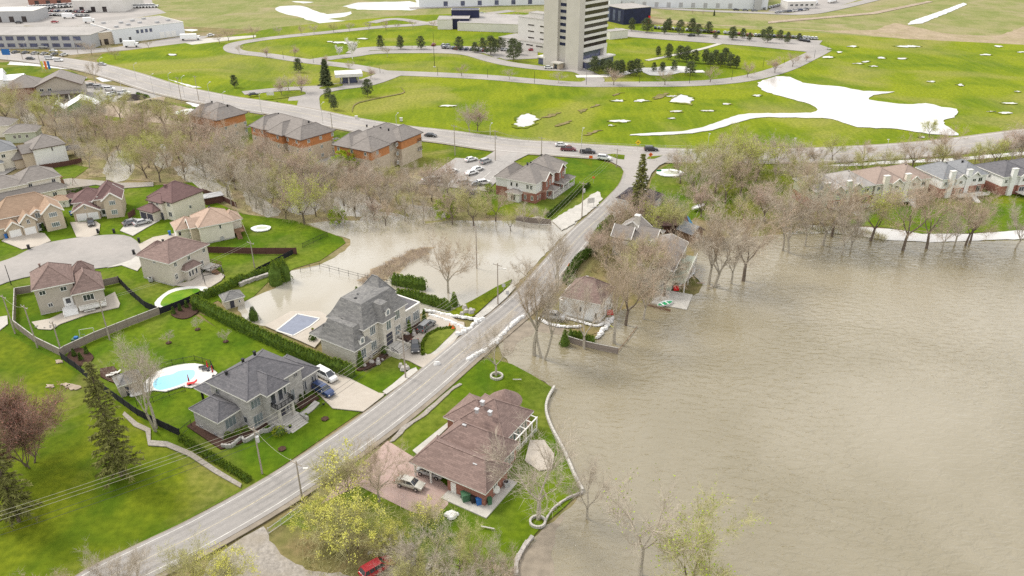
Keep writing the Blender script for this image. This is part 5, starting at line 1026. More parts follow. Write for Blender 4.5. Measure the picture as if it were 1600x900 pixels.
# named trees, each with its own label
ONE = [('tall0', (245, 672), 515, 'tall bare tree with two pale leaning trunks beside the swimming pool'), ('red0', (48, 728), 588, 'tree with reddish purple budding crown on the left lawn'),
 ('big0', (700, 458), 352, 'big bare spreading tree standing in flood water behind the mansion hedge'), ('grey1', (775, 588), 500, 'thin bare tree in a pale ring at the tip of the brick house lawn'),
 ('tall1', (835, 556), 388, 'tall bare tree in the shallow flood beside the road, left of a close pair'), ('tall0', (848, 562), 405, 'tall bare tree in the shallow flood beside the road, right of a close pair'),
 ('grey2', (913, 546), 425, 'pale trunked bare tree inside the wooden fence by the square cream house'), ('tall1', (960, 537), 385, 'leaning bare tree in the water beside the fence corner'),
 ('brown0', (977, 509), 385, 'bare brown tree rising from the water behind the leaning tree'), ('grey0', (1005, 500), 395, 'grey bare tree at the water edge left of the white boat'),
 ('brown1', (1037, 465), 360, 'brown bare tree on the terrace left of the lake house'), ('tall0', (872, 455), 345, 'tall bare tree between the road and the square cream house'),
 ('grey1', (840, 812), 650, 'tall bare tree in a round stone planter on the brick house lawn'), ('grey2', (918, 812), 706, 'slim bare tree standing in the lake just off the sea wall'),
 ('lime1', (1000, 900), 742, 'bare tree with a few green shoots on its forks at the bottom, in the lake'), ('lime0', (1085, 948), 790, 'wide crowned tree with lime green shoots at the bottom edge, in the lake'),
 ('tall1', (1107, 445), 325, 'tall bare tree in the lake nearest the lake house'), ('grey0', (1116, 449), 300, 'bare tree in the lake leaning against its taller neighbour'), ('grey2', (1143, 444), 330, 'slender bare tree with forked trunk in the lake'), ('brown0', (1161, 440), 300, 'bare tree in the lake with wide fan crown, right of the forked one'),
 ('tall1', (1222, 392), 285, 'bare tree at the water edge, first of the shore row'), ('grey0', (1232, 396), 268, 'bare tree at the water edge, second of the shore row'), ('grey1', (1258, 385), 300, 'small bare tree leaning over the muddy bank'),
 ('big0', (1286, 384), 250, 'broad bare tree with dark dense twigs in front of the grey roofed town house'), ('brown1', (1299, 370), 262, 'bare brown tree behind the broad dark one'), ('grey2', (1315, 399), 300, 'thin bare tree standing out in the lake before the muddy bank'), ('grey0', (1329, 394), 310, 'short thin bare tree beside the one out in the lake'),
 ('green0', (1360, 377), 284, 'greenish budding tree at the end of the muddy bank'), ('brown1', (1410, 392), 262, 'brown bare tree before the rust roofed town house'), ('brown0', (1448, 389), 270, 'bare tree with dark thick trunk before the white town house'), ('grey2', (1472, 392), 320, 'thin crooked bare tree rising from the flooded bank'),
 ('grey1', (1492, 384), 318, 'small grey bare tree between the crooked one and the thick pair'), ('brown0', (1508, 384), 290, 'bare tree with double trunk, left of a thick pair'), ('brown1', (1515, 381), 292, 'bare tree with double trunk, right of a thick pair'), ('grey0', (1586, 389), 305, 'bare tree at the right picture edge in the lake'),
 ('grey0', (734, 207), 152, 'bare pinkish tree on the park lawn, left of a pair'), ('pink0', (746, 205), 153, 'bare pinkish tree on the park lawn, right of a pair'), ('green1', (1452, 214), 183, 'thin tree at the right end of the field pond'), ('green0', (1150, 230), 190, 'pale green budding tree on the park edge above the boulevard'),
 ('grey1', (374, 84), 67, 'small bare tree beside the bend of the campus loop'), ('grey2', (150, 131), 84, 'tall bare tree beside the garden centre car park'), ('grey2', (850, 305), 0, '')]
for key, px, top, lab in ONE:
    if lab: tree(key, px, top, lab)
for px, top, h_, lab in (((190, 745), 566, 0, 'tall ragged olive spruce on the left lawn'), ((30, 815), 640, 0, 'dark spruce cut by the left picture edge'), ((997, 345), 240, 0, 'tall dense spruce beside the road junction')):
    tree('spruce1' if px[0] > 900 else 'spruce0', px, top, lab, name='spruce_tree', wide=.85)
for px, top, lab in (((552, 862), 764, 'large bright yellow budding tree by the gravel track'), ((505, 838), 768, 'yellow budding tree beside the wire fence'), ((610, 866), 812, 'yellow green budding tree left of the brick house driveway end'), ((355, 935), 856, 'rounded yellow bush tree at the bottom left corner of the gravel')):
    tree('yellow0', px, top, lab, name='yellow_tree', wide=1.0)
tree('yellow1', (540, 775), 690, 'sparse yellow tree beside the road and the pink driveway', name='yellow_tree'); tree('yellow1', (668, 828), 778, 'small sparse yellow tree over the pink driveway', name='yellow_tree')
tree('big0', (592, 785), 680, 'dark bare tree among the yellow ones beside the pink driveway')
tree('limeball', (540, 275), 234, 'round lime green willow beside the apartment car park', name='willow_tree', wide=1.15); tree('limeball', (697, 342), 305, 'small round lime green tree in the flooded wood', name='willow_tree'); tree('limeball', (528, 350), 322, 'low lime green tree at the wood edge near the garden', name='willow_tree'); tree('limeball', (763, 298), 286, 'little lime green tree beside the terrace', name='willow_tree')
# bottom edge scrub
for i, (px, top) in enumerate([((185, 945), 850), ((215, 950), 862), ((305, 925), 842), ((90, 960), 885), ((640, 900), 825), ((680, 905), 815), ((715, 900), 820), ((745, 915), 850), ((775, 920), 840), ((700, 940), 865), ((655, 935), 860), ((790, 950), 870), ((620, 925), 865)]):
    tree(('grey0', 'grey1', 'olive0', 'brown0')[i % 4], px, top, 'grey twiggy sapling in the bottom thicket, number-free'.replace(', number-free', ', '+['left of the boulders', 'beside the boulders', 'below the plastic pile', 'below the lawn plank', 'nearest the muddy shore', 'small and low in the middle', 'in the leftmost corner', 'the lowest at the shore', 'between boulders and red car'][i-4]) if px[0] > 500 else ['thin bare sapling below the road, second from the left', 'thin bare sapling below the road, third from the left', 'thin bare sapling between the road and the rounded yellow bush', 'thin bare sapling below the road, nearest the left lawn corner'][min(i, 3)], 'saplings along the bottom edge' if px[0] > 500 else 'roadside saplings', name='sapling', wide=1.0)
# campus conifers and bare trees
def many(lst, keys, label, group, name, mark=False, **k):
    for i, (x, y, t) in enumerate(lst): tree(TR.choice(keys), (x+TR.uniform(-1.5, 1.5), y+TR.uniform(-.8, .8)), t+TR.uniform(-1.5, 3), label+(' '+near_mark(*G(x, y)) if mark else ''), group, name=name, **{'wide': TR.uniform(.9, 1.3), **k})
P4 = ['pine0', 'pine1', 'pine2', 'pine3']
for i, (x, y, t, lab) in enumerate([(595, 76, 54, 'pointed pine on the campus loop verge, leftmost of a spaced row of three'), (626, 77, 54, 'pointed pine on the campus loop verge, middle of a spaced row of three'), (658, 77, 55, 'pointed pine on the campus loop verge, rightmost of a spaced row of three'),
    (367, 137, 116, 'lone wide pine on the lawn beside the boulevard'), (467, 113, 90, 'pine left of the tall dense spruce near the gatehouse'), (522, 172, 146, 'round pine nearest the boulevard by the campus entry'), (514, 157, 135, 'pine behind the round one by the campus entry'), (575, 151, 122, 'pine just in front of the gatehouse'), (802, 95, 58, 'tall broad pine left of the tower'), (811, 86, 64, 'slimmer pine touching the broad one left of the tower')]):
    tree(P4[i % 4], (x, y), t, lab, name='pine_tree')
tree('spruce2', (510, 134), 91, 'tall dense dark spruce left of the gatehouse', name='spruce_tree', wide=1.2)
many([(717, 79, 57), (741, 83, 62), (753, 78, 55), (766, 86, 54), (783, 78, 57), (775, 75, 58)], P4, 'dark pine among parked cars in the left campus car park', 'pines of the left car park', 'pine_tree')
many([(988, 48.5, 28), (1012, 51, 27), (1037, 53, 30), (1045, 50, 28), (1063, 55, 28), (1081, 52, 28), (1090, 57, 34), (1106, 54, 34), (1116, 60, 47), (1144, 63, 39), (1161, 60, 42), (1172, 65, 50), (1190, 61, 42), (1200, 67, 40), (1217, 62, 45), (1231, 69, 46), (1248, 63, 51)], P4, 'dark pine in the long row along the rear campus car park', 'pines along the rear car park', 'pine_tree')
many([(1028, 89, 68), (1044, 94, 65), (1060, 95, 70), (1073, 98, 69), (1087, 99, 75), (1101, 100, 75), (1116, 99, 74), (1124, 104, 80), (1131, 101, 74), (1140, 106, 82), (1150, 107, 84), (1110, 104, 82)], P4, 'dark pine in the grove right of the tower', 'pine grove on the campus lawn', 'pine_tree')
many([(928, 115, 83), (940, 112, 88), (950, 118, 92), (961, 119, 92), (971, 117, 93), (984, 117, 92), (996, 118, 92), (1022, 112, 95), (1036, 112, 95), (1052, 111, 93), (1079, 117, 94)], P4, 'dark pine in the group at the foot of the tower', 'pines at the foot of the tower', 'pine_tree')
many([(958, 134, 103), (1039, 133, 107), (1111, 129, 101), (1168, 122, 94), (873, 131, 108), (796, 125, 105), (722, 119, 96), (1210, 114, 82), (1237, 104, 80), (1260, 96, 80)], ['grey1', 'brown0', 'pink0'], 'small bare tree planted along the lower campus loop', 'bare trees along the lower campus loop', 'bare_tree', wide=1.3)
many([(417, 90, 68), (461, 88, 68), (547, 112, 90), (578, 124, 100), (510, 100, 84), (605, 88, 70)], ['pink0', 'grey1'], 'small bare tree beside the upper campus loop', 'bare trees along the upper campus loop', 'bare_tree', wide=1.2)
many([(440, 149, 120), (452, 143, 113), (471, 146, 108)], ['pink0', 'pink1', 'grey1'], 'pinkish bare tree on the small island by the campus entry', 'bare trees on the entry island', 'bare_tree', wide=1.2)
tree('birch0', (530, 90), 68, 'white birch beside the campus loop, left of two', name='birch_tree'); tree('birch0', (551, 92), 56, 'tall pale birch beside the campus loop, right of two', name='birch_tree')
rr = random.Random(31)
many([(442+i*26+rr.uniform(-6, 6), 56-i*1.5+rr.uniform(-1, 1), 40-i*1.4+rr.uniform(-2, 2)) for i in range(16)], ['brown0', 'grey1', 'olive0'], 'small bare tree in the line along the far edge of the campus', 'tree line beyond the campus', 'bare_tree', wide=1.2)
many([(345, 68, 45), (358, 64, 42), (395, 60, 36), (232, 76, 58), (180, 92, 75), (145, 85, 66), (170, 84, 64), (130, 78, 60)], ['brown0', 'grey1'], 'bare tree beside the industrial unit and its yard', 'bare trees by the industrial units', 'bare_tree', wide=1.3)
many([(978, 9, 2), (997, 10, 3), (1082, 22, 12), (1100, 24, 15), (1115, 24, 15)], ['spruce2', 'brown0'], 'small tree by the marsh behind the tower', 'small marsh trees', 'marsh_tree')
# --- the flooded wood, peninsula and shore thickets: scattered with a minimum distance
def inside(p, poly):
    c = False; n = len(poly); j = n-1
    for i in range(n):
        if (poly[i][1] > p[1]) != (poly[j][1] > p[1]) and p[0] < (poly[j][0]-poly[i][0])*(p[1]-poly[i][1])/(poly[j][1]-poly[i][1])+poly[i][0]: c = not c
        j = i
    return c
def scatter(poly, n, dmin, rnd, avoid=()):
    W = [G(*p) for p in poly]; xs = [p[0] for p in W]; ys = [p[1] for p in W]; out = []; t = 0; A = [[G(*q) for q in a] for a in avoid]
    while len(out) < n and t < n*60:
        t += 1; p = (rnd.uniform(min(xs), max(xs)), rnd.uniform(min(ys), max(ys)))
        if not inside(p, W) or any(inside(p, a) for a in A): continue
        if any((p[0]-q[0])**2+(p[1]-q[1])**2 < dmin*dmin for q in out): continue
        out.append(p)
    return out
KINDS_ = {'grey': ('grey0', 'grey1', 'grey2', 'brown0'), 'olive': ('olive0', 'olive1', 'green0', 'brown1'), 'pink': ('pink0', 'pink1', 'brown0', 'brown1'), 'green': ('green0', 'green1', 'olive0')}
MARKS = [((103, 240), 'near the gazebo'), ((60, 205), 'by the small cream house'), ((100, 185), 'below the green tent'), ((20, 170), 'below the marquee'), ((160, 230), 'behind the lane'), ((195, 265), 'over the flood pool'), ((230, 200), 'below the soil heaps'), ((262, 270), 'behind the maroon roof'), ((290, 215), 'by the low orange block'),
    ((330, 250), 'beside the fence end'), ((362, 310), 'at the wood pole'), ((390, 262), 'before the orange block'), ((440, 290), 'by the paved corner'), ((430, 330), 'at the garden edge'), ((478, 312), 'over the long pool'), ((540, 300), 'below the lime willow'), ((528, 345), 'beside the low lime tree'), ((600, 305), 'before the wide roof'), ((650, 320), 'below the car park'), ((697, 340), 'beside the round lime tree'), ((600, 350), 'at the flood edge'), ((740, 330), 'near the terrace'), ((770, 350), 'at the board fence'),
    ((905, 360), 'along the road'), ((950, 325), 'below the spruce'), ((1000, 340), 'by the black roof'), ((1040, 370), 'by the long shed'), ((980, 400), 'by the stone gables'), ((920, 410), 'at the roadside hedge'), ((1080, 275), 'near the junction lawn'), ((1130, 265), 'below the boulevard'), ((1180, 270), 'under the transformer pole'), ((1240, 270), 'left of the ditch'), ((1100, 320), 'near the covered boat'), ((1150, 335), 'near the lake'), ((1220, 340), 'at the muddy bank'), ((1200, 300), 'in its middle'),
    ((1300, 265), 'behind the grey roof'), ((1380, 260), 'behind the rust roof'), ((1450, 258), 'behind the slate roof'), ((1560, 250), 'behind the last roof'), ((1240, 357), 'at its left'), ((1300, 357), 'at its right')]
MW = [(G(*p), t) for p, t in MARKS]
def near_mark(x, y): return min(MW, key=lambda m: (m[0][0]-x)**2+(m[0][1]-y)**2)[1]
def wood(poly, n, dmin, mix_, h0, h1, label, group, seed, avoid=(), name='bare_tree', wide=1.0):
    rnd = random.Random(seed)
    for x, y in scatter(poly, n, dmin, rnd, avoid):
        fam = rnd.choices([m[0] for m in mix_], [m[1] for m in mix_])[0]; k = rnd.choice(KINDS_[fam])
        nm = {'grey': 'grey bare', 'olive': 'olive budding', 'pink': 'pinkish bare', 'green': 'light green budding'}[fam]
        hh = rnd.uniform(h0*.72, h1*1.08); lm = near_mark(x, y); t_ = (hh-h0)/(h1-h0)
        tree(k, world=(x, y), h=hh, label=('low ' if t_ < .33 else 'tall ' if t_ > .7 else '')+label % nm+' '+lm, group=group+', '+nm, name={'olive': 'budding_tree', 'green': 'budding_tree'}.get(fam, name), wide=wide)
BLD = [[(300, 175), (400, 175), (400, 215), (345, 235), (300, 215)], [(375, 195), (530, 195), (530, 245), (475, 285), (375, 240)], [(540, 210), (670, 205), (672, 255), (585, 290), (540, 260)], [(640, 280), (770, 240), (770, 290), (740, 304), (650, 290)], [(430, 250), (480, 258), (560, 236), (560, 262), (480, 275), (430, 262)], [(65, 160), (140, 150), (150, 195), (70, 195)], [(755, 295), (870, 295), (865, 346), (765, 346)]]
wood([(-20, 175), (40, 150), (80, 190), (150, 190), (160, 215), (100, 228), (40, 205), (-20, 198)], 28, 5.0, [('green', 2), ('olive', 4), ('grey', 4)], 9, 14, '%s tree in the garden centre thicket', 'thicket by the garden centre', 101, BLD)
wood([(150, 188), (260, 196), (330, 212), (330, 290), (240, 285), (140, 280), (105, 225), (110, 205)], 46, 5.2, [('grey', 6), ('olive', 4), ('pink', 1)], 10, 15, '%s tree in the left flooded wood', 'left part of the flooded wood', 102, BLD)
wood([(330, 225), (440, 258), (480, 285), (500, 345), (480, 352), (390, 330), (330, 290)], 42, 5.2, [('grey', 6), ('pink', 1), ('olive', 3)], 10, 15, '%s tree in the middle flooded wood', 'middle part of the flooded wood', 103, BLD)
wood([(480, 278), (600, 290), (690, 300), (780, 345), (800, 352), (700, 358), (620, 352), (550, 358), (500, 350)], 50, 4.8, [('pink', 3), ('grey', 5), ('olive', 2)], 8, 13, '%s tree in the right flooded wood', 'right part of the flooded wood', 104, BLD)
wood([(925, 405), (955, 365), (985, 335), (1005, 335), (1060, 355), (1060, 375), (1000, 372), (985, 410), (1020, 440), (1000, 470), (960, 470), (935, 440), (915, 430)], 28, 4.8, [('pink', 4), ('grey', 3), ('olive', 3)], 8, 13, '%s tree on the lakeside plots', 'trees on the lakeside plots', 105, [[(860, 425), (990, 425), (1000, 520), (850, 520)]])
wood([(1050, 262), (1110, 262), (1270, 262), (1270, 300), (1230, 350), (1110, 350), (1080, 330), (1060, 300)], 40, 6, [('pink', 3), ('olive', 4), ('grey', 2)], 10, 16, '%s tree in the thicket left of the town houses', 'thicket left of the town houses', 106, [[(1160, 290), (1240, 290), (1240, 320), (1160, 320)]])
wood([(1270, 262), (1600, 244), (1600, 262), (1400, 272), (1270, 285)], 34, 5.0, [('pink', 3), ('olive', 3), ('grey', 3)], 6, 10, '%s tree in the row above the town houses', 'trees behind the town houses', 107)
wood([(1210, 350), (1310, 348), (1330, 360), (1230, 366)], 14, 3.2, [('olive', 3), ('grey', 3)], 4, 7, '%s sapling on the muddy bank', 'saplings on the muddy bank', 108, name='sapling')
many([(1128, 250, 200), (1180, 252, 205), (1215, 250, 212), (1300, 252, 205), (1350, 250, 212), (1425, 265, 205), (1470, 262, 190), (1560, 252, 190), (1595, 250, 185), (1240, 256, 206)], ['grey1', 'pink0', 'green0', 'brown1'], 'taller bare tree rising over the boulevard', 'tall trees along the boulevard', 'bare_tree', True)
many([(820, 355, 312), (798, 362, 322), (842, 356, 318), (822, 440, 395)], ['brown1', 'olive0', 'grey1'], 'bare tree in the flood between the road and the wood', 'bare trees by the flooded road', 'bare_tree', True)
many([(985, 436, 372), (1003, 442, 378), (1020, 446, 380), (1032, 440, 385), (1008, 428, 365), (1042, 452, 396), (1050, 428, 372)], ['pink0', 'brown0', 'brown1'], 'bare brown tree crowding the shore side of the lake house', 'trees beside the lake house', 'bare_tree')
# undergrowth: a mass of stems and brush nobody could count
def undergrowth(poly, n, h0, h1, m, seed, name='undergrowth', w_=.07, avoid=()):
    rnd = random.Random(seed); b = MB(m); W = [G(*p) for p in poly]; xs = [p[0] for p in W]; ys = [p[1] for p in W]; c = 0; A = [[G(*q) for q in a] for a in avoid]
    while c < n:
        p = (rnd.uniform(min(xs), max(xs)), rnd.uniform(min(ys), max(ys)))
        if not inside(p, W): continue
        c += 1
        if any(inside(p, a) for a in A): continue
        for k in range(5):
            d_ = (Vector((0, 0, 1))+rv(rnd)*.8).normalized(); blade(b, Vector((p[0]+rnd.uniform(-.7, .7), p[1]+rnd.uniform(-.7, .7), .2)), Vector((d_.x, d_.y, abs(d_.z))), rnd.uniform(h0, h1), w_, rnd)
    o = b.build(name, uv=False); tag(o, None, None, None, 'stuff'); return o
undergrowth([(-20, 170), (150, 188), (260, 196), (440, 262), (600, 290), (690, 300), (790, 345), (790, 352), (620, 366), (545, 370), (400, 338), (300, 285), (140, 278), (100, 225), (-20, 200)], 3200, .6, 1.9, 'brush', 201, avoid=BLD)
undergrowth([(1050, 262), (1600, 244), (1600, 262), (1400, 275), (1270, 285), (1230, 350), (1110, 350), (1060, 300)], 1900, .6, 1.9, 'brush', 202)
undergrowth([(915, 440), (940, 385), (980, 330), (1060, 355), (1000, 372), (1010, 440), (1000, 470), (930, 425)], 1300, .6, 2.0, 'brush', 203)
undergrowth([(560, 440), (590, 420), (640, 392), (672, 388), (672, 395), (600, 440), (575, 450)], 900, .5, 1.3, 'twig_pink', 204, 'reeds', .05)
undergrowth([(1210, 352), (1310, 350), (1390, 372), (1380, 378), (1300, 366), (1225, 366)], 700, .4, 1.5, 'brush', 205)
undergrowth([(450, 845), (600, 860), (790, 880), (780, 990), (560, 990)], 700, .3, 1.2, 'twig_olive', 206)
# --- hedges and shrubs
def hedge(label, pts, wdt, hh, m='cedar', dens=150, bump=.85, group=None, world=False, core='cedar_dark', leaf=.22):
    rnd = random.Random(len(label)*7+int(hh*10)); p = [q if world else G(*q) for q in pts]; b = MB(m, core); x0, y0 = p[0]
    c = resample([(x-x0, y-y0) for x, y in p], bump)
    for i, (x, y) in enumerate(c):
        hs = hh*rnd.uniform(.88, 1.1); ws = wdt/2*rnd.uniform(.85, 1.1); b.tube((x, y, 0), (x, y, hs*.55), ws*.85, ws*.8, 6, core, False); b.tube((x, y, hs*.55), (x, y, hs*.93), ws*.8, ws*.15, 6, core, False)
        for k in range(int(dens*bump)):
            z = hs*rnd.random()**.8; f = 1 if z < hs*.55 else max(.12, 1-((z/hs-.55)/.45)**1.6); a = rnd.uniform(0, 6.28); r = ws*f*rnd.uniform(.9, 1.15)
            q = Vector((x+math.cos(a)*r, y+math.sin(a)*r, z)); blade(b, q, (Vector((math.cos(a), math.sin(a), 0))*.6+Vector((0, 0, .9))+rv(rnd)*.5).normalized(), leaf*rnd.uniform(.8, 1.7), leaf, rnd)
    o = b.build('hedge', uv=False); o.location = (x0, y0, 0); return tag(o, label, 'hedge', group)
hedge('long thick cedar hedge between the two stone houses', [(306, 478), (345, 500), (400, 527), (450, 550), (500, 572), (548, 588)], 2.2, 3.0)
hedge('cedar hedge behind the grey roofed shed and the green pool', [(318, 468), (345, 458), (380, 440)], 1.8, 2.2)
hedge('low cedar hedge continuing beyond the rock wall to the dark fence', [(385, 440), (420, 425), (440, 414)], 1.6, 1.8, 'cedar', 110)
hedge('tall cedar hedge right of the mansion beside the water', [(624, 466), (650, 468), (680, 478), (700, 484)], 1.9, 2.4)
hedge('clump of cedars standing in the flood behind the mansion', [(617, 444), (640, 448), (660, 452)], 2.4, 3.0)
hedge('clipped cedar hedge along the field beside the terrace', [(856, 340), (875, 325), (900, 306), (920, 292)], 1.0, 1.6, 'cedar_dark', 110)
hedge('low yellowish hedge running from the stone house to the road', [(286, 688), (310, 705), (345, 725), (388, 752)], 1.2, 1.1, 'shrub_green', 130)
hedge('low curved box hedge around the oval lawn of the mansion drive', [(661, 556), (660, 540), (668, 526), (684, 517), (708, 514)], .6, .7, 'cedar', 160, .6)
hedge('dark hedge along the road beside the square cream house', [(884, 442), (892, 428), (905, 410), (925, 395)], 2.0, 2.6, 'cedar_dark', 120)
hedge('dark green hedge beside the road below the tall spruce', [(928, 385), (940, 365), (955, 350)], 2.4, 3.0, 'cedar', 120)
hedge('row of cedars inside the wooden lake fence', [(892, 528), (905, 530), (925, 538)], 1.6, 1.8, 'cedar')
hedge('narrow line of clipped shrubs beside the garden centre yard', [(215, 148), (232, 153)], 1.6, 1.2, 'cedar_dark', 60)
def bush(label, px, w_, hh, m='shrub_green', group=None, name='shrub', cone=False):
    rnd = random.Random(int(px[0]*3+px[1])); b = MB(m, 'cedar_dark'); n = int(90*(w_*hh)**.6)+60
    b.tube((0, 0, 0), (0, 0, hh*.5), w_*.38, w_*.34, 7, 'cedar_dark', False); b.tube((0, 0, hh*.5), (0, 0, hh*.9), w_*.34, .05, 7, 'cedar_dark', False)
    for k in range(n):
        z = hh*rnd.random(); f = (1-z/hh*.9) if cone else math.sqrt(max(.05, 1-(z/hh*1.6-.6)**2)); a = rnd.uniform(0, 6.28); r = w_/2*f*rnd.uniform(.85, 1.1)
        blade(b, Vector((math.cos(a)*r, math.sin(a)*r, z)), (Vector((math.cos(a), math.sin(a), .8))+rv(rnd)*.6).normalized(), .22+.08*rnd.random(), .18, rnd)
    x, y = G(*px); o = b.build(name, uv=False); o.location = (x, y, 0); return tag(o, label, 'shrub' if name == 'shrub' else 'tree', group)
bush('large rounded cedar beside the dark fence end, left of two', (432, 444), 4.2, 6.5, 'cedar', name='cedar_tree', cone=True); bush('tall cone shaped cedar beside the dark fence end, right of two', (446, 438), 3.6, 6.0, 'cedar', name='cedar_tree', cone=True)
bush('pointed little cedar at the end of the hedge by the water', (710, 478), 2.2, 3.4, 'cedar', cone=True); bush('cone cedar at the corner of the mansion front wall', (564, 574), 1.4, 3.6, 'cedar', cone=True); bush('slim cone cedar beside the mansion steps', (640, 522), 1.1, 3.2, 'cedar', cone=True); bush('slim cone cedar at the right end of the mansion front', (663, 503), 1.1, 3.0, 'cedar', cone=True)
bush('round clipped shrub beside the mansion stairs', (602, 553), 1.5, 1.6, 'cedar_dark'); bush('low round shrub at the foot of the mansion stairs', (611, 553), 1.2, .9, 'cedar'); bush('blue green spruce shrub beside the garden flood', (397, 500), 2.6, 3.2, 'needle_pine', cone=True); bush('round shrub beside the pool terrace edge', (489, 533), 1.4, 1.4, 'cedar_dark'); bush('tiny cedar behind the mansion roof', (558, 462), 1.4, 2.2, 'cedar', cone=True)
bush('dark shrub in front of the tan brick facade, left one', (69, 360), 1.1, 2.2, 'cedar_dark', cone=True); bush('dark shrub in front of the tan brick facade, right one', (88, 352), 1.1, 2.2, 'cedar_dark', cone=True); bush('dark cone shrub at the corner of the gabled tan house', (188, 337), 1.1, 2.2, 'cedar_dark', cone=True)
bush('fat rounded cedar beside the fenced lake corner', (882, 540), 2.2, 3.6, 'cedar', cone=True); bush('bright yellow green shrub on the stone house lawn', (438, 678), 2.4, 1.3, 'shrub_lime'); bush('wide shrub beside the road hedge', (893, 445), 3.4, 2.4, 'cedar_dark')
for x, y in ((117, 566), (127, 572), (136, 562)): bush('small cone cedar in the round mulch bed by the fence corner', (x, y-8), .9, 1.9, 'cedar_dark', 'cedars in the round mulch bed', cone=True)
for x, y in ((272, 492), (282, 487), (292, 482), (304, 486)): bush('small cone cedar in the mulch bed beside the pool fence', (x, y), .9, 1.9, 'cedar_dark', 'cedars by the pool fence', cone=True)
for x, y in ((357, 684), (372, 680), (386, 675), (396, 664), (406, 664), (415, 655), (424, 658)): bush('small rounded shrub in the front bed of the grey stone house', (x, y), 1.1, 1.1, 'cedar', 'front bed shrubs of the grey stone house')
for x, y in ((459, 638), (464, 645), (471, 628), (476, 622)): bush('small pointed shrub beside the parked blue car', (x, y), .9, 1.5, 'cedar_dark', 'shrubs beside the front steps', cone=True)
for x, y in ((115, 305), (122, 303), (128, 300)): bush('small dark shrub behind the tan gabled house', (x, y), 1.0, 1.4, 'cedar_dark', 'shrubs behind the gabled house')
for px, lab in (((309, 516), 'young bare sapling on the fenced lawn, left one'), ((264, 537), 'young bare sapling on the fenced lawn, lower one'), ((353, 535), 'young bare sapling on the fenced lawn, right one')):
    tree('grey1', px, px[1]-22, lab, name='sapling'); q = G(*px); b = MB('mulch'); b.prism([(q[0]+.6*math.cos(k), q[1]+.6*math.sin(k)) for k in (0, 1, 2, 3, 4, 5)], .2, .31); tag(b.build('mulch_ring'), None, None, None, 'structure')
for x, y in ((508, 656), (441, 703)):
    q = G(x, y); b = MB('mulch'); b.prism([(q[0]+.7*math.cos(k), q[1]+.7*math.sin(k)) for k in (0, 1, 2, 3, 4, 5)], .2, .31); tag(b.build('mulch_ring'), None, None, None, 'structure')
for x, y in ((840, 818), (776, 590)):
    q = G(x, y); b = MB('concrete')
    for k in range(20):
        t0, t1 = k*math.pi/10, (k+1)*math.pi/10; b.bar((q[0]+1.1*math.cos(t0), q[1]+1.1*math.sin(t0), .35), (q[0]+1.1*math.cos(t1), q[1]+1.1*math.sin(t1), .35), .3, .5)
    o = b.build('stone_planter'); tag(o, 'round pale stone planter ring around the tall bare tree' if x > 800 else 'small pale ring around the thin tree near the road', 'planter')
# ================================================================== FENCES, WALLS, DIKES
def fence(label, px, hh, m, post=None, gap=2.4, thick=.06, cap=None, kind='panel', name='fence', group=None, cat='fence', world=False):
    P = [q if world else G(*q) for q in px]; x0, y0 = P[0]; L_ = [(x-x0, y-y0) for x, y in P]; root = thing(name, label, cat, (x0, y0, .2), 0, group); b = MB(m)
    c = []
    for a, e in zip(L_, L_[1:]):
        n = max(1, round(math.hypot(e[0]-a[0], e[1]-a[1])/gap)); c += [(a[0]+(e[0]-a[0])*i/n, a[1]+(e[1]-a[1])*i/n) for i in range(n)]
    c.append(L_[-1])
    for a, e in zip(c, c[1:]):
        if kind == 'panel': b.bar((*a, hh/2), (*e, hh/2), thick, hh, m)
        elif kind == 'bars':
            for z in (.12, hh-.08): b.bar((*a, z), (*e, z), .05, .05, m)
            n = max(2, int(math.hypot(e[0]-a[0], e[1]-a[1])/.22))
            for i in range(n): x, y = a[0]+(e[0]-a[0])*i/n, a[1]+(e[1]-a[1])*i/n; b.bar((x, y, 0), (x, y, hh), .025, .025, m)
        elif kind == 'rails':
            for z in (hh*.5, hh-.05): b.bar((*a, z), (*e, z), .05, .05, m)
        if cap: b.bar((*a, hh+.03), (*e, hh+.03), .16, .08, cap)
    b.build('panel', root)
    for i, (x, y) in enumerate(c):
        p = MB(post or m); p.bar((x, y, -.3), (x, y, hh+.12), .12 if kind == 'panel' else .07, .12 if kind == 'panel' else .07, post or m); p.build('post', root)
    return root
fence('weathered grey board fence round the garden of the beige house with the white deck', [(51, 458), (26, 462), (24, 513), (60, 540), (97, 558), (103, 554), (150, 532), (200, 512), (251, 492)], 1.7, 'wood_grey', gap=2.4, cap='concrete')
fence('short grey board fence between the two beige houses above the black fence', [(161, 449), (187, 443)], 1.7, 'wood_grey')
fence('black mesh fence between the beige gardens, running down to the pool corner', [(187, 443), (205, 462), (228, 482), (251, 492)], 1.6, 'mesh_black')
fence('black screened fence down the left side of the pool garden', [(97, 562), (120, 578), (150, 603), (185, 628), (215, 650), (250, 668), (282, 683)], 1.5, 'mesh_black')
fence('black screened fence beside the green pool deck', [(251, 492), (270, 485), (290, 477), (315, 465)], 1.5, 'mesh_black')
fence('black screened fence from the cedar cones up to the dark red fence', [(385, 440), (405, 426), (425, 416), (440, 408), (462, 396)], 1.3, 'mesh_black')
fence('dark red brown board fence across the back gardens', [(324, 396), (360, 397), (400, 398), (464, 398)], 1.7, 'wood_red')
fence('dark red brown board fence behind the maroon roofed house', [(318, 303), (345, 313), (370, 325)], 1.5, 'wood_red'); fence('short dark red fence left of the maroon roofed house', [(202, 343), (212, 336)], 1.7, 'wood_red')
fence('long dark red fence wall beside the white sided house', [(64, 266), (85, 263), (110, 259), (128, 255)], 1.6, 'wood_red')
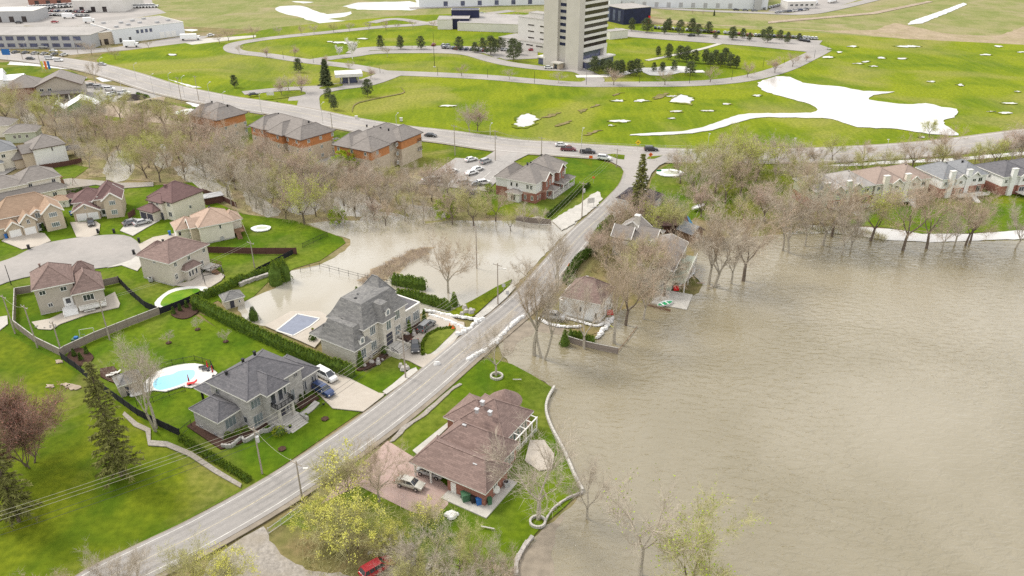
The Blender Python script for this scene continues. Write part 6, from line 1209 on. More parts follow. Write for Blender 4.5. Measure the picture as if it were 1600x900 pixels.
fence('thin black railing around the swimming pool deck', [(228, 597), (245, 580), (270, 572), (305, 565), (330, 572), (335, 582)], 1.2, 'metal_black', kind='bars'); fence('thin black railing across the lawn in front of the swimming pool', [(215, 636), (240, 630), (265, 620), (290, 612)], 1.2, 'metal_black', kind='bars')
fence('short black gate fence beside the low wing of the grey stone house', [(282, 683), (300, 668)], 1.4, 'metal_black', kind='bars')
fence('dark rail fence standing in the flood beyond the mansion garden', [(470, 426), (500, 420), (530, 428), (560, 436), (590, 443), (620, 450)], 1.3, 'metal_black', kind='rails', gap=3.0)
fence('weathered wooden seawall fence at the flooded corner of the cream house lot', [(886, 535), (905, 541), (935, 548), (965, 554)], 1.3, 'wood_grey', gap=1.6, cap='concrete')
fence('thin dark line of posts from the fence corner out of the water', [(966, 550), (980, 533), (995, 513)], .3, 'wood_brown', kind='rails', gap=2)
fence('wire mesh fence on the verge at the bottom beside the gravel track', [(420, 836), (440, 822), (472, 798)], 1.1, 'galvanised', kind='bars', gap=2)
fence('chain link fence across the sloping lawn beside the flood', [(473, 388), (490, 380), (512, 370)], 1.2, 'metal_black', kind='bars', gap=3)
fence('wooden fence around the play garden behind the houses', [(85, 305), (110, 302), (140, 296)], .9, 'wood_grey')
fence('long low wire fence along the boulevard edge of the campus', [(560, 190), (640, 202), (760, 217), (860, 226), (1000, 232), (1160, 236)], 1.2, 'galvanised', kind='rails', gap=9)
fence('brown board retaining wall before the white boat', [(1013, 479), (1030, 484), (1047, 488)], .5, 'wood_brown')
fence('fence wall of grey boards at the edge of the flood below the terrace', [(803, 345), (830, 350), (861, 352)], 1.6, 'wood_grey')
# sea wall
def wall(label, px, wd, hh, m, name='sea_wall', rough=0):
    P = [G(*q) for q in px]; x0, y0 = P[0]; c = resample([(x-x0, y-y0) for x, y in smooth_loop(P, 3, False)], .8); b = MB(m)
    for a, e in zip(c, c[1:]):
        d_ = Vector((e[0]-a[0], e[1]-a[1], 0)).normalized()*.02; b.bar(Vector((*a, hh/2))-d_, Vector((*e, hh/2+RS.uniform(-rough, rough)))+d_, wd+RS.uniform(-rough, rough), hh+.2+RS.uniform(-rough, rough), m)
    o = b.build(name); o.location = (x0, y0, .25); return tag(o, label, 'wall')
wall('pale concrete sea wall curving along the brick house lawn', [(866, 608), (856, 626), (853, 645), (862, 672), (880, 705), (895, 740), (910, 770)], .38, .45, 'concrete')
wall('low pale stone edging at the lawn corner above the muddy shallows', [(910, 772), (885, 782), (862, 800), (848, 825)], .25, .15, 'rock', 'stone_edging', .06)
wall('low stone wall and pebbles on the shore beside the boulder edge of the lawn', [(806, 900), (808, 878), (820, 856), (832, 842)], .6, .25, 'rock', 'stone_edging', .12)
wall('retaining wall of grey stone blocks along the front bed of the grey stone house', [(347, 700), (362, 700), (378, 688), (384, 692), (408, 678), (420, 676), (432, 668)], .35, .5, 'stone_grey', 'garden_wall')
wall('rock wall of pale boulders behind the hedges', [(375, 448), (395, 440), (420, 432)], .7, .6, 'rock', 'rock_wall', .15)
# dikes of plastic wrapped sandbags: lumpy low ridges
def dike(label, px, wd, hh, m='sandbag', name='sandbag_dike'):
    P = [G(*q) for q in px]; x0, y0 = P[0]; c = resample(smooth_loop([(x-x0, y-y0) for x, y in P], 3, False), .55); b = MB(m); rnd = random.Random(int(px[0][0]))
    for i, (x, y) in enumerate(c):
        for j in range(2):
            a = rnd.uniform(0, 3.1); l = rnd.uniform(.35, .6); px_, py_ = x+rnd.uniform(-wd/2, wd/2), y+rnd.uniform(-wd/2, wd/2); h_ = hh*rnd.uniform(.6, 1.15)
            n = 7; ring = [(px_+math.cos(k*6.283/n)*l*rnd.uniform(.8, 1.1), py_+math.sin(k*6.283/n)*l*.75*rnd.uniform(.8, 1.1)) for k in range(n)]
            mid = [(px_+(q[0]-px_)*.7, py_+(q[1]-py_)*.7) for q in ring]
            for k in range(n):
                k2 = (k+1) % n; b.face([(*ring[k], 0), (*ring[k2], 0), (*mid[k2], h_*.85), (*mid[k], h_*.85)]); b.face([(*mid[k], h_*.85), (*mid[k2], h_*.85), (px_, py_, h_)])
    o = b.build(name, uv=False, smooth=True); o.location = (x0, y0, .30); return tag(o, label, 'dike')
dike('white plastic wrapped sandbag dike along the right edge of the road', [(732, 564), (745, 556), (765, 545), (785, 525), (800, 510), (815, 498)], .5, .6)
dike('white sandbag dike along the left road edge by the mansion drive', [(716, 526), (725, 520), (742, 508), (756, 500)], .8, .6)
dike('white plastic flood barrier curving behind the mansion drive, upper line', [(664, 487), (690, 492), (715, 497), (745, 501), (756, 500)], .3, .45)
dike('white plastic flood barrier beside the mansion drive, lower line', [(672, 494), (695, 501), (712, 508), (722, 513)], .2, .35)
dike('thin white sandbag line in front of the square cream house and its car', [(843, 500), (855, 507), (875, 512), (893, 513), (905, 512)], .2, .35); dike('thick white sandbag pile beside the front of the square cream house', [(934, 530), (941, 520), (950, 508), (956, 500)], .6, .6)
dike('thin white sandbag skirt along the base of the square cream house', [(882, 498), (900, 503), (925, 510), (940, 509), (950, 500)], .2, .3); dike('thin white sandbag line round the lake house veranda', [(1053, 452), (1070, 440), (1082, 428), (1084, 420)], .2, .35)
dike('pile of white plastic sheeting on the lawn below the brick house', [(697, 809), (704, 805), (712, 808), (706, 812)], .5, .4, name='plastic_sheet_pile')
dike('white plastic weights on the ground at the mansion driveway mouth', [(682, 572), (684, 571)], .3, .7, name='wrapped_bundle')
# soil heaps
def heap(label, px, r, hh, m, name='soil_heap'):
    x, y = G(*px); b = MB(m); rnd = random.Random(int(px[0])); n = 16; rings = [(1, 0), (.75, .45), (.45, .8), (.15, 1)]; pr = None
    for f, zf in rings:
        rg = [(math.cos(k*6.283/n)*r[0]*f*rnd.uniform(.85, 1.15), math.sin(k*6.283/n)*r[1]*f*rnd.uniform(.85, 1.15), hh*zf*rnd.uniform(.85, 1.1)) for k in range(n)]
        if pr: [b.face([pr[k], pr[(k+1) % n], rg[(k+1) % n], rg[k]]) for k in range(n)]
        pr = rg
    b.face(pr); o = b.build(name, uv=False); o.location = (x, y, .05); tag(o, label, 'heap')
heap('dark heap of black soil in the garden centre yard, the larger one', (240, 166), (8.5, 5), 2.6, 'soil_black'); heap('smaller dark heap of compost near the car park', (208, 154), (6.5, 4), 1.8, 'soil_black')
heap('pale sand heap beside the black soil', (262, 172), (8, 4), 1.8, 'bare_earth', 'sand_heap'); heap('pile of white bagged goods at the end of the yard', (300, 176), (7, 3), 1.4, 'canvas_white', 'bag_pile'); heap('pile of pinkish stone beside the white bags', (284, 184), (5, 3), 1.0, 'paver_pink', 'stone_pile')
def rockpile(label, px, n, spread, size):
    x, y = G(*px); b = MB('rock'); rnd = random.Random(n)
    for i in range(n):
        cx_, cy_ = rnd.gauss(0, spread), rnd.gauss(0, spread*.6); s_ = size*rnd.uniform(.5, 1.1); k_ = 6
        r0 = [(cx_+math.cos(k*6.283/k_)*s_*rnd.uniform(.7, 1.1), cy_+math.sin(k*6.283/k_)*s_*rnd.uniform(.7, 1.1)) for k in range(k_)]; h_ = s_*rnd.uniform(.6, 1.1)
        for k in range(k_): b.face([(*r0[k], 0), (*r0[(k+1) % k_], 0), (cx_+(r0[(k+1) % k_][0]-cx_)*.6, cy_+(r0[(k+1) % k_][1]-cy_)*.6, h_), (cx_+(r0[k][0]-cx_)*.6, cy_+(r0[k][1]-cy_)*.6, h_)])
        b.face([(cx_+(q[0]-cx_)*.6, cy_+(q[1]-cy_)*.6, h_) for q in r0])
    o = b.build('boulder_group', uv=False); o.location = (x, y, .3); tag(o, label, 'boulders')
rockpile('pile of pale boulders with a shrub on the verge near the flood', (738, 488), 7, 1.3, .8); rockpile('flat boulders in the bed beside the mansion stairs', (594, 566), 7, 1.6, .6); rockpile('flat boulders in the bed near the right end of the mansion', (650, 522), 7, 1.8, .6)
rockpile('pale rocks at the corner of the curved terrace', (72, 512), 8, 1.2, .4); rockpile('large pale stone sculpture like rocks on the mansion lawn', (626, 576), 4, .7, .9); rockpile('rocks edging the gravel track below the yellow trees', (640, 885), 16, 2.6, .5)
# ================================================================== VEHICLES
CARM = {}
def paint(c):
    k = 'paint_'+c
    cols = dict(white=(.75, .75, .74), silver=(.42, .42, .42), grey=(.16, .165, .17), black=(.02, .02, .022), red=(.42, .02, .03), blue=(.015, .04, .13), maroon=(.16, .03, .04), gold=(.50, .48, .42), tan=(.3, .26, .2))
    if k not in MATS:
        m = mat(k, cols[c], .3, .02, 1, spec=.6); m.node_tree.nodes['Principled BSDF'].inputs['Coat Weight'].default_value = .5
    return k
CARP = {}
def car_proto(kind, color):
    key = (kind, color)
    if key in CARP: return CARP[key]
    pc = paint(color); suv = kind in ('suv', 'van'); L_ = dict(sedan=4.6, suv=4.8, pickup=5.5, van=5.0)[kind]; W_ = 1.84 if suv else 1.78; Hh = dict(sedan=1.42, suv=1.72, pickup=1.78, van=1.85)[kind]; hood = dict(sedan=.88, suv=1.05, pickup=1.1, van=1.1)[kind]
    body = MB(pc)
    prof = [(-L_/2, .35), (-L_/2-.02, .6), (-L_/2+.06, hood-.05), (-L_/2+.3, hood+(.04 if kind != 'sedan' else .02)), (L_*.16, hood+.05), (L_*.36, hood-.04), (L_/2-.12, hood-.22), (L_/2, .6), (L_/2-.03, .32)]
    n = len(prof)
    for (x0, z0), (x1, z1) in zip(prof, prof[1:]+prof[:1]):
        t0 = W_/2-(.10 if z0 > .8 else .0)-(.10 if abs(x0) > L_*.45 else 0); t1 = W_/2-(.10 if z1 > .8 else .0)-(.10 if abs(x1) > L_*.45 else 0); body.face([(x0, -t0, z0), (x1, -t1, z1), (x1, t1, z1), (x0, t0, z0)])
    tw = [W_/2-(.10 if z > .8 else .0)-(.10 if abs(x) > L_*.45 else 0) for x, z in prof]
    # side skins as a fan from mid height so every quad stays planar enough
    for s_ in (-1, 1):
        pts = [(x, s_*t, z) for (x, z), t in zip(prof, tw)]; cpt = (0, s_*W_/2, .62)
        for i in range(n):
            a, e = pts[i], pts[(i+1) % n]; body.face([a, e, cpt] if s_ > 0 else [e, a, cpt])
    cab = dict(sedan=(-1.75, -1.15, .45, 1.15), suv=(-2.3, -2.0, .45, 1.15), pickup=(-.75, -.5, .75, 1.35), van=(-2.4, -2.2, .8, 1.7))[kind]
    if kind == 'pickup': body.box(-L_/2+.15, -W_/2+.2, hood+.0, -.9, W_/2-.2, hood+.13, 'plastic_black' if color != 'red' else pc)
    zb = hood+.02; wb, wt = W_/2-.12, W_/2-.30
    g = MB('glass_dark'); q0 = [(cab[0], -wb, zb), (cab[3], -wb, zb), (cab[3], wb, zb), (cab[0], wb, zb)]; q1 = [(cab[1], -wt, Hh-.04), (cab[2], -wt, Hh-.04), (cab[2], wt, Hh-.04), (cab[1], wt, Hh-.04)]
    for i in range(4): g.face([q0[i], q0[(i+1) % 4], q1[(i+1) % 4], q1[i]])
    rf = MB(pc); rf.box(cab[1]-.04, -wt-.03, Hh-.06, cab[2]+.04, wt+.03, Hh)
    for i in range(4): rf.bar(q0[i], q1[i], .09, .09, pc)
    for s_ in (-1, 1):
        xm = (cab[1]+cab[2])/2+.05; rf.bar((xm, s_*wb, zb), (xm, s_*wt, Hh-.04), .08, .05, pc)
        if suv: xq = cab[1]+.55; rf.bar((xq, s_*wb, zb), (xq, s_*wt, Hh-.04), .08, .05, pc)
        body.box(cab[3]-.5, s_*(W_/2-.02), zb-.02, cab[3]-.3, s_*(W_/2+.13), zb+.12, pc)
    meshes = [('body', body, []), ('window', g, []), ('car_roof', rf, [])]
    for x in (-L_*.30, L_*.31):
        for s_ in (-1, 1):
            w1 = MB('rubber'); w1.tube((x, s_*(W_/2-.20), .33), (x, s_*(W_/2+.02), .33), .33, .33, 14); r1 = MB('chrome'); r1.tube((x, s_*(W_/2+.0), .33), (x, s_*(W_/2+.035), .33), .2, .18, 8); meshes.append(('wheel', w1, [('rim', r1)]))
    for s_ in (-1, 1):
        l = MB('concrete_white'); l.box(L_/2-.12, s_*.45, .58, L_/2+.01, s_*.78, .74); meshes.append(('headlight', l, [])); l = MB('plastic_red'); l.box(-L_/2-.03, s_*.5, .68, -L_/2+.06, s_*.78, .85); meshes.append(('tail_light', l, []))
    CARP[key] = [(nm, mb.mesh(nm, False), [(a, b_.mesh(a, False)) for a, b_ in sub]) for nm, mb, sub in meshes]; return CARP[key]
def car(kind, color, px, ang, label, z=.365, group=None):
    x, y = G(*px); o = thing('parked_car' if kind != 'pickup' else 'pickup_truck', label, {'sedan': 'car', 'suv': 'car', 'pickup': 'truck', 'van': 'van'}[kind], (x, y, z), R(ang), group)
    for nm, me, sub in car_proto(kind, color):
        c = bpy.data.objects.new(nm, me); COL.objects.link(c); c.parent = o
        for a, m2 in sub: d_ = bpy.data.objects.new(a, m2); COL.objects.link(d_); d_.parent = c
    return o
car('suv', 'blue', (506, 616), -38, 'dark blue estate car parked on the pale driveway of the grey stone house'); car('van', 'white', (510, 593), -38, 'white van like car with open tailgate parked beside the hedge')
car('sedan', 'black', (649, 547), 278, 'black car parked on the mansion drive, seen end on'); car('suv', 'grey', (667, 515), 62, 'dark grey estate car parked at the mansion front')
car('sedan', 'gold', (641, 762), -22, 'pale gold sedan parked on the pink driveway'); car('sedan', 'silver', (673, 744), -22, 'silver sedan parked under the brick house carport')
car('suv', 'silver', (866, 500), -18, 'silver car parked beside the square cream house in the flood', .35); car('suv', 'red', (590, 895), 40, 'bright red off-road car on the gravel track at the bottom', .35)
car('sedan', 'black', (143, 352), 300, 'black car standing before the white garage doors of the gabled house'); car('sedan', 'grey', (206, 352), 40, 'dark grey sedan before the dark garage doors'); car('sedan', 'silver', (223, 352), 42, 'silver sedan before the dark garage doors')
car('pickup', 'black', (918, 241), -6, 'black pickup on the boulevard near the junction'); car('pickup', 'maroon', (888, 237), -6, 'dark red pickup on the boulevard'); car('sedan', 'white', (877, 230), -4, 'white car on the boulevard before the red pickup'); car('suv', 'white', (944, 251), -20, 'white car turning at the junction island'); car('suv', 'black', (1017, 237), 0, 'black car on the boulevard right of the junction')
car('sedan', 'black', (673, 215), -16, 'black sedan driving along the boulevard above the apartments'); car('sedan', 'black', (539, 229), 0, 'black sedan parked beside the middle apartment block')
car('sedan', 'black', (396, 151), 30, 'dark car waiting at the campus entry', .5)
for i, (x, y, c_, a) in enumerate([(48, 94, 'black', -5), (92, 97, 'white', -5), (78, 94, 'white', -5), (160, 103, 'silver', -15)]): car(('sedan', 'suv', 'van', 'sedan')[i], c_, (x, y), a, ['dark car on the boulevard at the upper left', 'white car on the boulevard at the upper left', 'white van followed by a white car at the upper left', 'silver car on the boulevard before the park lawn'][i])
for x, y, c_, k_, a, l in [(736, 253, 'white', 'sedan', 35, 'white sedan at the back of the small car park, left one'), (759, 256, 'silver', 'suv', 50, 'silver car at the back of the small car park, right one'), (705, 271, 'white', 'sedan', 40, 'white sedan at the left of the small car park'), (737, 274, 'white', 'sedan', 42, 'white sedan in the middle of the small car park, nearer one'), (746, 268, 'white', 'sedan', 42, 'white sedan in the middle of the small car park, further one'), (670, 285, 'white', 'sedan', 20, 'white car half hidden by trees at the corner of the small car park'), (684, 286, 'white', 'van', 15, 'white van beside the trees of the small car park'), (728, 290, 'silver', 'suv', 25, 'silver car at the front of the small car park'), (744, 292, 'grey', 'sedan', 25, 'grey car at the front of the small car park'), (756, 290, 'white', 'suv', 25, 'white car beside the terrace in the small car park'), (738, 307, 'blue', 'suv', 15, 'blue car under the bare trees beside the terrace')]:
    car(k_, c_, (x, y), a, l)
for x, y, c_, k_, a, l in [(143, 137, 'grey', 'pickup', 5, 'grey pickup in the garden centre car park'), (155, 139, 'silver', 'suv', 5, 'silver car in the garden centre car park, second in the upper row'), (172, 142, 'white', 'suv', 5, 'white car in the garden centre car park, third in the upper row'), (171, 151, 'white', 'sedan', 60, 'white car in the lower row of the garden centre car park, left'), (179, 149, 'grey', 'sedan', 60, 'grey car in the lower row of the garden centre car park, middle'), (194, 148, 'white', 'pickup', 10, 'white truck in the lower row of the garden centre car park, right'), (139, 162, 'white', 'van', -10, 'white van beside the green tent'), (106, 150, 'black', 'suv', -10, 'black car under the shop porch'), (97, 146, 'blue', 'suv', -10, 'blue car under the shop porch, left one'), (84, 82, 'white', 'sedan', -10, 'white car before the concrete offices'), (68, 76, 'silver', 'pickup', -10, 'silver truck before the concrete offices'), (128, 125, 'white', 'sedan', 10, 'white car at the end of the garden centre car park'), (5, 256, 'blue', 'suv', 20, 'blue car before the slate roofed house')]:
    car(k_, c_, (x, y), a, l)
# far cars: one small mesh each
FARM = {}
def far_car(x, y, a, color, label, group, big=1.0):
    pc = paint(color)
    if pc not in FARM:
        b = MB(pc); b.box(-2.25, -.88, .25, 2.25, .88, .92, pc); b.box(-2.3, -.7, .35, 2.32, .7, .75, 'plastic_black')
        q0 = [(-1.7, -.8, .92), (1.2, -.8, .92), (1.2, .8, .92), (-1.7, .8, .92)]; q1 = [(-1.2, -.62, 1.42), (.5, -.62, 1.42), (.5, .62, 1.42), (-1.2, .62, 1.42)]
        for i in range(4): b.face([q0[i], q0[(i+1) % 4], q1[(i+1) % 4], q1[i]], 'glass_dark')
        b.box(-1.25, -.64, 1.40, .55, .64, 1.47, pc)
        for xx in (-1.4, 1.4):
            for s_ in (-1, 1): b.tube((xx, s_*.7, .32), (xx, s_*.91, .32), .32, .32, 10, 'rubber')
        FARM[pc] = b.mesh('far_parked_car', False)
    o = bpy.data.objects.new('parked_car', FARM[pc]); COL.objects.link(o); wx, wy = G(x, y); o.location = (wx, wy, .3); o.rotation_euler = (0, 0, R(a)); o.scale = (big, big, big); tag(o, label, 'car', group)
rc = random.Random(77); CC = ['white', 'white', 'silver', 'grey', 'black', 'silver', 'red', 'blue']
def row(p, q, n, a, where, group, cols=CC, big=1.0, miss=.12):
    for i in range(n):
        if rc.random() < miss: continue
        t = i/max(1, n-1); c_ = rc.choice(cols); far_car(p[0]+(q[0]-p[0])*t+rc.uniform(-.4, .4), p[1]+(q[1]-p[1])*t, a+rc.uniform(-3, 3), c_, '%s car %s' % (c_, where), group+', '+c_, big)
row((694, 76), (760, 81), 18, 78, 'parked in the tree shaded row of the left campus car park', 'cars in the tree shaded campus row'); row((678, 72), (700, 73), 4, 78, 'at the left end of the campus car park', 'cars at the left end of the campus car park'); row((775, 79), (795, 80), 5, 78, 'beside the pines near the tower entrance drive', 'cars beside the pines')
row((1024, 45), (1160, 55), 26, 82, 'parked behind the pines of the rear campus car park', 'cars of the rear campus car park'); row((1162, 56), (1262, 61), 18, 82, 'at the right end of the rear campus car park', 'cars at the right end of the rear car park'); row((1258, 61), (1274, 62), 4, 82, 'standing clear at the far end of the rear car park', 'cars at the far end of the rear car park', ['white'], miss=0)
row((1250, 64), (1262, 66), 3, 82, 'in the front row at the end of the rear car park', 'front row cars of the rear car park', ['black'], miss=0)
row((60, 24), (135, 26), 22, 70, 'in the yard between the far warehouses', 'cars in the warehouse yard'); row((70, 18), (140, 20), 20, 70, 'in the second row of the warehouse yard', 'second row cars of the warehouse yard'); row((100, 12), (114, 3), 9, 20, 'near the top left warehouses', 'cars near the top left warehouses', ['white', 'silver'])
row((0, 20), (30, 21), 8, 60, 'beside the grey warehouse at the left edge', 'cars beside the grey warehouse'); row((195, 13), (240, 12), 10, 10, 'and trailer like vehicle at the edge of the far yard', 'vehicles at the edge of the far yard', ['white'], 1.7)
row((1195, 15), (1240, 4), 14, 60, 'at the depot yard edge, top right', 'cars at the depot yard', ['white', 'silver']); row((1215, 21), (1260, 16), 9, 30, 'along the depot road', 'cars along the depot road'); row((1150, 17), (1192, 19), 4, 5, 'on the road before the big white warehouse', 'cars before the white warehouse', ['black', 'grey', 'silver'])
row((50, 15), (112, 11), 14, 75, 'like long trailer lined up between the far warehouses', 'trailers between the far warehouses', ['white'], 1.9); row((0, 27), (30, 30), 7, 80, 'in the forecourt of the left grey warehouse', 'cars in the grey warehouse forecourt'); row((10, 83), (100, 88), 7, 70, 'parked before the concrete offices', 'cars before the concrete offices', ['white', 'silver', 'grey'])
far_car(30, 37, 5, 'black', 'lone black car on the open yard road at the far upper left', None); far_car(86, 36, 5, 'red', 'lone red car on the open yard road at the far upper left', None); far_car(753, 23, 30, 'white', 'lone white car on the path by the low wing', None); far_car(330, 57, 0, 'white', 'lone white car beyond the industrial unit', None)
far_car(857, 108, 0, 'white', 'white car at the tower entrance', None); far_car(1080, 57.5, 5, 'black', 'black car between pines in the rear car park', None); far_car(832, 80, 0, 'red', 'red car left of the tower', None)
def lorry(px, a, label, L_=8, color='canvas_white'):
    x, y = G(*px); o = thing('box_truck', label, 'truck', (x, y, .3), R(a)); b = MB(color); b.box(-L_/2, -1.2, .8, L_/2-1.9, 1.2, 3.4); b.build('cargo_box', o); b = MB(color); b.box(L_/2-1.75, -1.1, .6, L_/2, 1.1, 2.3); c_ = b.build('cab', o); b = MB('glass_dark'); b.box(L_/2-.8, -1.0, 1.5, L_/2+.03, 1.0, 2.2); b.build('windscreen', c_)
    for xx in (-L_/2+1.4, L_/2-1.0):
        for s_ in (-1, 1): b = MB('rubber'); b.tube((xx, s_*.9, .5), (xx, s_*1.2, .5), .5, .5, 10); b.build('wheel', o)
lorry((206, 74), 5, 'white box truck parked before the industrial unit'); lorry((298, 63), 10, 'white trailer with green and blue crates beside the yard', 11); lorry((108, 29), 8, 'white box truck on the far yard road', 8); lorry((140, 36), 20, 'white truck turning near the far yard road', 7); lorry((1270, 8), 50, 'long pale trailer in the depot yard, left one', 14); lorry((1300, 4), 50, 'long pale trailer in the depot yard, right one', 14)
# ================================================================== POLES, LAMPS, WIRES
POLES = {}
def pole(key, px, top, label, kind='wood', arm=None, group=None, z=.2):
    x, y = G(*px); hh = HT(px[0], px[1], top); o = thing('utility_pole' if kind != 'lamp' else 'street_lamp', label, 'utility pole' if kind != 'lamp' else 'street lamp', (x, y, 0), 0, group)
    mt = {'wood': 'pole_wood', 'lamp': 'galvanised', 'black': 'metal_black'}[kind]; b = MB(mt); b.tube((0, 0, -.3), (0, 0, hh), .16 if kind == 'wood' else .10, .10 if kind == 'wood' else .06, 8); b.build('pole', o); a = R(-32)
    if kind == 'wood':
        b = MB('pole_wood'); dx, dy = math.cos(a)*1.1, math.sin(a)*1.1; b.bar((-dx, -dy, hh-.5), (dx, dy, hh-.5), .12, .12); c_ = b.build('crossarm', o)
        for t in (-1, 0, 1): i_ = MB('galvanised'); i_.tube((dx*t, dy*t, hh-.44), (dx*t, dy*t, hh-.2), .06, .05, 6); i_.build('insulator', c_)
    if arm == 'lamp' or kind == 'lamp':
        b = MB('galvanised'); ux, uy = (math.cos(a), math.sin(a)) if kind == 'wood' else (math.cos(R(70)), math.sin(R(70))); zl = hh*.86 if kind == 'wood' else hh-.1; b.bar((0, 0, zl), (ux*1.8, uy*1.8, zl+.5), .07, .07); q = b.build('lamp_arm', o); b = MB('concrete_white'); b.box(ux*1.8-.35, uy*1.8-.14, zl+.42, ux*1.8+.35, uy*1.8+.14, zl+.6); b.build('lamp_head', q)
    if arm == 'trafo' or arm == 'lamptrafo': b = MB('galvanised'); b.tube((.35, -.2, hh*.72), (.35, -.2, hh*.72+1.0), .28, .28, 10); b.build('transformer', o)
    POLES[key] = (x, y, hh); return o
pole('a', (410, 741), 668, 'wooden utility pole with lamp arm and transformer before the grey stone house', arm='lamptrafo'); pole('b', (473, 785), 720, 'utility pole with street lamp on the lower verge across the road', arm='lamp'); pole('c', (634, 592), 515, 'utility pole before the mansion lawn'); pole('d', (778, 477), 411, 'utility pole with arm beside the flooded verge', arm='lamp'); pole('e', (909, 341), 284, 'H arm utility pole with transformer beside the terrace field', arm='trafo')
pole('e2', (963, 262), 232, 'utility pole at the left corner of the junction'); pole('f', (59, 544), 477, 'leaning looking grey pole inside the board fence, middle of three'); pole('g', (24, 522), 461, 'grey pole by the left board fence, nearest the picture edge'); pole('h', (97, 553), 503, 'shorter grey pole at the board fence corner'); pole('i', (172, 532), 468, 'pale pole rising behind the picnic table garden'); pole('j', (398, 419), 377, 'pale pole at the end of the dark red fence'); pole('k', (362, 322), 284, 'pole at the edge of the flooded wood'); pole('l', (745, 420), 352, 'thin pole standing alone in the flood water')
pole('m', (311, 158), 118, 'utility pole along the boulevard verge, left of the orange apartments'); pole('n', (520, 208), 176, 'utility pole behind the middle orange apartment block'); pole('o', (711, 243), 195, 'utility pole on the lawn above the small car park'); pole('p', (774, 252), 203, 'utility pole with transformer at the top of the small car park', arm='trafo'); pole('q', (846, 243), 214, 'utility pole behind the terrace roofs'); pole('r', (284, 160), 120, 'tall pole beside the soil heaps'); pole('s', (1178, 262), 223, 'utility pole with transformer above the thicket', arm='trafo'); pole('t', (122, 84), 60, 'tall pole before the industrial unit'); pole('u', (36, 94), 70, 'pole at the upper left before the concrete offices'); pole('v', (65, 107), 84, 'pole on the verge behind the marquee')
for i, (x, y, t) in enumerate([(214, 128, 101), (267, 141, 116), (289, 154, 121), (329, 160, 131), (505, 195, 163), (620, 204, 180), (766, 220, 196), (908, 243, 204), (1105, 236, 213), (160, 115, 92), (190, 140, 118), (241, 150, 118), (350, 165, 146), (1238, 245, 220), (1383, 245, 222), (40, 80, 66), (409, 178, 148)]):
    pole('x%d' % i, (x, y), t, 'tall grey street lamp standing along the boulevard', 'lamp', group='street lamps of the boulevard')
for i, (x, y, t) in enumerate([(443, 92, 80), (490, 99, 87), (835, 131, 111), (916, 133, 113), (999, 130, 112), (1077, 131, 105), (1143, 125, 108), (594, 115, 105), (684, 119, 104), (762, 122, 108), (1192, 105, 90), (1225, 100, 88), (1272, 91, 78), (1293, 78, 70), (644, 76, 70)]):
    pole('y%d' % i, (x, y), t, 'thin black lamp post beside a campus drive', 'black', group='lamp posts of the campus')
x, y = G(679, 105); o = thing('flagpole', 'tall thin dark flagpole on the campus oval lawn', 'flagpole', (x, y, 0)); b = MB('metal_black'); b.tube((0, 0, 0), (0, 0, HT(679, 105, 50)), .14, .06, 8); b.build('pole', o); b = MB('concrete'); b.tube((0, 0, 0), (0, 0, .3), .7, .7, 12); b.build('base', o)
pole('z1', (106, 354), 338, 'small white globe lamp post between the two brick house drives', 'black'); pole('z2', (18, 446), 414, 'slim dark street lamp at the cul-de-sac edge', 'black'); pole('z3', (12, 316), 283, 'slim lamp with white head before the cream house', 'black')
def wire(a, b_, label, off=(0, 0), sag=1.0, m='wire', r=.024, zoff=-.25, group=None):
    A = Vector(a); B = Vector(b_); d_ = (B-A); n_ = Vector((-d_.y, d_.x, 0)).normalized(); A = A+n_*off[0]; B = B+n_*off[0]; A.z += zoff; B.z += zoff; mb = MB(m); n = 10; pr = None
    for i in range(n+1):
        t = i/n; p = A.lerp(B, t)-Vector((0, 0, sag*4*t*(1-t)))
        if pr is not None: mb.tube(pr-A, p-A, r, r, 4, cap=False)
        pr = p
    o = mb.build('power_line', uv=False); o.location = A; return tag(o, label, 'power line', group)
def span(k0, k1, n, label, m='wire', sag=1.0, r=.024):
    a = POLES[k0] if isinstance(k0, str) else k0; b_ = POLES[k1] if isinstance(k1, str) else k1
    for i in range(n): wire(a, b_, label, ((i-(n-1)/2)*.9, 0), sag, m, r, group=label if n > 1 else None)
W0 = (*G(-330, 1000), 9.0)
span('a', W0, 3, 'pale power line over the left lawn from the pole at the stone house', sag=.8); span('a', 'c', 3, 'pale power line between the poles of the two stone houses', sag=.8); span('c', 'd', 3, 'pale power line from the mansion pole towards the flooded verge'); span('d', 'e', 3, 'thin power line over the flood along the road', r=.02); span('e', 'e2', 3, 'thin power line climbing from the H pole to the junction', r=.02)
for i, dz in enumerate((-2.2, -3.2)): wire(POLES['a'], W0, ['upper dark telephone cable over the left lawn', 'lower dark telephone cable over the left lawn'][i], (0, 0), .9, 'wire_dark', .03, dz); wire(POLES['a'], POLES['c'], ['upper dark telephone cable before the cedar hedge', 'lower dark telephone cable before the cedar hedge'][i], (0, 0), .9, 'wire_dark', .03, dz)
span('i', 'j', 2, 'pale wire crossing the back gardens above the green pool', r=.02); span('j', 'k', 1, 'single wire from the garden pole to the wood edge', r=.02); span('k', (*G(860, 345), 9.0), 2, 'long thin wire along the flooded wood edge', r=.02, sag=3); span('o', 'p', 2, 'thin wire above the small car park', r=.02); span('p', 'q', 2, 'thin wire behind the terrace roofs', r=.02); span('g', 'f', 1, 'short wire between the garden fence poles', r=.02)
span('q', 'e2', 2, 'thin wire over the lawn by the junction', r=.02); span('b', 'a', 1, 'single wire across the road near the stone house', r=.02)
# ================================================================== GARDEN AND STREET FURNITURE
def at(px, z=.36): x, y = G(*px); return (x, y, z)
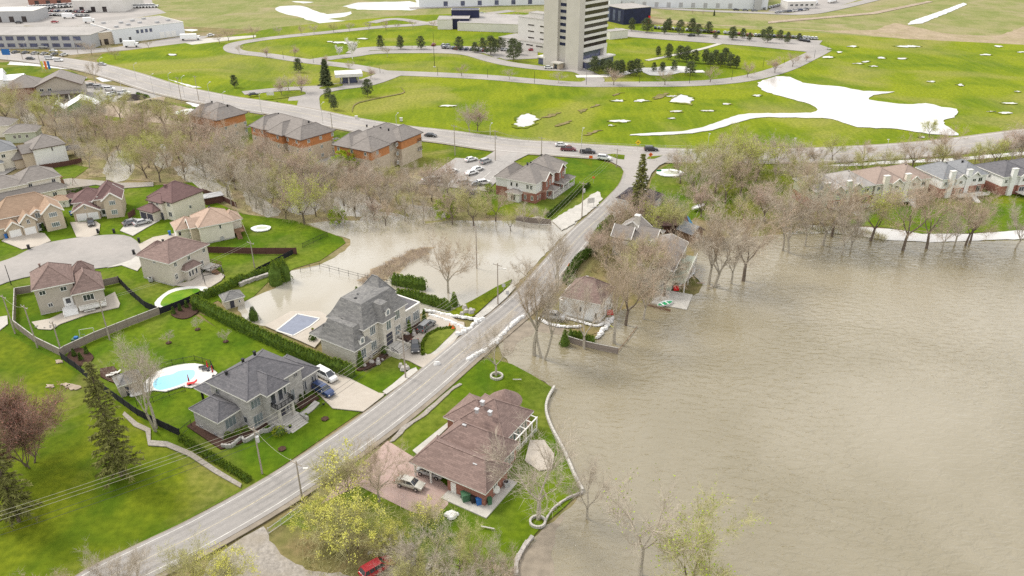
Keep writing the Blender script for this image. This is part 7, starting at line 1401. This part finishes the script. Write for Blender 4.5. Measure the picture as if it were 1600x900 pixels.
# pools
b = MB('pool_water'); P = smooth_loop([G(*q) for q in [(240, 606), (243, 596), (255, 590), (270, 587), (280, 582), (300, 580), (305, 583), (303, 592), (290, 600), (272, 607), (250, 612)]], 3); b.prism(P, .28, .362); tag(b.build('swimming_pool'), 'bright blue kidney shaped swimming pool in a white deck', 'swimming pool')
b = MB('algae_water'); P = smooth_loop([G(*q) for q in [(251, 478), (258, 466), (275, 457), (300, 453), (312, 454), (314, 462), (300, 470), (275, 478), (262, 482)]], 3); b.prism(P, .28, .362); tag(b.build('swimming_pool'), 'neglected swimming pool full of bright green algae', 'swimming pool')
x0, y0 = G(435, 519); o = thing('covered_pool', 'rectangular pool under a blue grey cover on the mansion terrace', 'swimming pool', (0, 0, 0)); b = MB('glass_blue'); P = [G(*q) for q in [(432, 519), (465, 493), (500, 500), (485, 512), (458, 527)]]
mat('pool_cover', (.22, .24, .30), .7, .1, 1); b = MB('pool_cover'); b.prism(P, .25, .39); b.build('cover', o); b = MB('concrete_white')
for p_, q_ in zip(P, P[1:]+P[:1]): b.bar((*p_, .39), (*q_, .39), .35, .10)
b.build('coping', o)
def trampoline_cover(px, r, label, m='canvas_white'):
    x, y = G(*px); b = MB(m)
    b.prism([(r*math.cos(k*6.283/18)*RS.uniform(.92, 1.05), r*.8*math.sin(k*6.283/18)*RS.uniform(.92, 1.05)) for k in range(18)], 0, .3, m, m); b.prism([(r*.6*math.cos(k*6.283/12)+.2, r*.42*math.sin(k*6.283/12)) for k in range(12)], .3, .34, 'siding_green', 'siding_green'); o = b.build('covered_above_ground_pool'); o.location = (x, y, .25); tag(o, label, 'pool')
trampoline_cover((408, 359), 2.6, 'round white covered garden pool on the sloping lawn'); trampoline_cover((1047, 272), 4.4, 'oval white patch of covered ground by the junction')
def bin_(px, m, label, group=None, w_=.55, hh=1.05):
    o = thing('wheelie_bin', label, 'bin', at(px, .35), R(20), group); b = MB(m); b.box(-w_/2, -w_/2, 0, w_/2, w_/2, hh); b.build('bin_body', o); b = MB(m); b.box(-w_/2-.05, -w_/2-.06, hh, w_/2+.05, w_/2+.06, hh+.09); b.build('lid', o)
    for s_ in (-1, 1): b = MB('rubber'); b.tube((s_*w_/2, w_/2, .12), (s_*(w_/2+.06), w_/2, .12), .12, .12, 8); b.build('wheel', o)
bin_((748, 790), 'plastic_blue', 'blue recycling bin by the brick house wall', w_=.7); bin_((740, 787), 'plastic_black', 'black bin left of the blue one by the brick house wall', w_=.75); bin_((728, 783), 'plastic_green', 'wide green container against the brick house wall', w_=1.2, hh=1.2); bin_((765, 790), 'plastic_green', 'green barrel like bin round the corner of the brick house', w_=.6)
bin_((266, 369), 'plastic_blue', 'blue recycling bin before the peach roofed house'); bin_((11, 374), 'plastic_blue', 'blue recycling bin at the left white garage'); bin_((112, 338), 'plastic_blue', 'small blue bin beside the gabled garage')
for i, px in enumerate([(154, 366), (179, 366), (218, 380), (210, 399), (46, 391)]): bin_(px, 'plastic_black', ['black bin at the edge of the pink gabled house drive', 'black bin beside the grey driveway mouth', 'black bin on the kerb before the peach roofed house', 'black bin on the kerb beside the brown roofed beige house', 'black bin at the mouth of the wide tan driveway'][i])
def unit(px, label, w_=.9, hh=.9, m='metal_grey', z=.3):
    o = thing('air_conditioner', label, 'air conditioner', at(px, z), R(30)); b = MB(m); b.box(-w_/2, -w_/2, 0, w_/2, w_/2, hh); b.build('casing', o); b = MB('plastic_black'); b.tube((0, 0, hh), (0, 0, hh+.05), w_*.38, w_*.38, 12); b.build('fan_grille', o)
unit((791, 762), 'grey air conditioner at the corner slab of the brick house'); unit((236, 441), 'air conditioner beside the plain wall of the bay window house'); unit((348, 376), 'air conditioner beside the peach roofed house'); unit((207, 616), 'pump unit beside the pool house')
x, y = G(775, 775); o = thing('satellite_dish', 'round white dish on the slab beside the brick house', 'satellite dish', (x, y, .3)); b = MB('concrete_white'); b.tube((0, 0, 1.0), (.12, -.15, 1.1), .55, .6, 16); b.build('dish', o); b = MB('metal_grey'); b.tube((0, 0, 0), (0, 0, 1.0), .04, .04, 6); b.build('stand', o)
def table(px, label, w_=1.8, m='concrete_white', z=.35):
    o = thing('picnic_table', label, 'table', at(px, z), R(30)); b = MB(m); b.box(-w_/2, -.45, .7, w_/2, .45, .76); b.build('tabletop', o)
    for s_ in (-1, 1): b = MB(m); b.box(-w_/2, s_*.95-.15, .42, w_/2, s_*.95+.15, .47); b.build('bench_seat', o)
    for x in (-w_*.35, w_*.35): b = MB(m); b.bar((x, -1, 0), (x, .3, .7), .08, .08); b.bar((x, 1, 0), (x, -.3, .7), .08, .08); b.build('leg', o)
table((141, 487), 'white picnic table on the pale terrace of the beige house', 2.2); table((275, 442), 'small white table beside the bay window house', 1.2)
def lounger(px, label, m='concrete_white', a=20, group=None):
    o = thing('sun_lounger', label, 'sun lounger', at(px, .35), R(a), group); b = MB(m); b.box(-.9, -.32, .3, .4, .32, .38); b.build('seat', o); b = MB(m); b.bar((.4, 0, .36), (.95, 0, .75), .64, .07); b.build('backrest', o)
    for x in (-.8, .3):
        for s_ in (-.28, .28): b = MB(m); b.box(x-.03, s_-.03, 0, x+.03, s_+.03, .3); b.build('leg', o)
lounger((175, 590), 'white lounger on the dark mulch behind the pool house, left one'); lounger((182, 587), 'white lounger on the dark mulch behind the pool house, right one'); lounger((319, 577), 'dark lounger at the corner of the pool deck, left one', 'plastic_black'); lounger((324, 580), 'dark lounger at the corner of the pool deck, right one', 'plastic_black')
def parasol(px, label, m='plastic_red', hh=2.4):
    o = thing('closed_parasol', label, 'parasol', at(px, .35)); b = MB('metal_grey'); b.tube((0, 0, 0), (0, 0, hh), .03, .03, 6); b.build('pole', o); b = MB(m); b.tube((0, 0, .9), (0, 0, hh-.05), .17, .05, 8); b.build('canopy', o); b = MB('plastic_black'); b.tube((0, 0, 0), (0, 0, .1), .3, .3, 10); b.build('base', o)
parasol((326, 582), 'closed red parasol at the far corner of the pool deck'); parasol((334, 590), 'closed red parasol beside the railing near the stone house roof'); parasol((297, 604), 'closed red parasol on the pool deck before the stone house'); parasol((160, 478), 'closed dark red parasol on the white deck')
lounger((301, 603), 'red and grey lounger beside the red parasol', 'plastic_red')
def urn(px, label, group=None, m='plastic_black'):
    o = thing('garden_urn', label, 'planter', at(px, .35), 0, group); b = MB(m); b.tube((0, 0, 0), (0, 0, .5), .18, .3, 10); b.build('pot', o); b = MB('cedar'); b.tube((0, 0, .5), (0, 0, .7), .26, .08, 8); b.build('plant', o)
for px in ((506, 635), (479, 653), (454, 671)): urn(px, 'black urn planter along the front path edge of the grey stone house', 'urns along the front path')
urn((489, 519), 'brown barrel planter standing on the mansion pool terrace', m='wood_brown')
# play sets and swings
def swing(px, label, m='wood_brown', a=0, w_=3.2, hh=2.3, slide=False):
    o = thing('swing_set', label, 'swing set', at(px, .3), R(a)); b = MB(m)
    for s_ in (-1, 1):
        l = MB(m); l.bar((s_*w_/2, -.9, 0), (s_*w_/2, 0, hh), .08, .08); l.bar((s_*w_/2, .9, 0), (s_*w_/2, 0, hh), .08, .08); l.build('leg', o)
    b.bar((-w_/2, 0, hh), (w_/2, 0, hh), .09, .09); b.build('top_bar', o)
    for x in (-.7, .7): s2 = MB('plastic_green'); s2.bar((x, 0, .5), (x, 0, hh), .02, .02); s2.box(x-.25, -.12, .45, x+.25, .12, .5); s2.build('swing_seat', o)
    if slide:
        b = MB('wood_brown'); b.box(-2.6, -.8, 0, -1.7, .8, 1.5); b.box(-2.8, -.9, 2.2, -1.5, .9, 2.4); b.build('play_tower', o); b = MB('siding_green'); b.bar((-2.6, -.8, 1.4), (-4.0, -2.2, .1), .5, .08); b.build('slide', o)
swing((138, 527), 'small pale green swing frame in the fenced garden', 'siding_green', 20, 2.6, 1.7); swing((108, 290), 'wooden play tower with green slides and swings in the far garden', 'wood_brown', 0, 3.4, 2.5, True)
b = MB('plastic_green'); b.box(-.9, -.5, 0, .9, .5, .5); b.box(-.4, -.3, .5, .3, .3, .9, 'plastic_blue'); o = b.build('sandbox_toy'); o.location = at((121, 534), .3); tag(o, 'turquoise toy sandbox beside the small swing frame', 'toy')
x, y = G(335, 440); o = thing('pergola_frame', 'dark metal pergola frame on the terrace of the bay window house', 'pergola', (x, y, .46), R(28))
for (a, c_) in ((-2.2, -1.6), (2.2, -1.6), (-2.2, 1.6), (2.2, 1.6)): b = MB('metal_black'); b.box(a-.06, c_-.06, 0, a+.06, c_+.06, 2.3); b.build('post', o)
b = MB('metal_black')
for p_, q_ in (((-2.2, -1.6), (2.2, -1.6)), ((2.2, -1.6), (2.2, 1.6)), ((2.2, 1.6), (-2.2, 1.6)), ((-2.2, 1.6), (-2.2, -1.6))): b.bar((*p_, 2.3), (*q_, 2.3), .1, .1)
b.build('top_frame', o)
# boats
def boat(px, label, a, L_=4.2, m='canvas_white', inner='sign_green', z=.3):
    o = thing('rowing_boat', label, 'boat', at(px, z), R(a)); b = MB(m); S = [(-L_/2, .35), (-L_/4, .8), (L_/8, .85), (L_*.36, .5), (L_/2, .03)]; pr = None
    for x, w_ in S:
        sec = [(x, -w_, .55), (x, -w_*.7, .08), (x, 0, 0), (x, w_*.7, .08), (x, w_, .55)]
        if pr: [b.face([pr[i], sec[i], sec[i+1], pr[i+1]]) for i in range(4)]; [b.face([pr[i+1], sec[i+1], sec[i], pr[i]]) for i in range(4)]
        pr = sec
    b.face([(-L_/2, -.35, .55), (-L_/2, 0, 0), (-L_/2, .35, .55)]); b.build('hull', o); g = MB(inner); g.prism([(x, -w_*.75) for x, w_ in S]+[(x, w_*.75) for x, w_ in S[::-1]], .2, .3); g.build('deck', o)
    for x in (-.9, .4): t = MB(m); t.box(x-.12, -.6, .40, x+.12, .6, .45); t.build('seat', o)
boat((1039, 478), 'white rowing boat with green floor at the water edge', 30); boat((1091, 328), 'covered white boat on its trailer on the lawn behind the lake houses', 40, 5.6, inner='canvas_white', z=.7)
def boat2():
    b = MB('tarp_blue'); b.face([(-1.8, -1.2, 0), (1.8, -1.2, 0), (0, 0, 2.6)]); b.face([(1.8, -1.2, 0), (1.8, 1.2, 0), (0, 0, 2.6)]); b.face([(1.8, 1.2, 0), (-1.8, 1.2, 0), (0, 0, 2.6)]); b.face([(-1.8, 1.2, 0), (-1.8, -1.2, 0), (0, 0, 2.6)]); o = b.build('tarpaulin'); o.location = at((1073, 352), .2); tag(o, 'bright blue tarpaulin tent beside the orange brown shed', 'tarpaulin')
boat2()
b = MB('plastic_red'); b.box(-.6, -.35, 0, .6, .35, .8); b.box(-.6, .1, .8, .6, .35, 1.1); o = b.build('garden_chair'); o.location = at((1056, 455), .3); tag(o, 'red chair on the stone terrace of the lake house', 'chair')
b = MB('plastic_red'); b.box(-.7, -.35, 0, .7, .35, .9); o = b.build('red_storage_box'); o.location = at((953, 493), .3); tag(o, 'dark red box beside the front of the square cream house', 'box')
# signs
def sign(px, label, m, w_=.9, h_=.6, hh=2.2, a=0, diamond=False, z=.3, name='road_sign', posts=1, double=None):
    o = thing(name, label, 'sign', at(px, z), R(a)); b = MB('galvanised')
    for x in ([0] if posts == 1 else [-w_*.4, w_*.4]): b.tube((x, .06, 0), (x, .06, hh), .05, .05, 6)
    b.build('post', o); b = MB(m)
    if diamond: b.face([(0, -.02, hh-.7*w_), (.7*w_, -.02, hh), (0, -.02, hh+.7*w_), (-.7*w_, -.02, hh)]); b.face([(0, .02, hh-.7*w_), (-.7*w_, .02, hh), (0, .02, hh+.7*w_), (.7*w_, .02, hh)])
    else: b.box(-w_/2, -.03, hh-h_, w_/2, .03, hh)
    b.build('sign_panel', o)
    if diamond: b = MB('metal_black'); b.bar((-.25*w_, -.05, hh), (.25*w_, -.05, hh), .06, .1); b.bar((0, -.05, hh-.25*w_), (0, -.05, hh+.2*w_), .1, .06); b.build('symbol', o)
sign((996, 238), 'yellow diamond warning sign with black symbol at the boulevard junction', 'plastic_yellow', 1.5, 0, 3.2, diamond=True); sign((1029, 276), 'green street name sign by the junction lawn', 'sign_green', 1.6, .6, 2.0); sign((1016, 251), 'orange detour sign on the right traffic island', 'plastic_orange', 1.1, 1.1, 1.8, diamond=True); sign((923, 250), 'orange construction barrier at the left of the junction', 'plastic_orange', 1.2, .9, 1.2, posts=2); sign((927, 288), 'small orange sign on a post in the verge, left one', 'plastic_orange', .8, .6, 2.2)
sign((923, 324), 'white notice board with dark panel and small shrub beside the road', 'concrete_white', 2.2, 1.6, 2.6, a=20, posts=2, name='notice_board'); sign((423, 152), 'dark topped white campus name board on the entry island', 'concrete_white', 3.2, 1.6, 2.2, posts=2, name='notice_board'); sign((13, 96), 'blue and white shop sign on a post at the upper left', 'plastic_blue', 4.2, 3.0, 6.0, name='shop_sign'); sign((787, 460), 'small square sign at the flooded verge beside the pole', 'galvanised', .8, .8, 2.4); sign((793, 470), 'grey road sign back beside the sidewalk', 'galvanised', .7, .9, 2.2)
for i, (x, m) in enumerate(((67, 'bud_yellow'), (72, 'plastic_orange'), (77, 'plastic_blue'))):
    o = thing('banner_flag', ['yellow feather banner at the garden centre front', 'orange feather banner at the garden centre front', 'blue feather banner at the garden centre front'][i], 'flag', at((x, 112), 0)); b = MB('galvanised'); b.tube((0, 0, 0), (0, 0, 5.2), .06, .05, 6); b.build('pole', o); b = MB(m); b.box(.06, -.03, 1.2, 1.1, .03, 5.1); b.build('banner', o)
def cone(px, label, group=None):
    o = thing('traffic_cone', label, 'traffic cone', at(px, .5), 0, group); b = MB('plastic_orange'); b.tube((0, 0, .05), (0, 0, .8), .22, .05, 10); b.build('cone_body', o); b = MB('plastic_orange'); b.box(-.3, -.3, 0, .3, .3, .06); b.build('base', o); b = MB('concrete_white'); b.tube((0, 0, .42), (0, 0, .55), .135, .105, 10); b.build('reflective_band', o)
cone((703, 513), 'orange traffic cone at the mansion drive by the flood barrier, left one'); cone((889, 418), 'orange traffic cone at the roadside hedge'); cone((708, 516), 'orange traffic cone at the mansion drive by the flood barrier, right one')
# slabs, logs and odds
def plank(px, a, L_, label, m='wood_brown', z=.4):
    b = MB(m); b.box(-L_/2, -.09, 0, L_/2, .09, .12); o = b.build('plank'); o.location = at(px, z); o.rotation_euler = (0, 0, R(a)); tag(o, label, 'plank')
plank((1114, 450), 30, 4, 'pale plank floating in the water near the leaning trees', 'wood_grey'); plank((1095, 445), 0, 1.8, 'short orange plank at the terrace corner of the lake house', 'paver_pink'); plank((762, 828), -15, 2.0, 'pale plank lying on the brick house lawn', 'concrete'); plank((808, 596), 0, 1.6, 'small pale stick on the tip of the shore lawn', 'concrete'); plank((954, 512), -55, 1.6, 'short yellow plank beside the sandbag pile', 'bud_yellow')
b = MB('concrete'); b.box(-1.6, -1.1, 0, 1.6, 1.1, .3); o = b.build('stone_terrace_patio'); 
P = [G(*q) for q in [(828, 690), (850, 690), (866, 712), (862, 735), (842, 738), (820, 722)]]; bpy.data.objects.remove(o); b = MB('paver_beige'); b.prism(P, .28, .36); tag(b.build('garden_patio'), 'round pinkish stone patio behind the lakeside veranda', 'patio')
for px, lab in (((627, 190), 'small white marker post on the campus lawn'), ((557, 187), 'small white marker box beside the boulevard lawn')):
    b = MB('concrete_white'); b.box(-.5, -.3, 0, .5, .3, 1.2); b.box(-.6, -.4, 1.2, .6, .4, 1.35); o = b.build('marker_box'); o.location = at(px, .2); tag(o, lab, 'marker')
